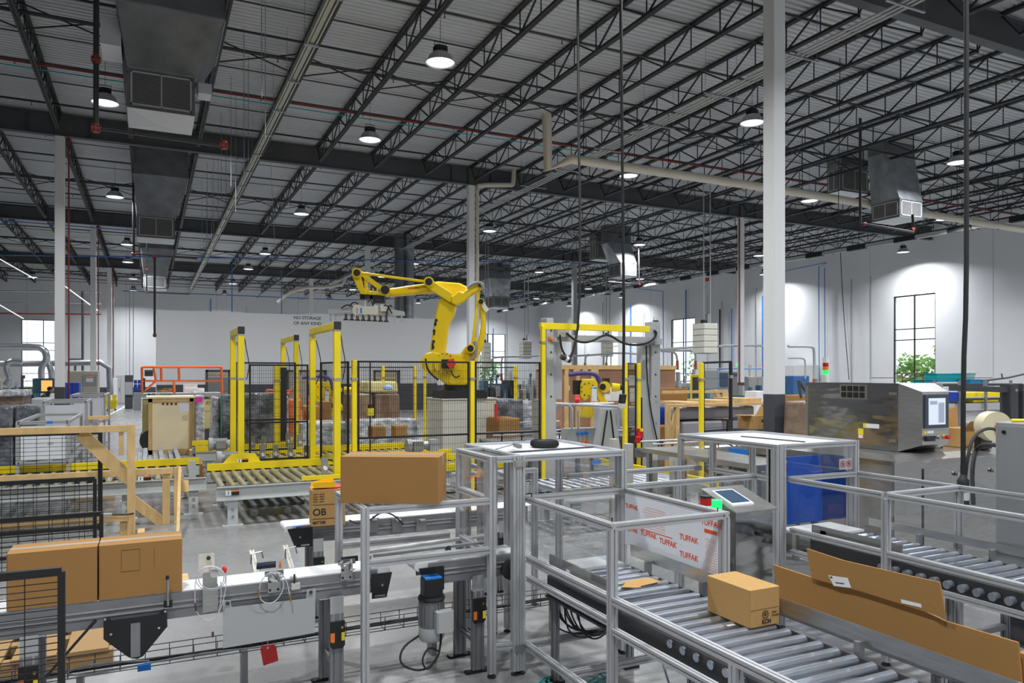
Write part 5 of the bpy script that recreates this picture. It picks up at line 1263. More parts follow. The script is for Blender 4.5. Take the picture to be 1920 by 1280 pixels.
MB().tube([atd(u, v, D - .25) for u, v in ((876, 540), (888, 531), (898, 529), (904, 533), (906, 542))], .035, 8, smooth=2).tube([atd(u, v, D - .2) for u, v in ((890, 640), (893, 655), (890, 668), (884, 674))], .045, 8, smooth=2).build('grey_hose', mat('grey_sleeve', (.25, .25, .27), .6), t, True)
MB().bar(atd(904, 568, D + .05), atd(914, 583, D + .05), .1, .03, FW).build('white_tag', PAPER, t)
# gripper
g = MB().cyl(atd(688, 551, D + .05), atd(688, 562, D + .05), .16, 20).build('gripper', BLACK, t, True)
MB().rbox(atd(711, 560, D), .26, .2, .2, -TH).build('gripper_motor', BLACK, g)
m = MB(); out(m, [(671, 574), (701, 574), (701, 589), (671, 589)], D - .35, .7); out(m, [(661, 572), (672, 570), (672, 591), (668, 591), (661, 586)], D - .3, .5); out(m, [(701, 570), (709, 573), (709, 588), (701, 591)], D - .3, .5)
m.build('gripper_body', CREAM, g)
out(MB(), [(675.5, 577), (678.5, 577), (678.5, 587), (675.5, 587)], D - .36, .02).build('blue_stripe', BLUET, g)
m = MB()
for s_, pts in ((-1, [(615, 580), (662, 576), (662, 588), (650, 586), (615, 590)]), (1, [(709, 574), (758, 584), (759, 592), (735, 591), (709, 588)])):
    out(m, pts, D - .25, .06); out(m, pts, D + .2, .06)
for u0, v0, v1 in ((620, 585, 603), (629, 584, 600), (741, 590, 606), (753, 590, 605)): m.bar(atd(u0, v0, D - .2), atd(u0, v1, D - .2), .035, .06, FW); m.bar(atd(u0 - 1, v1, D - .35), atd(u0 + 4, v1 - 2, D + .25), .02, .012)
m.build('gripper_arms', ALU, g)
m = MB()
for k in range(8):
    u = 649 + k * 10.8
    for dd in (-.25, .15): m.cyl(atd(u + dd * 6, 588 + k * .4, D + dd), atd(u + dd * 6, 598 + k * .5, D + dd), .012, 6).cyl(atd(u + dd * 6, 597.5 + k * .5, D + dd), atd(u + dd * 6, 600 + k * .5, D + dd), .035, 10, .05)
m.build('suction_cups', BLACK, g)
m = MB()
for u0, v0, u1, v1 in ((662, 575, 640, 578), (672, 570, 655, 574), (700, 570, 716, 566), (716, 575, 735, 588), (735, 575, 724, 592), (690, 566, 700, 573)): m.tube([atd(u0, v0, D - .3), atd((u0 + u1) / 2, min(v0, v1) - 5, D - .35), atd(u1, v1, D - .3)], .015, 6, smooth=2)
m.build('air_hoses', RUB, g, True)
out(MB(), [(713, 571), (725, 571), (724, 583), (714, 583)], D - .33, .12).build('valve_box', CREAM, g)

# fence posts, panels
def fpost(label, x, y, z1, z0=0.0, w=.075, grp='yellow safety fence posts', clamp=2.0):
    t = thing('fence_post', label, 'post', (x, y, z0), grp)
    bev(MB().box(x - w / 2, x + w / 2, y - w / 2, y + w / 2, z0, z1).build('post', YEL, t), .006, 1)
    if clamp: MB().box(x - w / 2 - .012, x + w / 2 + .012, y - w / 2 - .012, y + w / 2 + .012, z1 - .33, z1 - .29).build('clamp', STEEL, t)
    MB().box(x - w, x + w, y - w, y + w, z0, z0 + .012).build('foot_plate', YEL, t)
    return t
def fpanel(label, a, b, z0, z1, dx=.036, dz=.135, mid=None, grp='black mesh fence panels'):
    a = Vector((*a, 0)); b = Vector((*b, 0)); d = (b - a).normalized(); t = thing('mesh_fence', label, 'mesh panel', (a + b) / 2 + EZ * z0, grp)
    m = MB(); w = .03
    for z in [z0 + .015, z1 - .015] + ([mid] if mid else []): m.bar(a + EZ * z, b + EZ * z, w, w)
    for p in (a, b): m.bar(p + EZ * z0, p + EZ * z1, w, w, d)
    m.build('panel_frame', BLACK, t)
    MB().mesh_wires(a + d * .015, b - d * .015, z0 + .02, z1 - .02, dx, dz, .0022).build('wire_mesh', BLACK, t)
    return t
YF1 = 12.1; xs = [PY(u, 680, YF1).x for u in (664, 885, 1018)]
fpost('yellow fence post just right of the wide light curtain gate, behind the big carton', xs[0], YF1, 2.42)
fpost('yellow fence post in front of the beige robot pedestal', xs[1], YF1, 2.42)
fpost('yellow fence post at the left leg of the grey gantry, taller than its neighbours', xs[2], YF1, 3.08)
fpanel('black mesh panel in front of the robot base, left of the pedestal post', (xs[0] + .07, YF1), (xs[1] - .07, YF1), .12, 2.41, mid=1.14)
fpanel('black mesh panel between the pedestal post and the grey gantry', (xs[1] + .07, YF1), (xs[2] - .07, YF1), .12, 2.41, mid=1.14)
fpanel('short black mesh panel turning back from the corner post to the light curtain gate', (xs[0] - .08, YF1 + .08), (2.72, 13.3), .7, 2.40)
# light curtain gates
def gate(label, x, y0, y1, z1, zb0, zb1):
    t = thing('light_curtain_gate', label, 'gate', (x, (y0 + y1) / 2, min(zb0, zb1)))
    w = .1
    for y, zb in ((y0, zb0), (y1, zb1)): bev(MB().box(x - w / 2, x + w / 2, y - w / 2, y + w / 2, zb, z1 - .1).build('post', YEL, t), .006, 1)
    for y in (y0, y1): MB().box(x - w / 2, x + w / 2, y - w / 2, y + w / 2, z1 - .1, z1 - .06).build('joint_plate', STEEL, t)
    bev(MB().box(x - w / 2, x + w / 2, y0 - w / 2 + .01, y1 + w / 2, z1 - .06, z1 + .05).build('top_beam', YEL, t), .006, 1)
    MB().box(x - w / 2 - .004, x + w / 2 + .004, y0 - w / 2 - .01, y0 - w / 2 + .02, z1 - .07, z1 + .055).build('end_cap', BLACKM, t)
    MB().box(x + .052, x + .057, y1 - .02, y1 + .02, zb1 + .1, z1 - .9).build('sensor_strip', BLACK, t)
    MB().tube([(x + .06, y0, z1 - .15), (x + .09, y0, z1 - .35), (x + .14, y0, z1 - .6), (x + .09, y0, z1 - .85)], .008, 6, smooth=2).tube([(x + .06, y1, z1 - .15), (x + .14, y1, z1 - .45), (x + .16, y1, z1 - .7), (x + .06, y1, z1 - .95)], .008, 6, smooth=2).build('cable', RUB, t, True)
    for y in (y0, y1): MB().box(x - .055, x + .055, y - .055, y + .055, 2.09, 2.13).build('clamp', STEEL, t)
gate('yellow light curtain gate at left, standing on the trapezoid plate of the yellow conveyor', 1.40, 13.42, 14.75, 2.94, .80, .66)
gate('small yellow light curtain gate in the middle, farthest from the camera', 2.93, 17.0, 18.8, 3.0, .0, .0)
gate('widest yellow light curtain gate, left of the fence corner, ending by the big carton', 2.62, 11.62, 13.55, 2.95, .60, .66)
fpanel('black mesh panel between the left and the widest light curtain gates', (1.55, 13.48), (2.52, 13.48), .70, 2.36, mid=1.35)
fpanel('black mesh panel standing behind the left light curtain gate', (1.5, 15.2), (2.6, 15.2), .7, 2.42, mid=1.3)
fpost('slim yellow post with a wide black strip between the left and middle gates', 2.46, 16.6, 2.36, 0, .12)
tag(MB().box(2.52, 2.66, 16.55, 16.6, .75, 2.33).build('black_strip', BLACK), 'wide black strip on the slim yellow post between the left and middle gates', 'strip')
pf = {}
for k, (u, d, nm) in enumerate(((628, 19.5, 'far yellow fence post just left of the widest gate\'s near leg'), (718, 20, 'far yellow fence post behind the mesh, left of the pair'), (778, 20, 'far yellow fence post just left of the robot pedestal'), (967, 20, 'far yellow fence post right of the robot pedestal'), (797, 23, 'distant thin yellow post hidden behind the pedestal edge'))):
    p = atd(u, 690, d); fpost(nm, p.x, p.y, 2.40, 0, .08, 'far fence posts of the robot cell'); pf[u] = p
fpanel('far black mesh panel between the two far posts left of the pedestal', pf[718].xy, pf[778].xy, .1, 2.38, .06, .2, grp='far mesh panels')
fpanel('far black mesh panel reaching from the widest gate toward the office door', pf[628].xy, pf[718].xy, .1, 2.38, .06, .2, grp='far mesh panels')
fpanel('far black mesh panel right of the pedestal in front of the machines', pf[797].xy, pf[967].xy, .1, 2.38, .06, .2, grp='far mesh panels')
# yellow roller conveyors
YROLL = mat('worn_roller', (0.42, 0.41, 0.36), 0.35, 0.6, noise=(3, .25, (.5, .42, .12)))
FR = mat('conveyor_grey', (0.50, 0.52, 0.51), 0.5)
def yconv(label, x0, x1, y0, y1, z=.58, pitch=.157, legs=(), yellow_back=True, yellow_front=False, rl=.045, rm=None):
    t = thing('pallet_conveyor', label, 'conveyor', ((x0 + x1) / 2, (y0 + y1) / 2, 0))
    for y, s_ in ((y0, -1), (y1, 1)): MB().box(x0, x1, y, y + s_ * .03, z - .2, z).box(x0, x1, y, y + s_ * .07, z - .015, z).box(x0, x1, y, y + s_ * .07, z - .2, z - .185).build('side_frame', FR, t)
    if yellow_back: MB().box(x0, x1, y1 + .01, y1 + .07, z + .005, z + .12).build('yellow_guard', YEL, t)
    if yellow_front: MB().box(x0, x1, y0 - .07, y0 - .01, z + .005, z + .12).build('yellow_guard', YEL, t)
    n = min(60, int((x1 - x0) / pitch))
    for i in range(n):
        x = x0 + .09 + i * pitch
        MB().cyl((x, y0, z - .035), (x, y1, z - .035), rl, 12).build('roller', rm or YROLL, t, True)
    for x in legs:
        for y in (y0, y1):
            m = MB().box(x - .07, x + .07, y - .03, y + .03, .02, z - .2).box(x - .14, x + .14, y - .06, y + .06, 0, .02); m.build('leg', FR, t)
            MB().cyl((x, y - .03, .15), (x, y - .045, .15), .02, 8).cyl((x, y - .03, .25), (x, y - .045, .25), .02, 8).build('leg_bolt', STEEL, t)
    return t
def stickers(t, p, n=EX):
    MB().hexa([p + EX * a + EZ * b + EY * e for e in (0, -.002) for a, b in ((-.12, -.03), (-.05, -.03), (-.05, .04), (-.12, .04))]).build('white_sticker', PAPER, t)
    o = MB().hexa([p + EX * a + EZ * b + EY * e for e in (0, -.002) for a, b in ((-.04, -.03), (.06, -.03), (.06, .04), (-.04, .04))]).build('black_sticker', BLACK, t)
    MB().hexa([p + EX * a + EZ * b + EY * e for e in (-.002, -.003) for a, b in ((-.04, .02), (.06, .02), (.06, .04), (-.04, .04))]).build('orange_band', ORL, o)
    MB().bar(p + Vector((-.085, -.003, -.02)), p + Vector((-.085, -.003, .03)), .012, .001, EY).build('pictogram', TXT, t)
t = yconv('front pallet roller conveyor with a yellow rear guard, grey frame and floor legs', .86, 3.9, 11.45, 13.3, legs=(1.08, 2.3, 3.6))
stickers(t, PY(440, 924, 11.38))
tz = MB().slab([(-.38, 0), (.38, 0), (.22, .24), (-.15, .24)], (1.40, 13.42, .60), EX, EZ, .06).build('gate_bracket', YEL, t); stickers(t, Vector((1.45, 13.35, .72)))
tz2 = MB().box(2.05, 3.9, 11.40, 11.46, .60, .66).build('front_ledge', YEL, t)
yconv('second pallet roller conveyor seen through the gates, yellow guards front and back', 1.62, 5.4, 13.95, 15.6, legs=(1.9, 5.0), yellow_front=True)
t = yconv('left pallet roller conveyor with a yellow rear guard, behind the timber frame', -3.2, .80, 12.65, 14.4, legs=(-.30, .62), pitch=.17)
stickers(t, PY(275, 897, 12.6))
yconv('far pallet conveyor with yellow guards crossing behind the middle gate', .9, 5.2, 17.6, 19.0, legs=(1.2, 4.9), yellow_front=True, z=.5)
yconv('pallet conveyor inside the fence in front of the robot pedestal', 4.0, 6.2, 12.25, 13.7, legs=(4.2, 5.9), yellow_front=True, z=.5)
# drive motors beside the conveyors
def cmotor(label, p, L=.42, r=.12, ax=EX):
    t = thing('drive_motor', label, 'motor', p)
    MB().box(p.x + L * .3, p.x + L * .6, p.y - r * .7, p.y + r * .7, 0, p.z - r * .7).build('mount', FR, t); MB().cyl(p, p + ax * .08, r, 18).build('fan_cover', LGREY, t, True)
    m = MB().cyl(p + ax * .08, p + ax * (L * .7), r * .9, 18)
    m.build('motor_body', ALUD, t, True)
    MB().rbox(p + ax * L * .45 + Vector((0, -r * .8, 0)), .18, .08, .16).build('terminal_box', mat('olive_grey', (.3, .3, .26), .5), t)
    MB().cyl(p + ax * (L * .7), p + ax * L, r * .6, 14).rbox(p + ax * (L + .08), .16, .2, .2).build('gearbox', ALU, t)
cmotor('grey drive motor lying by the trapezoid plate of the front pallet conveyor', PY(406, 860, 13.9) , .5, .13)
cmotor('grey drive motor farther back, left of the left light curtain gate', PY(391, 833, 16.2), .5, .13)
cmotor('grey drive motor behind the mesh in front of the robot pedestal', PY(762, 836, 12.45), .4, .12)
# upright fixture plates on the conveyors
for k, (u, v0, v1, y, w) in enumerate(((492, 834, 868, 13.6, .09), (516, 833, 866, 13.6, .09), (544, 834, 866, 13.6, .09), (574, 834, 864, 13.6, .09), (608, 857, 895, 11.55, .1), (473, 816, 846, 15.7, .1), (495, 818, 845, 15.7, .1), (540, 812, 845, 15.7, .1), (562, 814, 845, 15.7, .12))):
    p = PY(u, v1, y); z1 = PY(u, v0, y).z
    t = thing('fixture_plate', 'upright bare steel fixture plate, %s' % ['front row, leftmost', 'front row, second', 'front row, third', 'front row, rightmost', 'single one nearest the camera beside the gate post', 'back row, leftmost', 'back row, second', 'back row, third', 'back row, rightmost'][k], 'plate', p, 'steel fixture plates on the pallet conveyors')
    MB().box(p.x - w / 2, p.x + w / 2, y - .04, y, p.z, z1).build('plate', STEEL, t); MB().cyl((p.x, y - .04, z1 - .16), (p.x, y - .09, z1 - .16), .03, 12).build('reflector_disc', PAPER, t)
tag(MB().box(PY(361, 860, 12.55).x - .05, PY(361, 860, 12.55).x + .05, 12.64, 12.69, .58, .84).build('fixture_plate', LGREY), 'grey upright plate at the right end of the left pallet conveyor', 'plate')
t = thing('dolly', 'low grey trolley with two castors under the front pallet conveyor', 'trolley', (1.75, 12.3, 0))
MB().box(1.35, 2.2, 12.0, 12.7, .14, .18).build('deck', CHAR, t)
for x in (1.45, 1.95): MB().cyl((x, 12.05, .06), (x, 12.09, .06), .06, 14).box(x - .03, x + .03, 12.04, 12.1, .06, .14).build('castor', LGREY, t, True)
# gantry (stretch wrapper)
t = thing('gantry', 'tall light grey steel gantry arch with two posts, right of the big robot', 'gantry', (8.2, 12.6, 0))
gx0, gx1 = 7.0, 9.42; gy = 12.6
def gp(u, v): return PY(u, v, gy)
bev(MB().box(gp(1025, 600).x, gp(1038, 600).x, gy, gy + .25, 0, 3.27).build('post', LGREY, t), .01)
bev(MB().box(gp(1222, 600).x, gp(1238, 600).x, gy, gy + .25, 0, 3.27).build('post', LGREY, t), .01)
MB().box(gp(1038, 600).x, gp(1056, 600).x, gy + .05, gy + .3, gp(1050, 748).z, gp(1050, 640).z).box(gp(1011, 800).x, gp(1040, 800).x, gy - .05, gy + .3, .2, gp(1020, 748).z).build('left_housing', LGREY, t)
MB().box(gp(1207, 600).x, gp(1220, 600).x, gy + .05, gy + .25, .2, gp(1210, 640).z).box(gp(1207, 600).x, gp(1228, 600).x, gy - .03, gy + .2, .2, gp(1210, 745).z).build('right_housing', LGREY, t)
MB().box(gp(1045, 630).x, gp(1222, 630).x, gy - .08, gy + .02, gp(1100, 641).z, gp(1100, 629).z).build('cross_arm', LGREY, t)
MB().box(gp(1040, 630).x, gp(1062, 630).x, gy - .12, gy, gp(1050, 632).z, gp(1050, 612).z).box(gp(1212, 630).x, gp(1226, 630).x, gy - .12, gy, gp(1220, 640).z, gp(1220, 616).z).box(gp(1222, 640).x, gp(1236, 640).x, gy - .1, gy, gp(1230, 646).z, gp(1230, 635).z).build('carriage', LGREY, t)
m = MB()
for u in (1033, 1229):
    for v in (619, 660, 702, 743, 753, 794): m.cyl(gp(u, v) - EY * .001, gp(u, v) - EY * .012, .018, 8)
m.build('bolt_heads', BLACK, t)
MB().tube([gp(u, v) - EY * .15 for u, v in ((1055, 625), (1075, 642), (1100, 642), (1120, 630), (1136, 628), (1160, 645), (1190, 648), (1215, 640), (1224, 625), (1218, 620))], .022, 8, smooth=2).tube([gp(u, v) - EY * .12 for u, v in ((1044, 628), (1046, 650), (1052, 664), (1060, 672))], .02, 8, smooth=2).build('cable', RUB, t, True)
MB().tube([gp(u, v) - EY * .12 for u, v in ((1205, 648), (1206, 700), (1212, 760), (1222, 810), (1232, 850))], .016, 6, smooth=1).build('long_cable', RUB, t, True)
MB().cyl(gp(1235, 600) + EY * .1, gp(1235, 622) + EY * .1, .06, 12).build('motor', BLACKM, t, True)
MB().rbox(gp(1030, 634) - EY * .02, .06, .03, .05).rbox(gp(1035, 638) - EY * .02, .05, .03, .05).build('orange_switch', ORL, t)
MB().slab([(-.35, 0), (.35, 0), (.13, 1.0), (-.13, 1.0)], gp(1150, 860) + EY * .3, EX, EZ, .1).build('tapered_stand', LGREY, t)
MB().bar(gp(1138, 838) + EY * .18, gp(1148, 770) + EY * .18, .03, .02).bar(gp(1162, 838) + EY * .18, gp(1154, 770) + EY * .18, .03, .02).build('black_edge', BLACK, t)
tag(bev(MB().bar(PY(1013, 611, 12.2), PY(1216, 617, 12.2), .1, .12, EZ).build('yellow_beam', YEL), .006), 'long yellow beam spanning the top of the grey gantry', 'beam')
for u, nm, z1 in ((1172, 'yellow fence post left of the narrow mesh panel inside the gantry', 2.41), (1197, 'yellow fence post right of the narrow mesh panel inside the gantry', 2.40)):
    p = PY(u, 680, 11.5 if u == 1172 else 12.0); fpost(nm, p.x, p.y, z1)
a, b = PY(1177, 680, 11.6), PY(1192, 680, 11.95); fpanel('narrow black mesh panel between the two posts inside the gantry', a.xy, b.xy, .3, 2.40, mid=1.1)
t = thing('red_lock_box', 'red handle and lock hanging on the narrow mesh panel inside the gantry', 'lock', PY(1200, 820, 11.6)); MB().rbox(PY(1200, 812, 11.6), .12, .06, .18).rbox(PY(1196, 824, 11.55), .1, .06, .12, 0, .4).build('lock', RED, t); MB().rbox(PY(1203, 806, 11.55), .05, .04, .05).build('knob', YLL, t)
p = PY(1315, 680, 11.2); fpost('yellow post with a black edge standing right of the gantry before the grey crates', p.x, p.y, 2.40)
t = thing('open_gate', 'tall black framed gate panel right of the gantry before the grey crates', 'gate', (9.7, 11.3, 0))
a, b = PY(1319, 680, 11.2), PY(1370, 678, 11.4); m = MB().bar(a + EZ * 0, b, .04, .04); m.bar((b.x, b.y, .1), b, .05, .05, EX).bar((a.x, a.y, .1), a, .035, .035, EX).bar((a.x, a.y, 1.1), (b.x, b.y, 1.1), .03, .03)
m.build('frame', BLACK, t); m = MB()
for k in range(1, 12): m.bar((a.x, a.y, .2 + k * .19), (b.x, b.y, .2 + k * .19), .006)
m.build('wires', BLACK, t); MB().rbox(PY(1368, 800, 11.35), .12, .05, .25).build('latch', BLACKM, t); MB().rbox(PY(1371, 706, 11.35), .06, .05, .06).build('hinge', STEEL, t)
# small yellow robots
def small_robot(label, u, v, d, s=1.0, flip=1, hose=True):
    base = atd(u, v, d); z0 = .0
    t = thing('welding_robot', label, 'robot', (base.x, base.y, 0))
    k = d / 1400.0
    def q(x, y, dd=0): return atd(u + flip * x * s, v + y * s, d + dd)
    def po(pts, dd, th, nm, m=YELR, w=.03):
        return bev(out(MB(), [(u + flip * a * s, v + b_ * s) for a, b_ in pts], d + dd, th).build(nm, m, t), w)
    b_ = Vector((base.x, base.y, 0)); MB().rbox(b_ + EZ * .25, .7, .7, .5).build('pedestal', mat('robot_plinth', (.5, .5, .48), .6), t)
    po([(-12, 45), (12, 45), (10, 20), (-8, 20)], -.15, .4, 'base')
    po([(4, 28), (18, 25), (42, 18), (44, 26), (26, 40), (4, 44)], -.1, .2, 'lower_arm')
    po([(8, -14), (30, 26), (44, 30), (44, 22), (22, -14)], -.2, .2, 'main_arm')
    po([(-12, -18), (-6, -28), (14, -28), (22, -20), (22, -4), (10, 4), (-4, 14), (-12, 6)], -.25, .45, 'shoulder')
    po([(18, -20), (40, -18), (42, -8), (20, -6)], -.15, .2, 'forearm')
    MB().cyl(q(34, -13, -.3), q(34, -13, 0), .14 * s, 16).cyl(q(48, -12, -.2), q(62, -12, -.2), .11 * s, 14, .09 * s).build('wrist', YELR, t, True)
    MB().cyl(q(62, -12, -.2), q(70, -12, -.2), .07 * s, 12).cyl(q(30, -13, -.32), q(30, -13, -.28), .08, 12).rbox(q(36, -24, -.1), .14, .14, .14).build('wrist_motor', BLACK, t)
    MB().cyl(q(-14, 12, -.2), q(-22, 12, -.2), .12 * s, 14).build('red_motor', REDB, t, True)
    m = MB()
    for j in range(9): a = j * .7; c = q(2 + 12 * math.cos(a), -8 + 12 * math.sin(a), -.26); m.cyl(c, c - FW * .02, .018, 6)
    m.rbox(q(-16, -12, -.1), .2, .2, .35); m.build('motor_cluster', BLACK, t)
    MB().rbox(q(12, -2, -.32), .02, .01, .28).rbox(q(14, 0, -.3), .13, .01, .36, -TH).build('paper_notice', PAPER, t)
    MB().rbox(q(14, -11, -.31), .13, .012, .03, -TH).build('blue_tape', BLUET, t)
    MB().tube([q(-34, -36, -.2), q(-10, -39, -.2), q(14, -38, -.2), q(22, -30, -.2), q(24, -14, -.2)], .055 * s, 8, smooth=2).build('violet_hose', PURP, t, True)
    return t
small_robot('small yellow robot with a violet hose in front of the brown plywood crate', 1100, 738, 18.6)
small_robot('small yellow robot with papers taped on, left of the fence post beside the widest gate', 600, 742, 24, .95)
# ================================================================ RIGHT SIDE: machines and crates
def tbox(name, label, cat, x0, x1, y0, y1, z0, z1, m, group=None, w=.006):
    return tag(bev(MB().box(x0, x1, y0, y1, z0, z1).build(name, m), w, 1), label, cat, group)
t = thing('packaging_machine', 'long polished stainless steel machine head with a vent grid and a tilted screen panel', 'machine', (8.0, 6.2, 1.31)); pm = t
X0, X1, YA, YB = 7.5, 8.02, 5.6, 6.9
MB().box(X0, X1 + .25, YA, YB, 1.33, 2.09).build('housing', MIRROR, t)
MB().hexa([(X0, YA, 1.33), (X0 + .05, 5.35, 1.42), (X1 - .02, 5.35, 1.42), (X1 + .1, YA, 1.33), (X0, YA, 2.09), (X0 + .05, 5.35, 2.0), (X1 - .02, 5.35, 2.0), (X1 + .1, YA, 2.09)]).build('panel_head', STEEL, t)
s_ = MB().box(X0 + .08, X1 - .05, 5.33, 5.35, 1.60, 1.97).build('touch_panel', mat('panel_bezel', (.05, .06, .08), .3), t)
MB().box(X0 + .13, X1 - .11, 5.326, 5.331, 1.64, 1.93).build('screen', SCREEN, s_)
MB().box(X0 + .15, X0 + .27, 5.325, 5.3262, 1.86, 1.90).box(X0 + .29, X1 - .13, 5.325, 5.3262, 1.66, 1.88).build('screen_text', mat('screen_grey', (.3, .33, .4), .4, emit=((.4, .46, .6), .35)), s_)
MB().rbox((X0 + .16, 5.335, 1.49), .14, .03, .055).build('key_switch', BLACKM, t); MB().cyl((X0 + .30, 5.345, 1.50), (X0 + .30, 5.31, 1.50), .022, 12).cyl((X0 + .345, 5.345, 1.50), (X0 + .345, 5.315, 1.50), .018, 12).build('push_button', STEEL, t, True)
MB().cyl((X0 + .40, 5.345, 1.50), (X0 + .40, 5.32, 1.50), .026, 14).build('stop_ring', YLL, t, True); MB().cyl((X0 + .40, 5.32, 1.50), (X0 + .40, 5.27, 1.50), .022, 14).build('stop_button', REDB, t, True)
MB().box(X0 + .075, X0 + .115, 5.347, 5.349, 1.54, 1.585).build('yellow_warning', YLL, t); MB().box(X0 + .13, X0 + .24, 5.347, 5.349, 1.545, 1.58).build('white_label', PAPER, t)
vp = MB().box(X0 - .004, X0, 6.0, 6.38, 1.90, 2.07).build('vent_plate', STEEL, t); m = MB()
for i in range(4):
    for j in range(2): m.box(X0 - .007, X0 - .003, 6.03 + i * .085, 6.03 + i * .085 + .07, 1.915 + j * .075, 1.915 + j * .075 + .062)
m.build('vent_holes', BLACK, vp)
MB().box(X0 - .004, X0 - .001, 5.84, 6.05, 1.57, 1.62).build('long_label', PAPER, t); MB().box(X0 - .005, X0 - .001, 6.01, 6.045, 1.575, 1.615).box(X0 - .004, X0 - .001, 6.05, 6.12, 1.485, 1.555).build('warning_triangle', YLL, t)
MB().box(X0 - .004, X0 - .001, 6.055, 6.115, 1.445, 1.48).build('small_label', PAPER, t); MB().box(X0 - .004, X0 - .001, 6.02, 6.15, 1.43, 1.438).build('red_line', RED, t)
MB().box(X0 - .02, X0, 5.62, 5.70, 1.96, 1.99).box(X0 - .02, X0, 5.62, 5.70, 1.43, 1.46).box(X0 - .01, X0, 6.86, 6.90, 1.36, 2.05).build('hinge', STEEL, t)
t = thing('packaging_machine', 'wide mirror finish steel machine base standing below the screen panel', 'machine', (8.1, 6.1, 0))
MB().box(7.0, 8.95, 5.27, 7.4, .12, 1.28).build('body', MIRROR, t); MB().hexa([(6.97, 5.22, 1.28), (8.97, 5.22, 1.28), (8.97, 7.42, 1.28), (6.97, 7.42, 1.28), (7.15, 5.4, 1.325), (8.95, 5.4, 1.325), (8.95, 7.4, 1.325), (7.15, 7.4, 1.325)]).build('top', STEEL, t)
for x in (7.45, 8.1): MB().box(x, x + .55, 5.255, 5.27, .35, 1.18).build('door_panel', MIRROR, t)
for x in (7.98, 8.62): MB().cyl((x, 5.25, 1.1), (x, 5.22, 1.1), .025, 10).build('latch', STEEL, t, True)
for x, y in ((7.1, 5.4), (8.85, 5.4), (7.1, 7.3), (8.85, 7.3)): MB().cyl((x, y, 0), (x, y, .12), .03, 8).build('foot', BLACK, t)
t = thing('infeed_table', 'stainless infeed table with hanging side curtain left of the machine base', 'table', (6.6, 7.2, 0))
MB().box(6.2, 6.9, 6.4, 8.6, 1.10, 1.16).build('top', STEEL, t)
for x, y in ((6.25, 6.45), (6.85, 6.45), (6.25, 8.5), (6.85, 8.5)): MB().box(x - .03, x + .03, y - .03, y + .03, 0, 1.1).build('leg', STEEL, t)
c = atd(1892, 1000, 6.35)
t = thing('control_cabinet', 'plain grey control cabinet at the right edge behind the guard rail', 'cabinet', (c.x, c.y, 0)); a = atd(1866, 900, 6.2)
bev(MB().box(a.x, a.x + .5, a.y - .9, a.y, .25, 1.80).build('cabinet', GREY, t), .01); MB().box(a.x - .012, a.x, a.y - .87, a.y - .03, .28, 1.77).build('door', GREY, t); MB().box(a.x + .05, a.x + .45, a.y - .85, a.y - .05, 0, .25).build('plinth', CHAR, t)
MB().cyl((a.x - .012, a.y - .08, 1.72), (a.x - .025, a.y - .08, 1.72), .015, 10).build('lock', BLACK, t, True)
tag(MB().cyl((a.x + .05, a.y - .1, 1.815), (a.x + .4, a.y - .3, 1.815), .014, 10).build('marker_pen', YLL), 'yellow and white rod lying on top of the grey control cabinet', 'rod')
tag(MB().tube([PY(1825, 945, 4.6), PY(1822, 870, 4.7), PY(1835, 830, 4.8), Vector((a.x, a.y - .1, 1.6))], .02, 8, smooth=2).build('cabinet_cable', RUB), 'thick black cable curving up to the grey control cabinet', 'cable')
# film roll + open carton behind
c = atd(1853, 798, 8.6); t = thing('film_roll', 'big cream roll of film with a red hub beside the machine screen', 'roll', c)
MB().cyl(c, c - FW * .16, .17, 30).build('film', mat('cream_film', (.75, .68, .45), .3), t, True); cc = c - FW * .16 + RT * .02 - EZ * .02
MB().cyl(cc, cc - FW * .03, .055, 16).build('hub', RED, t, True); MB().cyl(cc - FW * .03, cc - FW * .05, .02, 12).build('shaft', STEEL, t, True)
MB().box(c.x - .1, c.x + .1, c.y + .02, c.y + .1, 1.33, c.z - .1).build('stand', BLACK, t)
c = atd(1815, 835, 8.9); t = thing('open_carton', 'open cardboard carton standing between the machine screen and the film roll', 'cardboard box', (c.x, c.y, 1.33))
MB().box(c.x - .16, c.x + .2, c.y - .02, c.y + .25, 1.33, 1.55).build('carton', CARDL, t); MB().slab([(0, 0), (.34, 0), (.34, .24), (0, .2)], (c.x - .15, c.y + .26, 1.55), EX, EZ, .008).build('back_flap', CARDL, t); MB().slab([(0, 0), (.3, 0), (.34, .12), (.02, .12)], (c.x - .12, c.y - .02, 1.55), EX, Vector((0, -.5, .6)).normalized(), .006).build('front_flap', CARDL, t)
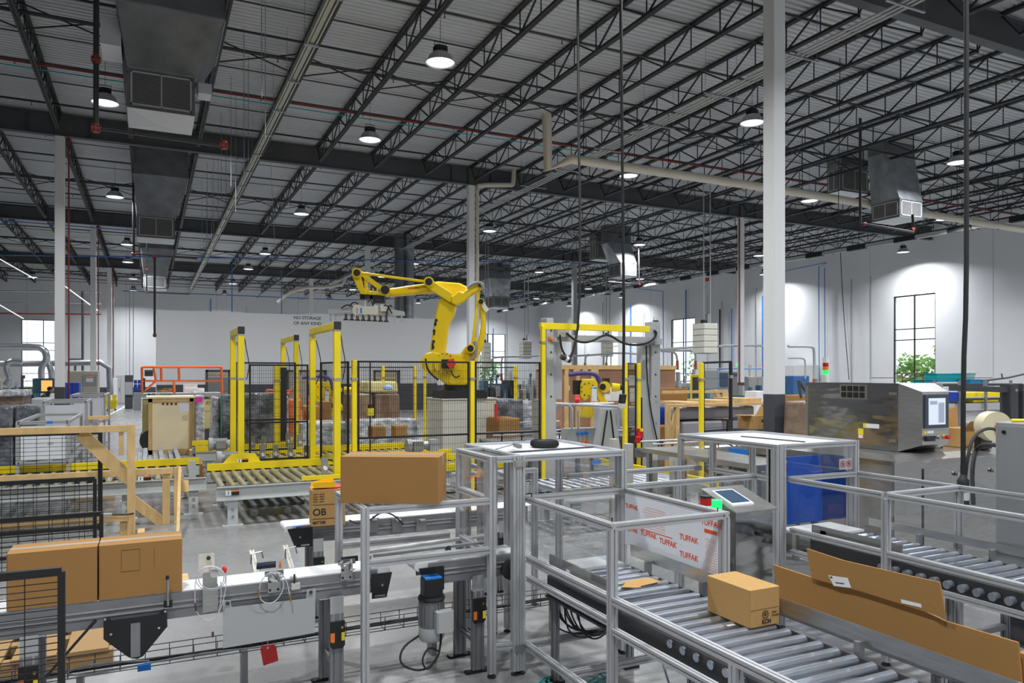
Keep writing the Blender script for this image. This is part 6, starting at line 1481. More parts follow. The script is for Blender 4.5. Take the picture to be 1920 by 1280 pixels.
# dark frame with crates
t = thing('steel_portal', 'charcoal painted steel portal frame behind the machine at right', 'frame', (13.2, 9.0, 0))
def f2(u, v): return PY(u, v, 8.4)
m = MB(); m.bar(f2(1785, 727), f2(1902, 731), .12, .1, EZ); m.build('top_beam', CHAR, t)
m = MB(); z_ = f2(1893, 720).z
for u, w in ((1892, .22), (1912, .16)): x = f2(u, 730).x; m.box(x - w / 2, x + w / 2, 8.3, 8.5, 0, z_)
m.build('posts', CHAR, t)
MB().cyl(f2(1889, 731) - EY * .15, f2(1889, 731) - EY * .17, .025, 10).cyl(f2(1904, 731) - EY * .15, f2(1904, 731) - EY * .17, .025, 10).build('bolts', STEEL, t)
y = 13.5
for k, (u0, u1, v0, v1, m_, lab) in enumerate(((1790, 1875, 735, 745, YEL, 'upper yellow slatted crate on the shelf behind the dark frame'), (1825, 1872, 749, 754, YEL, 'lower yellow slatted crate on the shelf behind the dark frame'), (1790, 1882, 754, 774, LGREY, 'pale grey panel on the shelf behind the dark frame'), (1793, 1810, 735, 752, BLUE, 'blue crate on the shelf behind the dark frame'))):
    a, b = PY(u0, v1, y - k * .05), PY(u1, v0, y - k * .05)
    tag(MB().box(a.x, b.x, y - k * .05, y + .5, a.z, b.z).build('storage_crate' if k != 2 else 'grey_sheet', m_), lab, 'crate' if k != 2 else 'panel')
t = thing('shelf_rack', 'grey steel shelf rack holding the yellow crates behind the dark frame', 'rack', (PY(1830, 760, 13.6).x, 13.6, 0))
m = MB(); xa_, xb_ = PY(1788, 760, 13.5).x, PY(1884, 760, 13.5).x
for z in (.7, 1.15, 1.5): MB().box(xa_, xb_, 13.35, 14.1, z, z + .03).build('shelf', LGREY, t)
for x in (xa_, (xa_ + xb_) / 2, xb_): MB().box(x - .03, x + .03, 13.3, 13.36, 0, 2.0).box(x - .03, x + .03, 14.06, 14.12, 0, 2.0).build('upright', ALUD, t)
# teal & blue bins
for u0, u1, v0, v1, m_, lab, y in ((1757, 1805, 700, 716, TEAL, 'large teal bin high behind the steel machine', 15), (1735, 1757, 711, 719, TEAL, 'small teal bin left of the large teal one', 15), (1812, 1830, 699, 712, mat('glassy_teal', (.3, .62, .6), .3), 'pale teal tilted lid right of the large teal bin', 15.2), (1820, 1856, 711, 722, SKYB, 'bright blue tapered bin right of the teal ones', 14.6)):
    a, b = PY(u0, v1, y), PY(u1, v0, y); t = thing('storage_bin', lab, 'bin', ((a.x + b.x) / 2, y, a.z))
    MB().hexa([(a.x + .04, y + .04, a.z), (b.x - .04, y + .04, a.z), (b.x - .04, y + .4, a.z), (a.x + .04, y + .4, a.z), (a.x, y, b.z), (b.x, y, b.z), (b.x, y + .45, b.z), (a.x, y + .45, b.z)]).build('bin', m_, t)
    MB().box(a.x - .015, b.x + .015, y - .015, y + .465, b.z - .02, b.z).build('rim', m_, t)
t = thing('bin_table', 'long dark table carrying the teal and blue bins and thin rails', 'table', (PY(1790, 720, 15).x, 15, 0))
a, b = PY(1690, 720, 14.6), PY(1915, 722, 14.6)
MB().box(a.x, b.x, 14.55, 15.8, a.z - .08, a.z - .01).build('top', CHAR, t)
for x in (a.x + .1, (a.x + b.x) / 2, b.x - .1): MB().box(x - .04, x + .04, 14.7, 14.78, 0, a.z - .08).build('leg', CHAR, t)
MB().tube([PY(1692, 718, 14.7), PY(1692, 700, 14.7), PY(1730, 700, 14.7), PY(1730, 718, 14.7)], .02, 6).tube([PY(1630, 708, 14.6), PY(1860, 708, 14.6)], .012, 6).build('thin_rail', mat('rust_brown', (.16, .07, .05), .6), t)
tag(MB().tube([PY(1840, 714, 14.2), PY(1890, 708, 14.2), PY(1925, 700, 14.2)], .03, 6).tube([PY(1880, 710, 14.2), PY(1878, 700, 14.2)], .02, 5).build('rod_rack', CHAR), 'slanting dark rod frame at the right edge beyond the bins', 'frame')
tag(MB().cyl((PY(1632, 712, 15.3).x, 15.3, 0), PY(1632, 708, 15.3), .03, 8).rbox(PY(1632, 708, 15.3), .12, .12, .05).build('post_lamp', WHITE), 'small white capped post behind the steel machine', 'post')
# stack light
c = PX(1548, 720, 14.5); t = thing('stack_light', 'red, amber and glowing green tower light on a white pole behind the steel machine', 'stack light', (c.x, c.y, 0))
def st(v0, v1, m_, nm, r=.065): MB().cyl((c.x, c.y, PX(1548, v1, 14.5).z), (c.x, c.y, PX(1548, v0, 14.5).z), r, 16).build(nm, m_, t, True)
st(670, 680, WHITE, 'cap'); st(680, 687, LRED, 'red_lens'); st(687, 694, LAMB, 'amber_lens'); st(694, 702, LGREEN, 'green_lens'); st(702, 718, WHITE, 'neck', .075)
MB().cyl((c.x, c.y, 0), (c.x, c.y, PX(1548, 718, 14.5).z), .05, 10).build('pole', WHITE, t, True)
# crates with grey panels, right of gantry
t = thing('wooden_crate', 'long open timber crate holding grey sheet metal hoods, right of the gantry', 'crate', (10.9, 12.6, 0))
ya = 12.6; xa_, xb_ = PY(1252, 800, ya).x, PY(1440, 800, ya).x; zt = PY(1300, 757, ya).z
MB().box(xa_, xb_, ya, ya + .12, zt - .06, zt).box(xa_, xb_, ya + 1.2, ya + 1.32, zt - .06, zt).build('top_rail', WOOD, t); MB().box(xa_, xb_, ya, ya + 1.3, .02, .14).build('base', WOOD, t)
for x in (xa_, xa_ + .22, xb_ - .1): MB().box(x, x + .09, ya, ya + .1, .1, zt - .06).build('upright', WOOD, t)
MB().bar((xa_ + .1, ya + .05, .75), (xa_ + .26, ya + .05, zt - .1), .09, .05, EY).build('brace', WOOD, t)
for k in range(3): MB().box(xa_ + .6 + k * .8, xa_ + 1.1 + k * .8, ya + .1, ya + 1.1, zt, zt + .03 + .03 * k).build('loose_board', WOOD, t)
bev(tag(MB().box(xa_ + .38, xb_ - .25, ya + .15, ya + 1.1, zt - .34, zt - .08).build('sheet_hood', SAND), 'long grey sheet metal hood lying in the timber crate, upper one', 'sheet metal'), .05)
bev(tag(MB().hexa([(xa_ + .6, ya + .12, .15), (xb_ - .9, ya + .12, .15), (xb_ - .9, ya + 1.1, .15), (xa_ + .6, ya + 1.1, .15), (xa_ + .48, ya + .12, zt - .38), (xb_ - 1.2, ya + .12, zt - .38), (xb_ - 1.2, ya + 1.1, zt - .38), (xa_ + .48, ya + 1.1, zt - .38)]).build('sheet_hood', SAND), 'lower slanted grey sheet metal hood in the timber crate', 'sheet metal'), .05)
tag(MB().box(xb_ - 1.15, xb_ - .5, ya + .02, ya + .9, .16, zt - .4).build('sheet_hood', SAND), 'right flat grey sheet metal panel in the timber crate', 'sheet metal')
t = carton('open_carton', 'open cardboard carton with black printed bands in front of the timber crate', PY(1410, 803, 12.0) * 1.0, .42, .4, .28, .1, CARDL, False); cq = Vector(t.location)
MB().rbox(cq + Vector((-.12, -.21, .17)), .14, .004, .06, .1).rbox(cq + Vector((.14, -.19, .17)), .12, .004, .06, .1).build('black_band', BLACK, t); MB().slab([(0, 0), (.2, 0), (.26, .2), (.1, .2)], cq + Vector((.0, -.1, .285)), EX, Vector((.3, .2, .7)).normalized(), .01).slab([(-.2, 0), (0, 0), (0, .3), (-.2, .3)], cq + Vector((-.2, -.2, .285)), EX, EY, .01).build('flap', CARDL, t)
tbox('stand_block', 'low plinth under the open printed carton', 'plinth', cq.x - .3, cq.x + .3, cq.y - .25, cq.y + .25, 0, cq.z - .001, CHAR)
y = 15.5
a, b = PY(1236, 758, y), PY(1290, 727, y); tbox('cardboard_sheet', 'big plain brown cardboard sheet standing right of the gantry post', 'cardboard', a.x, b.x, y, y + .05, 0, b.z, CARD)
t = thing('timber_trestle', 'timber crate frame with a diagonal brace lying behind the grey hoods', 'crate', (13, 15, 0)); a, b = PY(1243, 729, y - .3), PY(1362, 731, y - .3)
MB().box(a.x, b.x, y - .35, y - .25, b.z - .07, b.z).build('top_rail', WOOD, t); MB().box(b.x - .2, b.x, y - .38, y - .25, .1, b.z - .07).build('end_post', WOOD, t); MB().bar(PY(1341, 733, y - .3), PY(1354, 752, y - .3), .12, .06, EY).build('brace', WOOD, t); MB().box(a.x, b.x, y - .6, y, 0, .1).build('base', WOOD, t)
# white printed carton stack
a = PY(1418, 758, 14.0); t = tbox('white_carton', 'white printed carton standing left of the stout column', 'carton', PY(1418, 758, 14).x, PY(1443, 758, 14).x, 14, 14.4, .5, PY(1430, 733, 14).z, PAPER); tbox('pallet_box', 'wooden box under the white printed carton', 'crate', PY(1414, 758, 14).x, PY(1446, 758, 14).x, 13.95, 14.5, 0, .499, WOOD)
# plywood crate behind the gantry
t = thing('plywood_crate', 'huge reddish plywood crate with pine battens standing behind the gantry', 'crate', (11.5, 18.2, 0)); y = 18.0
a, b = PY(1056, 690, y), PY(1207, 690, y); zt = PY(1060, 684, y).z
MB().box(a.x, b.x + 1.2, y + .06, y + 1.6, .1, zt - .05).build('panel', PLYR, t)
MB().box(a.x - .03, b.x + 1.2, y, y + 1.6, zt - .12, zt).build('top_frame', WOOD, t)
for u in (1063, 1084, 1112, 1119): x = PY(u, 690, y).x; MB().box(x - .06, x + .06, y, y + .06, .1, zt - .12).build('batten', WOOD, t)
for u in (1080, 1097): p = PY(u, 694, y); MB().box(p.x - .08, p.x + .08, y - .02, y + .06, p.z - .1, p.z + .1).build('block', WOOD, t)
MB().box(a.x, b.x + 1.2, y, y + 1.6, 0, .1).build('skid', WOOD, t)
MB().rbox(PY(1067, 727, y) - EY * .01 + EY * .06, .1, .01, .14).rbox(PY(1184, 713, y) + EY * .05, .32, .01, .3).rbox(PY(1188, 740, y) + EY * .05, .2, .01, .4).rbox(PY(1145, 745, y) + EY * .05, .35, .01, .2).build('paper_label', PAPER, t)
# white bar-code paper clipped
t = thing('paper_sheets', 'white paper sheets hanging at the tip of the small robot before the plywood crate', 'paper', PY(1157, 735, 15.9)); MB().rbox(PY(1157, 738, 15.9), .42, .01, .36).build('sheet', PAPER, t)
# roller line through the middle
def line_conv(label, u0, u1, y, z, w=.6, legs=4, rails=True, x0=None, x1=None):
    a, b = x0 if x0 is not None else PY(u0, 800, y).x, x1 if x1 is not None else PY(u1, 800, y).x
    t = thing('sorting_conveyor', label, 'conveyor', ((a + b) / 2, y, 0)); m = MB().box(a, b, y, y + .04, z - .18, z).box(a, b, y + w, y + w + .04, z - .18, z)
    m.build('side_frame', ALUD, t); m = MB(); n = min(90, int((b - a) / .09))
    for k in range(n): m.cyl((a + .05 + k * .09, y + .04, z - .03), (a + .05 + k * .09, y + w, z - .03), .03, 8)
    m.build('rollers', ROLL, t, True)
    if rails: MB().cyl((a, y + .02, z + .12), (b, y + .02, z + .12), .018, 8).cyl((a, y + w, z + .12), (b, y + w, z + .12), .018, 8).build('guide_rail', ALU, t, True)
    m = MB(); k = a + .2
    while k < b: m.cyl((k, y + .02, z), (k, y + .02, z + .16), .014, 6).cyl((k - .04, y + .02, z + .16), (k + .04, y + .02, z + .16), .02, 6); k += .45
    m.build('rail_clamp', BLACK, t)
    for i in range(legs):
        x = a + (b - a) * (i + .5) / legs; MB().box(x - .03, x + .03, y, y + .06, 0, z - .18).box(x - .03, x + .03, y + w - .03, y + w + .03, 0, z - .18).build('leg', ALUD, t)
    return t
line_conv('white roller line running behind the gantry, lower one in the middle', 925, 1225, 13.8, .82, .7, 5)
line_conv('upper roller line behind the first one, right of the robot pedestal', 925, 1050, 15.4, .95, .7, 4)
line_conv('roller line with packages crossing behind the roofed cage', 1225, 1480, 11.2, .78, .55, 3)
for k, (u, v, y, w, h, m_, nm) in enumerate(((1085, 820, 13.4, .7, .4, LGREY, 'grey switch box with blue and orange connectors under the roller line'), (1125, 822, 13.4, .3, .4, GREY, 'dark display box right of the grey switch box'))):
    p = PY(u, v, y); t = thing('switch_box', nm, 'electrical box', p - EZ * h / 2)
    MB().rbox(p, w, .25, h).build('box', m_, t)
    if k == 0:
        MB().cyl(p + Vector((-.1, -.13, .1)), p + Vector((-.1, -.2, .1)), .03, 8).cyl(p + Vector((.0, -.13, .1)), p + Vector((0, -.2, .1)), .03, 8).cyl(p + Vector((.1, -.13, .1)), p + Vector((.1, -.2, .1)), .03, 8).build('blue_plug', BLUET, t); MB().cyl(p + Vector((0, -.13, -.08)), p + Vector((0, -.2, -.08)), .03, 8).cyl(p + Vector((.1, -.13, -.08)), p + Vector((.1, -.2, -.08)), .03, 8).build('orange_plug', ORL, t)
    else: MB().rbox(p - EY * .127, .18, .01, .2).build('display', PAPER, t)
    MB().box(p.x - .03, p.x + .03, p.y - .02, p.y + .02, 0, p.z - h / 2).build('stand', ALUD, t)
# frames made of bent pipe over the line
t = thing('tube_gantry', 'bent aluminium tube frame with clear plates above the roller line behind the gantry', 'frame', (9, 14.6, 0))
m = MB(); y = 14.2
m.tube([PY(1040, 830, y), PY(1040, 762, y), PY(1050, 757, y), PY(1160, 762, y), PY(1160, 830, y)], .035, 8).tube([PY(1072, 830, y - .3), PY(1072, 765, y - .3), PY(1065, 758, y - .3), PY(1040, 757, y - .3)], .035, 8).tube([PY(1035, 760, y + .6), PY(1150, 756, y + .6)], .035, 8)
m.build('tube_frame', ALU, t, True); MB().slab([(0, 0), (1.3, 0), (1.3, .3), (0, .3)], PY(1048, 790, y), EX, EZ, .01).build('clear_plate', PLEX, t)
for k, u in enumerate((1072, 1084)):
    tag(MB().tube([PY(u, 830, 13.3), PY(u, 770, 13.3)], .02, 6).build('sensor_post', LGREY), 'slim %s sensor post in front of the bent tube frame' % ['left', 'right'][k], 'post')
# wrapped goods between robot and gantry
def lump(name, label, cat, u0, u1, v0, v1, y, dep, m_, grp=None, wrap=False, taper=.04):
    a, b = PY(u0, v1, y), PY(u1, v0, y); zb = max(0.0, a.z); x0_, x1_ = a.x, b.x; zt = b.z
    if v1 >= 760: zb = 0
    b_ = MB(); s = taper * (x1_ - x0_)
    b_.hexa([(x0_, y, zb), (x1_, y, zb), (x1_, y + dep, zb), (x0_, y + dep, zb), (x0_ + s, y + s, zt), (x1_ - s, y + s, zt), (x1_ - s, y + dep - s, zt), (x0_ + s, y + dep - s, zt)])
    o = b_.build(name, m_); bev(o, .05, 3); return tag(o, label, cat, grp)
lump('wrapped_pallet', 'silvery stretch wrapped load right of the robot pedestal', 'pallet load', 930, 985, 748, 800, 15.6, 1, DWRAP)
lump('wrapped_pallet', 'pale stretch wrapped load left of the gantry post', 'pallet load', 978, 1012, 752, 795, 15.8, 1, LWRAP)
lump('cardboard_heap', 'brown cardboard lying on the line right of the pedestal', 'cardboard', 935, 978, 783, 791, 14.9, .8, CARD)
t = thing('red_tag_box', 'red upright tag beside the robot pedestal', 'tag', PY(929, 775, 14.2)); MB().rbox(PY(930, 772, 14.2), .06, .04, .34).build('tag', REDB, t)
lump('wrapped_load', 'clear wrapped dark pallet load between the stout column and the steel machine', 'pallet load', 1508, 1570, 752, 815, 10.6, .6, BWRAP)
lump('white_sack', 'white covered machine part behind the gantry stand', 'cover', 1135, 1172, 762, 800, 14.9, .6, LGREY)
lump('white_sack', 'crumpled white cover right of the yellow fence posts in the gantry', 'cover', 1172, 1200, 762, 800, 14.7, .6, LGREY)
# tan boxes on the pallets behind the fence left of the robot
for u0, u1, v0, v1, y, lab in ((680, 706, 799, 823, 13.1, 'left small brown box seen through the mesh before the robot'), (724, 745, 798, 822, 13.1, 'right small brown box seen through the mesh before the robot')):
    a, b = PY(u0 + 18, v1, y), PY(u1 + 18, v0, y); tbox('cardboard_box', lab, 'cardboard box', a.x, b.x, y, y + .3, a.z, b.z, CARD)
lump('wrapped_load', 'tall brown wrapped pallet load behind the mesh left of the pedestal', 'pallet load', 660, 700, 738, 800, 19, 1.1, BWRAP, 'brown pallet loads'); lump('wrapped_load', 'second brown wrapped load, right beside the tall one behind the mesh', 'pallet load', 702, 752, 738, 800, 19.2, 1.1, BWRAP, 'brown pallet loads')
lump('flat_crate', 'pale yellow flat crate on top of the brown wrapped loads', 'crate', 690, 748, 715, 736, 19.3, 1.0, LYEL)
lump('plastic_bag', 'blue and white plastic bag on the brown wrapped load', 'bag', 722, 740, 721, 731, 18.9, .3, mat('bag_blue', (.35, .5, .8), .4), taper=.2)
lump('wrapped_rolls', 'low silvery wrapped bundle behind the mesh left of the pedestal', 'bundle', 655, 790, 785, 818, 16.3, .8, LWRAP)
t = thing('traffic_drum', 'orange round drum with a pale band behind the mesh left of the pedestal', 'drum', PY(760, 790, 18.2)); c = PY(760, 782, 18.2); c.z = 0
MB().cyl(c, c + EZ * 1.0, .33, 20).build('drum', ORAN, t, True); MB().cyl(c + EZ * .82, c + EZ * .9, .335, 20).build('band', PAPER, t, True)
t = thing('hanging_pendant', 'small yellow pendant control hanging from a black pole behind the mesh', 'controller', PY(694, 770, 12.9)); MB().rbox(PY(694, 772, 12.9), .11, .08, .13).build('pendant', YLL, t); MB().cyl((PY(694, 772, 12.9).x, 12.9, .5), (PY(694, 772, 12.9).x, 12.9, 2.4), .014, 8).build('pole', BLACK, t); MB().cyl(PY(694, 765, 12.9), PY(694, 758, 12.9), .04, 10).build('neck', BLACKM, t)
# orange boom lift + others behind the gates
lump('orange_machine', 'orange machine part seen through the mesh behind the middle gate', 'machine', 541, 566, 748, 800, 21, .8, ORAN)
t = thing('orange_railing', 'orange tube railing of a distant lift behind the middle gate', 'railing', PY(520, 735, 30)); m = MB(); y = 30
for a, b in (((500, 731), (545, 733)), ((500, 737), (545, 737)), ((500, 731), (500, 745)), ((515, 731), (515, 745)), ((540, 740), (552, 725)), ((552, 725), (562, 740)), ((562, 740), (560, 748))): m.cyl(PY(*a, y), PY(*b, y), .05, 6)
m.build('tubes', ORAN, t, True); MB().cyl((PY(520, 740, y).x, y, 0), PY(520, 742, y), .08, 8).build('mast', CHAR, t)
for u0, u1, v0, v1, lab in ((572, 600, 760, 788, 'stacked brown carton beside the second small robot, left one'), (603, 622, 752, 790, 'stacked brown carton beside the second small robot, right one')): lump('cardboard_box', lab, 'cardboard box', u0, u1, v0, v1, 21.5, .5, CARD, taper=0)
t = tag(MB().rbox(PY(580, 768, 21.4), .1, .01, .1).build('green_sticker', mat('lime', (.2, .8, .1), .6)), 'bright green sticker on the left stacked brown carton', 'sticker')
lump('wrapped_pallet', 'long silvery wrapped bundle in front of the second small robot', 'pallet load', 560, 660, 790, 826, 17.0, 1, LWRAP)
# ================================================================ LEFT SIDE
# timber frames
def timber(t, p, q, w=.045, h=.12, nm='beam', up=None): bev(MB().bar(p, q, h, w, up).build(nm, WOOD, t), .003, 1)
ya = 11.3
def q_(u, v, y=ya): return PY(u, v, y)
t = thing('timber_trestle', 'tall pine timber frame with a diagonal brace standing at left behind the cartons', 'timber frame', (-1.5, ya, 0))
zt = q_(240, 797).z; xp = q_(246, 800).x
timber(t, (-4.2, ya, zt - .04), (xp - .05, ya, zt - .04), .045, .09, up=EY); timber(t, (xp, ya, .0), (xp, ya, zt + .01), .045, .10, 'post', EY)
timber(t, (xp - .12, ya + .02, zt - .09), (xp - .12, ya + .02, q_(236, 853).z), .05, .06, 'short_post', EY)
a, b = q_(150, 812, ya + .07), q_(246, 900, ya + .07); timber(t, a, b, .045, .17, 'brace', EY)
timber(t, q_(-60, 990, ya - .02), q_(240, 970, ya - .02), .045, .09, 'lower_rail', EY); timber(t, (xp - .09, ya + .02, 0), (xp - .09, ya + .02, q_(230, 975).z), .05, .09, 'short_post', EY); timber(t, (xp + .12, ya - .2, .04), (xp + .12, ya + .1, .04), .09, .09, 'foot_block')
tag(MB().bar(q_(-60, 990, ya - .12) + EZ * .06, q_(210, 967, ya - .12) + EZ * .02, .03, .09, EY).build('steel_strut', GREY), 'grey steel channel strapped along the lower rail of the tall timber frame', 'strut')
tag(MB().tube([q_(205, 965, ya - .1), q_(240, 964, ya - .12), q_(252, 962, ya)], .012, 6).build('strap', BLACKM), 'black strap tying the grey channel to the tall timber post', 'strap')
yb2 = 12.0
t = thing('timber_trestle', 'low pine timber frame with diagonal brace on the floor, right of the tall timber frame', 'timber frame', (-.2, 11.9, 0))
zt = .78; xe = q_(330, 912, yb2).x
timber(t, (-2.6, yb2, zt), (xe - .04, yb2, zt), .045, .09, up=EY); timber(t, (xe, yb2, 0), (xe, yb2, zt + .05), .05, .06, 'post', EY); timber(t, (xe - .13, yb2 + .03, .0), (xe - .13, yb2 + .03, zt - .05), .05, .1, 'short_post', EY)
timber(t, q_(245, 935, yb2 + .07), q_(328, 997, yb2 + .07), .045, .15, 'brace', EY); timber(t, (xe + .05, yb2 - .05, zt + .02), (xe - .02, 10.6, .06), .1, .04, 'side_board'); timber(t, (xe + .12, yb2, .45), (xe + .12, yb2 + .05, .62), .1, .06, 'block')
tag(MB().box(q_(345, 1070, 8.0).x - .05, q_(345, 1070, 8.0).x + .05, 7.9, 8.4, 0, .14).build('timber_block', WOOD), 'short timber block on the floor just right of the pen-marked carton', 'timber')
# timber pallet under the belt
t = thing('wooden_pallet', 'brown timber pallet lying under the left belt conveyor', 'pallet', (-1.4, 6.9, 0))
for k in range(3): MB().box(-2.6, -.25, 6.45 + k * .4, 6.55 + k * .4, 0, .10).build('runner', OLDW, t)
for k in range(7): MB().box(-2.6 + k * .34, -2.32 + k * .34, 6.43, 7.37, .10, .125).build('deck_board', OLDW, t)
# black mesh fences at left
mesh_guard('mesh_guard', 'tall black mesh guard panel right behind the timber rail at left', -4.4, q_(188, 900, 12.0).x, 12.0, 0, 1.38, .15, .055, .07, .003)
mesh_guard('mesh_guard', 'lower black mesh guard panel in front of the tall timber frame at left', -3.9, q_(178, 900, 10.4).x, 10.4, 0, .92, .15, .055, .05, .003)
mesh_guard('mesh_guard', 'lowest black mesh guard panel lying closest behind the left cartons', -3.6, q_(190, 950, 9.6).x, 9.6, 0, .62, .15, .05, .05, .003)
# aluminium frames at left
def alu_frame(label, u0, u1, vt, vm, y, dep, zlow, legs=True):
    a, b = PY(u0, vt, y), PY(u1, vt, y); t = thing('machine_guard', label, 'guard frame', ((a.x + b.x) / 2, y + dep / 2, 0)); z1 = a.z
    w = .05
    for x in (a.x, b.x):
        for yy_ in (y, y + dep): MB().extr((x, yy_, 0), (x, yy_, z1), w, None, EX).build('post', ALU, t)
    for z in (z1 - w / 2, zlow, .35):
        for yy_ in (y, y + dep): MB().extr((a.x, yy_, z), (b.x, yy_, z), w).build('rail', ALU, t)
        for x in (a.x, b.x): MB().extr((x, y, z), (x, y + dep, z), w).build('rail', ALU, t)
    MB().box(a.x + .04, b.x - .04, y - .005, y + .005, zlow + .05, z1 - .08).build('white_panel', WSHEET, t)
    return t
alu_frame('aluminium guard frame with white panel, nearest of the three at left', 33, 128, 790, 0, 14.2, 2.6, .75)
alu_frame('aluminium guard frame with a raised white box top, middle of the three at left', 80, 162, 752, 0, 17.2, 1.4, 1.1)
alu_frame('aluminium guard frame covered in white sheet, farthest of the three at left', 134, 196, 740, 0, 20.5, 2.2, 1.05)
tag(MB().box(PY(88, 790, 14.1).x - .0, PY(99, 790, 14.1).x, 14.08, 14.09, PY(93, 792, 14.1).z - .02, PY(93, 789, 14.1).z).build('blue_tape', BLUET), 'blue tape strip on the nearest left aluminium frame, upper one', 'tape')
tag(MB().box(PY(88, 810, 14.1).x - .0, PY(99, 810, 14.1).x, 14.08, 14.09, PY(93, 812, 14.1).z - .02, PY(93, 810, 14.1).z).build('blue_tape', BLUET), 'blue tape strip on the nearest left aluminium frame, lower one', 'tape')
t = tag(MB().bar(PY(165, 783, 13.4), PY(205, 782, 13.4), .09, .05, EZ).build('timber_board', WOOD), 'short pine board sticking out right of the middle aluminium frame', 'timber')
# wrapped pallets at far left
lump('wrapped_pallet', 'brown pallet load with a clear wrapped top at the left edge', 'pallet load', -14, 47, 733, 762, 27.0, 1.6, BWRAP); lump('plastic_wrap', 'pale crinkled plastic over the brown pallet load at the left edge', 'plastic wrap', -15, 48, 731, 744, 26.95, 1.7, LWRAP)
lump('wrapped_pallet', 'dark grey wrapped pallet load at the left edge, leftmost of the pair', 'pallet load', -20, 24, 762, 810, 19.5, 1.3, DWRAP); lump('wrapped_pallet', 'dark grey wrapped pallet load, right of the pair behind the aluminium frame', 'pallet load', 26, 76, 760, 810, 19.6, 1.3, DWRAP)
lump('grey_box', 'low pale grey box between the wrapped loads and the front left column', 'box', 56, 96, 746, 765, 26.5, 1.0, LGREY)
# benches, person
t = thing('work_bench', 'long dark work bench with tools left of the front left column', 'bench', (-8, 33, 0)); y = 33.0
a, b = PY(-10, 735, y), PY(96, 735, y); MB().box(a.x, b.x, y, y + 1.1, .95, 1.05).build('top', CHAR, t); MB().box(a.x, b.x, y, y + .06, .1, .95).build('front_panel', BLACK, t)
for x in (a.x + .1, b.x - .2): MB().box(x, x + .1, y + .9, y + 1.0, 0, .95).build('leg', CHAR, t)
rnd = random.Random(3)
cm = [CREAM, CHAR, BEIGE, GREY, CARD, BLUE, LGREY, BLACK, PAPER, mat('teal_grey', (.06, .16, .2), .5)]
def clutter(label, u0, u1, y, z0, n, hmin, hmax, grp, cat='machine part', name='bench_item', mats=cm, dep=.5):
    for k in range(n):
        u = u0 + (u1 - u0) * (k + rnd.uniform(.4, .6)) / n; w = rnd.uniform(.6, .88) * (u1 - u0) / n * y / 1400; h = rnd.uniform(hmin, hmax); p = PY(u, 700, y)
        t = thing(name, label + ', ' + ordn(k) + ' from the left', cat, (p.x, y + .3, z0), grp)
        m_ = rnd.choice(mats); x0, x1 = p.x - w / 2, p.x + w / 2
        bev(MB().box(x0, x1, y + .05, y + .05 + dep, z0, z0 + h * .8).build('body', m_, t), .02)
        kind = rnd.random()
        if kind < .4: MB().cyl((p.x, y + .3, z0 + h * .8), (p.x, y + .3, z0 + h * 1.25), w * .18, 10).rbox((p.x + w * .1, y + .3, z0 + h * 1.25), w * .5, .15, h * .15).build('head', rnd.choice(mats), t)
        elif kind < .8: MB().box(x0 + w * .1, x1 - w * .3, y + .1, y + .4, z0 + h * .8, z0 + h * 1.1).build('head', rnd.choice(mats), t); MB().box(x0 + w * .15, x0 + w * .5, y + .02, y + .05, z0 + h * .3, z0 + h * .6).build('door', rnd.choice([BLACK, SCRD, GREY]), t)
        else: MB().box(x0 + w * .2, x1 - w * .2, y + .03, y + .05, z0 + h * .2, z0 + h * .6).build('door', rnd.choice([BLACK, CREAM, BLUE]), t)
clutter('small machine or tool box on the far left bench', 2, 62, 33.0, 1.05, 9, .2, .6, 'tools on the far left bench')
# person
t = thing('person', 'person in a dark shirt bending over the long bench at far left, arm reaching right', 'person', (PY(70, 740, 31.9).x, 31.9, 0)); c = Vector((PY(70, 740, 31.9).x, 31.9, 0))
def skin(name, pts, edges, rad, m_, parent):
    me = bpy.data.meshes.new(name); off = OFF[parent.name]; me.from_pydata([tuple(Vector(p) - off) for p in pts], edges, []); me.update(); o = bpy.data.objects.new(name, me); COL.objects.link(o); o.parent = parent
    sk = o.modifiers.new('skin', 'SKIN'); 
    for i, r in enumerate(rad): me.skin_vertices[0].data[i].radius = (r, r)
    me.skin_vertices[0].data[0].use_root = True; o.modifiers.new('sub', 'SUBSURF').levels = 1; o.modifiers['sub'].render_levels = 2; me.materials.append(m_); OFF[o.name] = off; return o
J = [(0, 0, .95), (.08, .02, 1.15), (.22, .03, 1.38), (.30, .03, 1.46), (.40, .03, 1.56), (.2, -.2, 1.36), (.42, -.24, 1.2), (.66, -.2, 1.18), (.2, .24, 1.36), (.4, .3, 1.2), (.62, .26, 1.15), (0, -.1, .9), (.03, -.11, .5), (-.02, -.12, .08), (.1, -.12, .04), (0, .1, .9), (.05, .11, .5), (0, .12, .08), (.12, .12, .04)]
E_ = [(0, 1), (1, 2), (2, 3), (3, 4), (2, 5), (5, 6), (6, 7), (2, 8), (8, 9), (9, 10), (0, 11), (11, 12), (12, 13), (13, 14), (0, 15), (15, 16), (16, 17), (17, 18)]
r_ = [.15, .15, .17, .07, .1, .08, .05, .035, .08, .05, .035, .1, .07, .05, .045, .1, .07, .05, .045]
skin('body', [c + Vector(j) for j in J], E_, r_, CLOTH, t)
MB().ball(c + Vector((.42, .03, 1.60)), .105, 14, 10, (1, .85, 1.15)).build('head', SKIN, t, True); MB().ball(c + Vector((.40, .03, 1.645)), .108, 14, 8, (1, .9, .85)).build('hair', BLACK, t, True)
MB().ball(c + Vector((.68, -.2, 1.17)), .045, 10, 6).ball(c + Vector((.64, .26, 1.14)), .045, 10, 6).build('hands', SKIN, t, True)
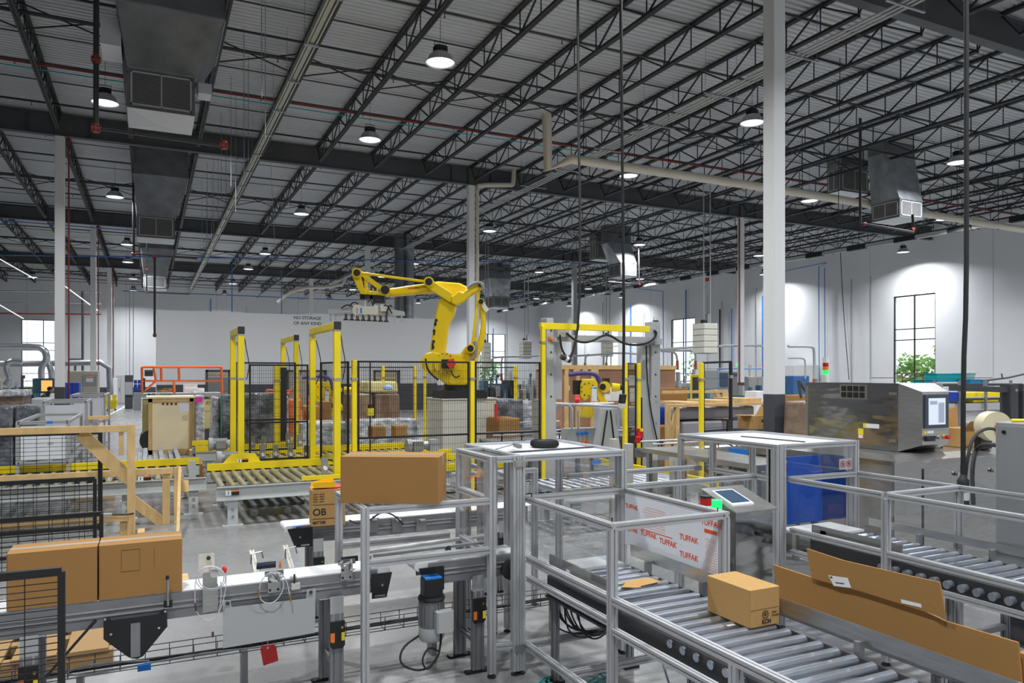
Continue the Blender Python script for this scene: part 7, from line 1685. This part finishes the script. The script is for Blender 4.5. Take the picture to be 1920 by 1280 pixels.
t = thing('monitor', 'screen glowing orange on a dark housing beside the bending person', 'monitor', PY(88, 722, 32.6)); p = PY(88, 723, 32.6); MB().rbox(p, .9, .1, .55).build('housing', mat('teal_grey', (.06, .16, .2), .5), t); MB().rbox(p - EY * .055, .35, .01, .4, 0, 0).build('screen', mat('orange_glow', (.8, .4, .1), .4, emit=((1, .45, .12), 1.0)), t); MB().box(p.x - .05, p.x + .05, p.y - .05, p.y + .05, 1.05, p.z - .25).build('stand', CHAR, t)
# extraction ducts
SIL = mat('shiny_duct', (.6, .62, .64), .2, .9)
pipe_thing('extraction_duct', 'shiny horizontal extraction duct at left that bends down before the bright window', 'duct', [PY(-40, 650, 40), PY(0, 650, 40), PY(70, 650, 40), PY(84, 656, 40), PY(88, 670, 40), PY(86, 677, 40)], .15, SIL, 1)
pipe_thing('extraction_duct', 'left leg of the forked extraction duct in front of the bright window', 'duct', [PY(86, 676, 40), PY(78, 688, 40), PY(77, 700, 40), PY(79, 720, 40)], .13, SIL, 1); pipe_thing('extraction_duct', 'right leg of the forked extraction duct beside the front left column', 'duct', [PY(87, 676, 40.3), PY(95, 690, 40.3), PY(97, 705, 40.3), PY(97, 722, 40.3)], .13, SIL, 1)
pipe_thing('extraction_duct', 'crooked silver extraction duct near the left edge above the bench', 'duct', [PY(42, 678, 38), PY(20, 676, 38), PY(11, 682, 38), PY(13, 696, 38), PY(19, 710, 38), PY(10, 722, 38)], .12, SIL, 1)
pipe_thing('extraction_duct', 'straight pale duct running behind the front left column above the beige cabinet', 'duct', [PY(0, 682, 50), PY(100, 681, 50), PY(188, 679, 50), PY(205, 690, 50), PY(207, 740, 50)], .17, GALV, 0)
for a, b, lab in ((545, 545, 'upper'), (567, 568, 'middle'), (587, 587, 'lower')): pipe_thing('roof_pipe', 'thin %s horizontal pipe behind the left columns above the bright window' % lab, 'pipe', [PY(-20, a, 60), PY(190, b + 2, 60)], .05, [SIL, GREY, DRED][('upper', 'middle', 'lower').index(lab)], 0)
for (a, b) in (((-10, 480), (64, 522)), ((-10, 566), (44, 597)), ((120, 535), (185, 583))): tag(MB().bar(PY(*a, 50), PY(*b, 50), .08, .05).build('strip_light', mat('tube_light', (.9, .9, .9), .4, emit=((1, 1, 1), .9))), 'slanting white strip light at far left, %s' % {480: 'highest one', 566: 'lowest one by the window', 535: 'one between the two left columns'}[a[1]], 'strip light')
# electric boxes
t = thing('electrical_box', 'grey electrical panel with a dark lower part between the two left columns', 'electrical box', PY(141, 660, 60)); p = PY(141, 659, 60); MB().rbox(p, .75, .3, .95).build('box', LGREY, t); MB().rbox(p - EZ * .6, .75, .3, .25).build('lower_box', CHAR, t); MB().cyl(p - EZ * .7, Vector((p.x, p.y, 1)), .07, 8).cyl(p + EX * .45 + EZ * 4.2, Vector((p.x + .45, p.y, 1)), .08, 8).build('conduit', CHAR, t)
# beige cabinet etc.
y = 34.0
def cab(name, label, cat, u0, u1, v0, y, m_, dep=.8, z0=0.0, door=True, vbot=None, grp=None):
    a, b = PY(u0, v0, y), PY(u1, v0, y); z0 = z0 if vbot is None else PY(u0, vbot, y).z
    t = thing(name, label, cat, ((a.x + b.x) / 2, y, z0), grp); bev(MB().box(a.x, b.x, y, y + dep, z0, a.z).build('cabinet', m_, t), .02)
    if door: w = b.x - a.x; MB().box(a.x + .04 * w, a.x + .48 * w, y - .02, y, z0 + .1, a.z - .08).box(a.x + .52 * w, b.x - .04 * w, y - .02, y, z0 + .1, a.z - .08).build('door', m_, t); MB().box(a.x + .5 * w - .06, a.x + .5 * w - .03, y - .05, y - .02, (z0 + a.z) / 2 - .1, (z0 + a.z) / 2 + .15).build('handle', BLACK, t)
    return t
t = cab('cabinet', 'large beige machine cabinet with a paper chart between the two left columns', 'cabinet', 126, 184, 695, 36, BEIGE, 1.2)
p = PY(168, 713, 35.95); MB().rbox(p, .5, .01, .45).build('chart_frame', GREY, t); MB().rbox(p - EY * .01 + EZ * .05, .26, .01, .22).build('chart', PAPER, t); MB().rbox(p - EY * .012 + EZ * .12, .26, .01, .05).build('orange_strip', ORL, t)
cab('cabinet', 'deep blue metal cabinet in front of the beige one, right of the front left column', 'cabinet', 125, 148, 717, 32, BLUE, .8); cab('cabinet', 'narrow blue cabinet tucked behind the front left column', 'cabinet', 117, 124, 717, 33, BLUE, .6, door=False)
cab('white_board', 'white marked-up panel standing by the aisle behind the second left column', 'board', 204, 220, 709, 55, PAPER, .1, door=False); cab('cabinet', 'tall pale grey electrical cabinet right of the white marked-up panel', 'cabinet', 217, 234, 703, 60, LGREY, .8)
t = cab('server_tower', 'upright black and light grey control tower by the aisle', 'cabinet', 234, 249, 703, 52, CHAR, .8, door=False); a, b = PY(234.5, 740, 51.97), PY(248.5, 716, 51.97); MB().box(a.x, b.x, 51.95, 52.0, a.z, b.z).build('grey_front', LGREY, t)
for i, (u, v) in enumerate(((251, 712), (258, 712), (251, 720), (258, 720), (251, 728), (258, 728))): cab('parts_bin', 'royal blue stacking bin, %s of the two columns beside the control tower' % ['upper left', 'upper right', 'middle left', 'middle right', 'lower left', 'lower right'][i], 'bin', u, u + 6, v, 50, BLUE, .4, vbot=v + 7, door=False, grp='blue stacking bins by the control tower')
cab('bin_rack', 'grey rack under the blue stacking bins', 'rack', 250, 265, 735.5, 50, GREY, .5, door=False)
t = thing('mop_bucket', 'yellow janitor mop bucket on castors by the painted floor line', 'bucket', G(209, 766) * 1.0); c = PY(209, 764, 50); c.z = 0; s_ = .8
t.location = c; OFF[t.name] = Vector(c)
MB().hexa([c + Vector(v) for v in ((-.22, -.2, .1), (.22, -.2, .1), (.22, .2, .1), (-.22, .2, .1), (-.32, -.25, .62), (.32, -.25, .62), (.32, .25, .62), (-.32, .25, .62))]).build('bucket', YEL, t)
MB().box(c.x - .28, c.x - .05, c.y - .2, c.y + .2, .6, 1.0).box(c.x + .05, c.x + .26, c.y - .2, c.y + .2, .6, .95).build('wringer', YEL, t); MB().cyl(c + Vector((-.2, 0, .9)), c + Vector((-.35, 0, 1.3)), .02, 6).build('handle', BLACK, t)
m = MB()
for x, y in ((-.2, -.2), (.2, -.2), (-.2, .2), (.2, .2)): m.cyl(c + Vector((x, y - .03, .05)), c + Vector((x, y + .03, .05)), .05, 10).cyl(c + Vector((x, y, .05)), c + Vector((x, y, .12)), .02, 6)
m.build('castors', BLACK, t)
# scissor lift
y = 23.5
t = thing('scissor_lift', 'orange railed scissor lift with a grey platform and pale yellow body behind the plywood crate', 'lift', (.8, y + .5, 0))
def L(u, v, dy=0): return PY(u, v, y + dy)
m = MB(); m.cyl(L(266, 688), L(415, 688), .035, 8).cyl(L(266, 714), L(415, 714), .028, 8).cyl(L(266, 688, 1.1), L(415, 688, 1.1), .03, 8)
for u in (266, 302, 335, 326, 415): m.cyl(L(u, 688 if u != 326 else 714), L(u + 1, 714 if u in (302, 335) else 737), .035, 8)
m.cyl(L(268, 735), L(293, 714), .03, 8).cyl(L(288, 688), L(292, 712), .03, 8)
m.build('orange_rails', ORAN, t, True); a, b = L(265, 745), L(416, 736); MB().box(a.x, b.x, y, y + 1.1, a.z, b.z).build('platform', LGREY, t)
text('JLG', .13, L(277, 743, -.01), EX, EZ, TXT, t, depth=.002, bold=.004); text('3246ES', .1, L(300, 743, -.01), EX, EZ, TXT, t, depth=.002)
MB().box(a.x + .02, b.x - .1, y + .05, y + 1.05, .35, 1.45).build('chassis', LYEL, t); a2, b2 = L(386, 770), L(398, 748); MB().box(a2.x - .05, b2.x, y + .02, y + .05, a2.z, b2.z).build('side_panel', LYEL, t)
text('-DGTA', .14, L(384, 758, -.0) + EY * .015, EX, EZ, TXT, t, depth=.002)
for x in (a.x + .25, b.x - .35):
    for yy_ in (y + .05, y + 1.0): MB().cyl((x, yy_ - .1, .3), (x, yy_ + .1, .3), .3, 20).build('wheel', CHAR, t, True)
MB().rbox(L(279, 699), .22, .1, .16, 0, .4).build('control_box', BLACK, t); MB().rbox(L(270, 722), .06, .05, .4).build('cable_box', BLACKM, t)
t2 = thing('paper_bag', 'white paper sack lying on the scissor lift platform', 'sack', L(357, 735, .5)); MB().rbox(L(357, 728, .4), .35, .3, .26, .1).rbox(L(370, 732, .4), .3, .3, .15, .3).build('sack', PAPER, t2)
t2 = thing('cardboard_scraps', 'crumpled brown cardboard on the scissor lift platform', 'cardboard', L(310, 735, .4)); MB().rbox(L(308, 733, .3), .3, .3, .06, .4).rbox(L(314, 731, .3), .15, .2, .1, .9).build('scraps', CARD, t2)
# pale plywood crate
y = 22.2
t = thing('plywood_crate', 'pale square plywood crate with a framed lid and shipping marks, before the scissor lift', 'crate', (.6, y, 0))
a, b = PY(278, 826, y), PY(363, 747, y); zt, zb = PY(278, 747, y).z, PY(278, 829, y).z; zb = max(zb, 0.02)
MB().box(a.x, b.x, y, y + 1.1, 0, zt).build('side', PLY, t)
f = .1; MB().box(a.x, b.x, y - .03, y, zt - f, zt).box(a.x, b.x, y - .03, y, 0, f + .05).box(a.x, a.x + f, y - .03, y, 0, zt).box(b.x - f, b.x, y - .03, y, 0, zt).build('frame_boards', WOOD, t); MB().box(a.x - .05, b.x + .03, y - .05, y + 1.15, zt, zt + .05).build('lid', PLY, t)
m = MB()
for u in (306, 314, 322, 330): m.rbox(PY(u, 757, y - .01), .05, .004, .06)
m.build('shipping_marks', BRN, t); MB().rbox(PY(346, 763, y) - EY * .005, .27, .004, .28).build('paper_label', PAPER, t)
bx_ = lump('wrapped_machine', 'clear wrapped light grey machine part right of the pale plywood crate', 'wrapped goods', 366, 384, 741, 818, 22.0, .8, LWRAP)
tag(MB().rbox(PY(373, 749, 21.9), .17, .01, .14).build('pink_card', PINK), 'bright pink card stuck on the clear wrapped machine part', 'card')
t = thing('wooden_pallet', 'small wooden pallet under the clear wrapped part beside the plywood crate', 'pallet', PY(378, 822, 21.6)); c = PY(378, 822, 21.6); MB().box(c.x - .3, c.x + .3, 21.55, 22.6, 0.12, .16).box(c.x - .3, c.x - .2, 21.55, 22.6, 0, .12).box(c.x + .2, c.x + .3, 21.55, 22.6, 0, .12).build('pallet', WOOD, t)
lump('wrapped_pallet', 'clear film draped load left of the dark wrapped pallets', 'pallet load', 396, 414, 744, 822, 20.5, 1.0, LWRAP, taper=.2)
lump('wrapped_pallet', 'dark wrapped pallet load directly left of the left light curtain gate', 'pallet load', 414, 438, 740, 824, 20.2, 1.0, DWRAP); lump('wrapped_pallet', 'wide dark wrapped pallet load seen through the mesh right of the left gate', 'pallet load', 460, 520, 737, 830, 18.9, 1.1, DWRAP); lump('wrapped_pallet', 'grey wrapped pallet load seen through the mesh left of the middle gate', 'pallet load', 520, 542, 741, 830, 19.4, 1.1, LWRAP)
tag(MB().bar(PY(415, 742, 20.0), Vector((PY(415, 742, 20.0).x, 20.0, 0)), .03, .03).build('glass_edge', GREEN), 'thin green glass edge standing left of the left light curtain gate', 'glass')
# metal profiles and stack
t = thing('steel_profiles', 'bundle of long galvanised steel channels on the floor before the plywood crate', 'steel profiles', (.2, 17.5, 0))
for k in range(9): x = -.35 + k * .11; MB().box(x, x + .09, 15.3 + .15 * (k % 3), 20.8, .08 + .06 * (k % 2), .16 + .09 * (k % 3)).build('channel', GALV, t)
MB().box(-.5, .8, 16.2, 16.35, 0, .08).box(-.5, .8, 19.6, 19.75, 0, .08).build('bearer', WOOD, t)
t = thing('cardboard_stack', 'stack of flat brown cardboard right of the steel channels', 'cardboard', PY(350, 850, 17.0)); c = PY(350, 850, 17.2)
for k in range(7): MB().box(c.x - .35 + .01 * (k % 2), c.x + .3 + .015 * (k % 3), 16.9, 17.6, k * .045, k * .045 + .04).build('sheet', CARD, t)
t = thing('wooden_pallet', 'pallet stack on the floor behind the mesh guards at left', 'pallet', PY(172, 866, 15)); c = PY(172, 880, 15.2)
for k in range(4): MB().box(c.x - .35, c.x + .35, 15.0, 15.9, k * .12, k * .12 + .03).box(c.x - .35, c.x - .25, 15.0, 15.9, k * .12 + .03, k * .12 + .12).box(c.x + .25, c.x + .35, 15.0, 15.9, k * .12 + .03, k * .12 + .12).build('pallet', WOOD, t)
# items seen in the office doorway
lump('office_machine', 'dark machine inside the left doorway of the partition', 'machine', 388, 430, 706, 735, 46, .8, GREY); lump('timber_box', 'pale timber box inside the right doorway of the partition', 'box', 700, 745, 708, 735, 45, .8, LYEL)

# ================================================================ FAR MACHINES
MM = [CREAM, CHAR, LGREY, GREY, BLACK, BEIGE, mat('machine_blue', (.03, .10, .22), .5), DWRAP, LGREY, mat('teal_grey', (.06, .16, .2), .5)]
MM[-1] = MATS['teal_grey']
clutter('far machine tool beyond the mesh right of the pedestal', 905, 1015, 50, 0, 9, 1.2, 2.2, 'far machines right of the robot pedestal', 'machine', 'machine_tool', MM, 1.5)
clutter('low machine beyond the mesh right of the pedestal', 900, 1015, 30, 0, 7, .6, 1.3, 'low machines right of the robot pedestal', 'machine', 'machine_tool', MM, 1.2)
clutter('machine tool behind the far left bench', -5, 100, 60, 0, 8, 1.0, 2.0, 'far machines at left', 'machine', 'machine_tool', MM, 1.5)
clutter('machine tool in the far row right of the gantry', 1238, 1420, 42, 0, 12, 1.5, 2.3, 'far machines right of the gantry', 'machine', 'machine_tool', MM, 1.6)
clutter('low machine on the floor right of the gantry', 1240, 1440, 26, 0, 12, .8, 1.5, 'low machines right of the gantry', 'machine', 'machine_tool', MM, 1.0)
clutter('white or grey machine cabinet beyond the stout column', 1485, 1545, 30, 0, 5, 1.2, 2.0, 'machines beyond the stout column', 'machine', 'machine_tool', MM, 1.0)
clutter('machine behind the plywood crate and gantry post', 1060, 1230, 55, 0, 8, 1.6, 2.4, 'machines behind the plywood crate', 'machine', 'machine_tool', MM, 1.5)
cab('enclosure', 'big pale machine enclosure with two dark windows, behind the black gate frame', 'machine', 1350, 1385, 694, 37, LGREY, 2)
for u in (1357, 1377): 
    p = PY(u, 712, 36.9); tag(MB().rbox(p, .7, .03, .9).build('window_hatch', SCRD), 'dark window of the pale machine enclosure, %s one' % ('left' if u == 1357 else 'right'), 'window')
t = cab('enclosure', 'yellow framed dark machine door left of the yellow post beyond the timber crate', 'machine', 1297, 1312, 702, 36, YEL, .15, door=False); a, b = PY(1299, 740, 35.98), PY(1311, 707, 35.98); MB().box(a.x, b.x, 35.96, 36.0, .6, b.z).build('dark_door', CHAR, t); cab('enclosure', 'bright white machine enclosure right of the stout column', 'machine', 1490, 1536, 684, 38, WHITE, 2, door=False)
cab('enclosure', 'stainless panelled machine left of the stout column', 'machine', 1402, 1436, 706, 30, STEEL, 1.5)
pipe_thing('blue_pipework', 'light blue pipe frame above the pale machine enclosure', 'frame', [PY(1346, 740, 36), PY(1346, 691, 36), PY(1430, 691, 36), PY(1430, 735, 36)], .05, mat('pale_blue', (.2, .35, .6), .5), 0)
# air collectors & bent pipes
def collector(label, u0, u1, v0, v1, Y):
    a, b = PY(u0, v1, Y), PY(u1, v0, Y); t = thing('air_cleaner', label, 'air cleaner', ((a.x + b.x) / 2, Y, a.z)); h = b.z - a.z; w = b.x - a.x
    for k in range(5): bev(MB().box(a.x, b.x, Y, Y + w, a.z + h * k / 5 + .01, a.z + h * (k + 1) / 5 - .01).build('filter_module', CREAM, t), .02, 1)
    MB().box(a.x + .02, b.x - .02, Y + .02, Y + w - .02, a.z, b.z).build('core', CHAR, t)
    MB().cyl((b.x - w * .3, Y + w / 2, b.z), (b.x - w * .3, Y + w / 2, b.z + h * .32), w * .16, 12).build('silencer', SIL, t, True); MB().cyl((a.x + w * .35, Y + w / 2, b.z), (a.x + w * .35, Y + w / 2, b.z + h * .12), w * .14, 10).build('fan', BLACK, t, True)
    MB().cyl((a.x + w * .4, Y + w / 2, b.z), (a.x + w * .4, Y + w / 2, 10.9), .025, 6).cyl((b.x - .1, Y + w / 2, b.z), (b.x - .1, Y + w / 2, 10.9), .025, 6).build('hanger_rod', GREY, t)
    return t
collector('cream stacked air cleaner hanging right of the gantry, largest of the three', 1320, 1346, 606, 662, 26)
collector('cream stacked air cleaner hanging left of the gantry beyond the mesh fence', 981, 997, 638, 672, 48); collector('cream air cleaner partly behind the rear arm of the big robot', 908, 921, 642, 690, 44); collector('cream air cleaner seen through the gantry arch behind the cross arm', 1136, 1150, 628, 668, 44)
def bent(label, pts, y, red=True, r=.06):
    t = thing('extraction_pipe', label, 'pipe', PY(*pts[0], y)); MB().tube([PY(*p, y) for p in pts], r, 8, smooth=1).build('pipe', LGREY, t, True)
    if red: e = PY(*pts[-1], y); MB().cyl(e, e - EZ * .5, r * 1.3, 8, r * 1.5).build('red_end', mat('rust_red', (.45, .09, .04), .5), t, True)
bent('long grey extraction pipe running left from the largest air cleaner to the gantry', [(1238, 655), (1280, 652), (1322, 650)], 30, False); bent('grey extraction pipe running right from the largest air cleaner and dropping beside the stout column', [(1347, 649), (1400, 647), (1436, 648), (1441, 656), (1441, 712)], 30)
bent('bent grey extraction pipe dropping to the right of the gantry post', [(1240, 658), (1262, 659), (1268, 664), (1270, 676)], 33); bent('bent grey extraction pipe dropping in front of the second right window', [(1250, 657), (1300, 657), (1304, 664), (1304, 676)], 34)
bent('grey extraction pipe beside the stout column, bending down at its right', [(1478, 649), (1522, 649), (1527, 655), (1527, 710)], 24); bent('thin grey pipe inside the larger one right of the stout column', [(1478, 671), (1506, 671), (1510, 677), (1510, 710)], 26, False, .04)
bent('grey pipe line above the mesh fence right of the robot', [(918, 684), (922, 671), (940, 669), (985, 668), (1010, 667)], 46, False); bent('grey pipe drop left of the far window right of the robot', [(942, 669), (940, 680), (940, 700)], 46); bent('grey pipe line seen through the gantry arch', [(1058, 668), (1120, 665), (1160, 661), (1205, 664)], 40, False); bent('grey pipe drop through the gantry arch, left one', [(1104, 664), (1098, 668), (1097, 680)], 40); bent('grey pipe drop through the gantry arch, right one', [(1150, 662), (1138, 665), (1137, 680)], 40)
for u, v, lab, m_ in ((1383, 684, 'tiny green signal lamp above the machines right of the gantry', LGREEN), (1432, 684, 'tiny red signal lamp left of the stout column', REDB)):
    p = PY(u, v, 36); t = thing('signal_lamp', lab, 'signal lamp', p); MB().ball(p, .1, 8, 6).build('lens', m_, t, True); MB().cyl((p.x, p.y, 1.5), p - EZ * .08, .03, 6).build('stem', GREY, t)
p = PX(1326, 524, 42.3); tag(MB().rbox(p, .1, .35, .3).build('exit_sign', REDB), 'small red box sign high on the right wall near the corner', 'sign')
# extra items on the right floor
for k, (u0, u1, v0, v1, y, m_, lab) in enumerate(((1232, 1268, 760, 800, 13.2, BLUE, 'dark blue crate with a yellow top behind the right gantry post'), (1230, 1262, 797, 815, 12.9, CARD, 'brown carton with a blue print behind the right gantry post'), (1490, 1520, 740, 757, 22, CARD, 'brown cartons stacked behind the stout column at its right'), (1488, 1518, 704, 745, 26, mat('blue_machine', (.04, .12, .3), .5), 'blue and dark machine just right of the stout column'))): lump('storage_box', lab, 'box', u0, u1, v0, v1, y, .6, m_, taper=0)
tag(MB().cyl(PY(1497, 712, 22), PY(1512, 735, 22), .06, 8).cyl(PY(1497, 712, 22), PY(1502, 745, 22), .06, 8).build('grey_strut', CHAR), 'slanted dark strut legs right of the stout column', 'strut')
tag(MB().rbox(PY(1270, 800, 12.4), .03, .03, .03).build('white_clip', PAPER), 'small white plastic tag on the timber crate', 'clip')
for u, v0, v1, lab in ((1155, 823, 850, 'small cream upright block behind the white tower roof, leftmost'), (1182, 832, 860, 'cream upright block below the narrow mesh panel'), (1228, 840, 868, 'cream upright block at the foot of the right gantry post'), (1268, 845, 875, 'cream upright block left of the roofed cage')):
    p = PY(u, v1, 8.8); q = PY(u, v0, 8.8); tag(MB().box(p.x - .05, p.x + .05, 8.8, 8.9, 0, q.z).build('guide_block', mat('cream_plate', (.6, .58, .52), .5)), lab, 'block')
t = yconv('grey roller conveyor crossing behind the clear guards at centre', 5.0, 7.4, 8.9, 9.8, z=.62, yellow_back=False, legs=(5.3, 7.2), rm=ROLL)
xg = 7.56; g0, g1 = PX(1125, 862, xg), PX(1345, 903, xg)
t = thing('yellow_rail', 'long yellow kerb rail running back on grey legs behind the clear guards at centre', 'rail', (xg, (g0.y + g1.y) / 2, 0))
MB().box(xg - .03, xg + .03, g1.y, g0.y, .52, .62).build('rail_beam', YEL, t); MB().box(xg - .05, xg + .05, g1.y, g0.y, .40, .52).build('support_beam', FR, t)
for y in (g1.y + .3, (g0.y + g1.y) / 2, g0.y - .3): MB().box(xg - .04, xg + .04, y, y + .08, 0, .40).build('leg', FR, t)
p = PY(1118, 866, 7.6); tag(MB().rbox(p, .14, .01, .05, .1, 0).build('blue_tape', BLUET), 'blue tape strip seen through the tower behind its right post', 'tape')

# ================================================================ every repeated fitting its own part
SPLIT = {'hanger_hook': 'hanger_hook', 'duct_side_box': 'duct_side_box', 'joint_cover': 'joint_cover', 'hinge': 'hinge', 'flange': 'flange', 'cross_straps': 'cross_strap', 'hanger_rods': 'hanger_rod', 'hanger_rod': 'hanger_rod',
         'bolts': 'bolt', 'bolt': 'bolt', 'bolt_heads': 'bolt_head', 'castors': 'castor', 'suction_cups': 'suction_cup', 'posts': 'post', 'block': 'block', 'white_label': 'white_label', 'paper_label': 'paper_label', 'orange_switch': 'orange_switch',
         'leg_bolt': 'leg_bolt', 'strut': 'strut', 'screws': 'screw', 'conduit': 'conduit', 'silver_lens': 'lens', 'bearer': 'bearer', 'black_band': 'black_band', 'flap': 'flap', 'blue_plug': 'blue_plug', 'orange_plug': 'orange_plug',
         'red_bars': 'red_bar', 'air_hoses': None, 'outer_wheels': None, 'wringer': 'wringer', 'sack': None, 'hands': 'hand', 'extrusion': None, 'knob': 'knob', 'carriage': 'carriage', 'cross_bars': None, 'thin_rail': 'thin_rail', 'black_edge': 'black_edge', 'door_panel': 'door_panel', 'end_grille': None}
def islands(me):
    par = list(range(len(me.vertices)))
    def fd(a):
        while par[a] != a: par[a] = par[par[a]]; a = par[a]
        return a
    for f in me.polygons:
        v = f.vertices; a = fd(v[0])
        for b in v[1:]:
            c = fd(b)
            if c != a: par[c] = a
    g = {}
    for f in me.polygons: g.setdefault(fd(f.vertices[0]), []).append(f)
    return list(g.values())
for o in list(COL.objects):
    base = o.name.split('.')[0]
    if o.type != 'MESH' or o.parent is None or not SPLIT.get(base) or o.children or o.data.users > 1: continue
    isl = islands(o.data)
    if not 2 <= len(isl) <= 100: continue
    me = o.data; keep = None
    for k, fs in enumerate(isl):
        ids = sorted({v for f in fs for v in f.vertices}); mp = {v: i for i, v in enumerate(ids)}
        nm = bpy.data.meshes.new(SPLIT[base]); nm.from_pydata([tuple(me.vertices[v].co) for v in ids], [], [tuple(mp[v] for v in f.vertices) for f in fs])
        nm.materials.append(me.materials[0])
        if fs[0].use_smooth:
            nm.polygons.foreach_set('use_smooth', [True] * len(nm.polygons))
            try: nm.set_sharp_from_angle(angle=math.radians(40))
            except Exception: pass
        q = bpy.data.objects.new(SPLIT[base], nm); COL.objects.link(q); q.parent = o.parent; q.location = o.location
    bpy.data.objects.remove(o)
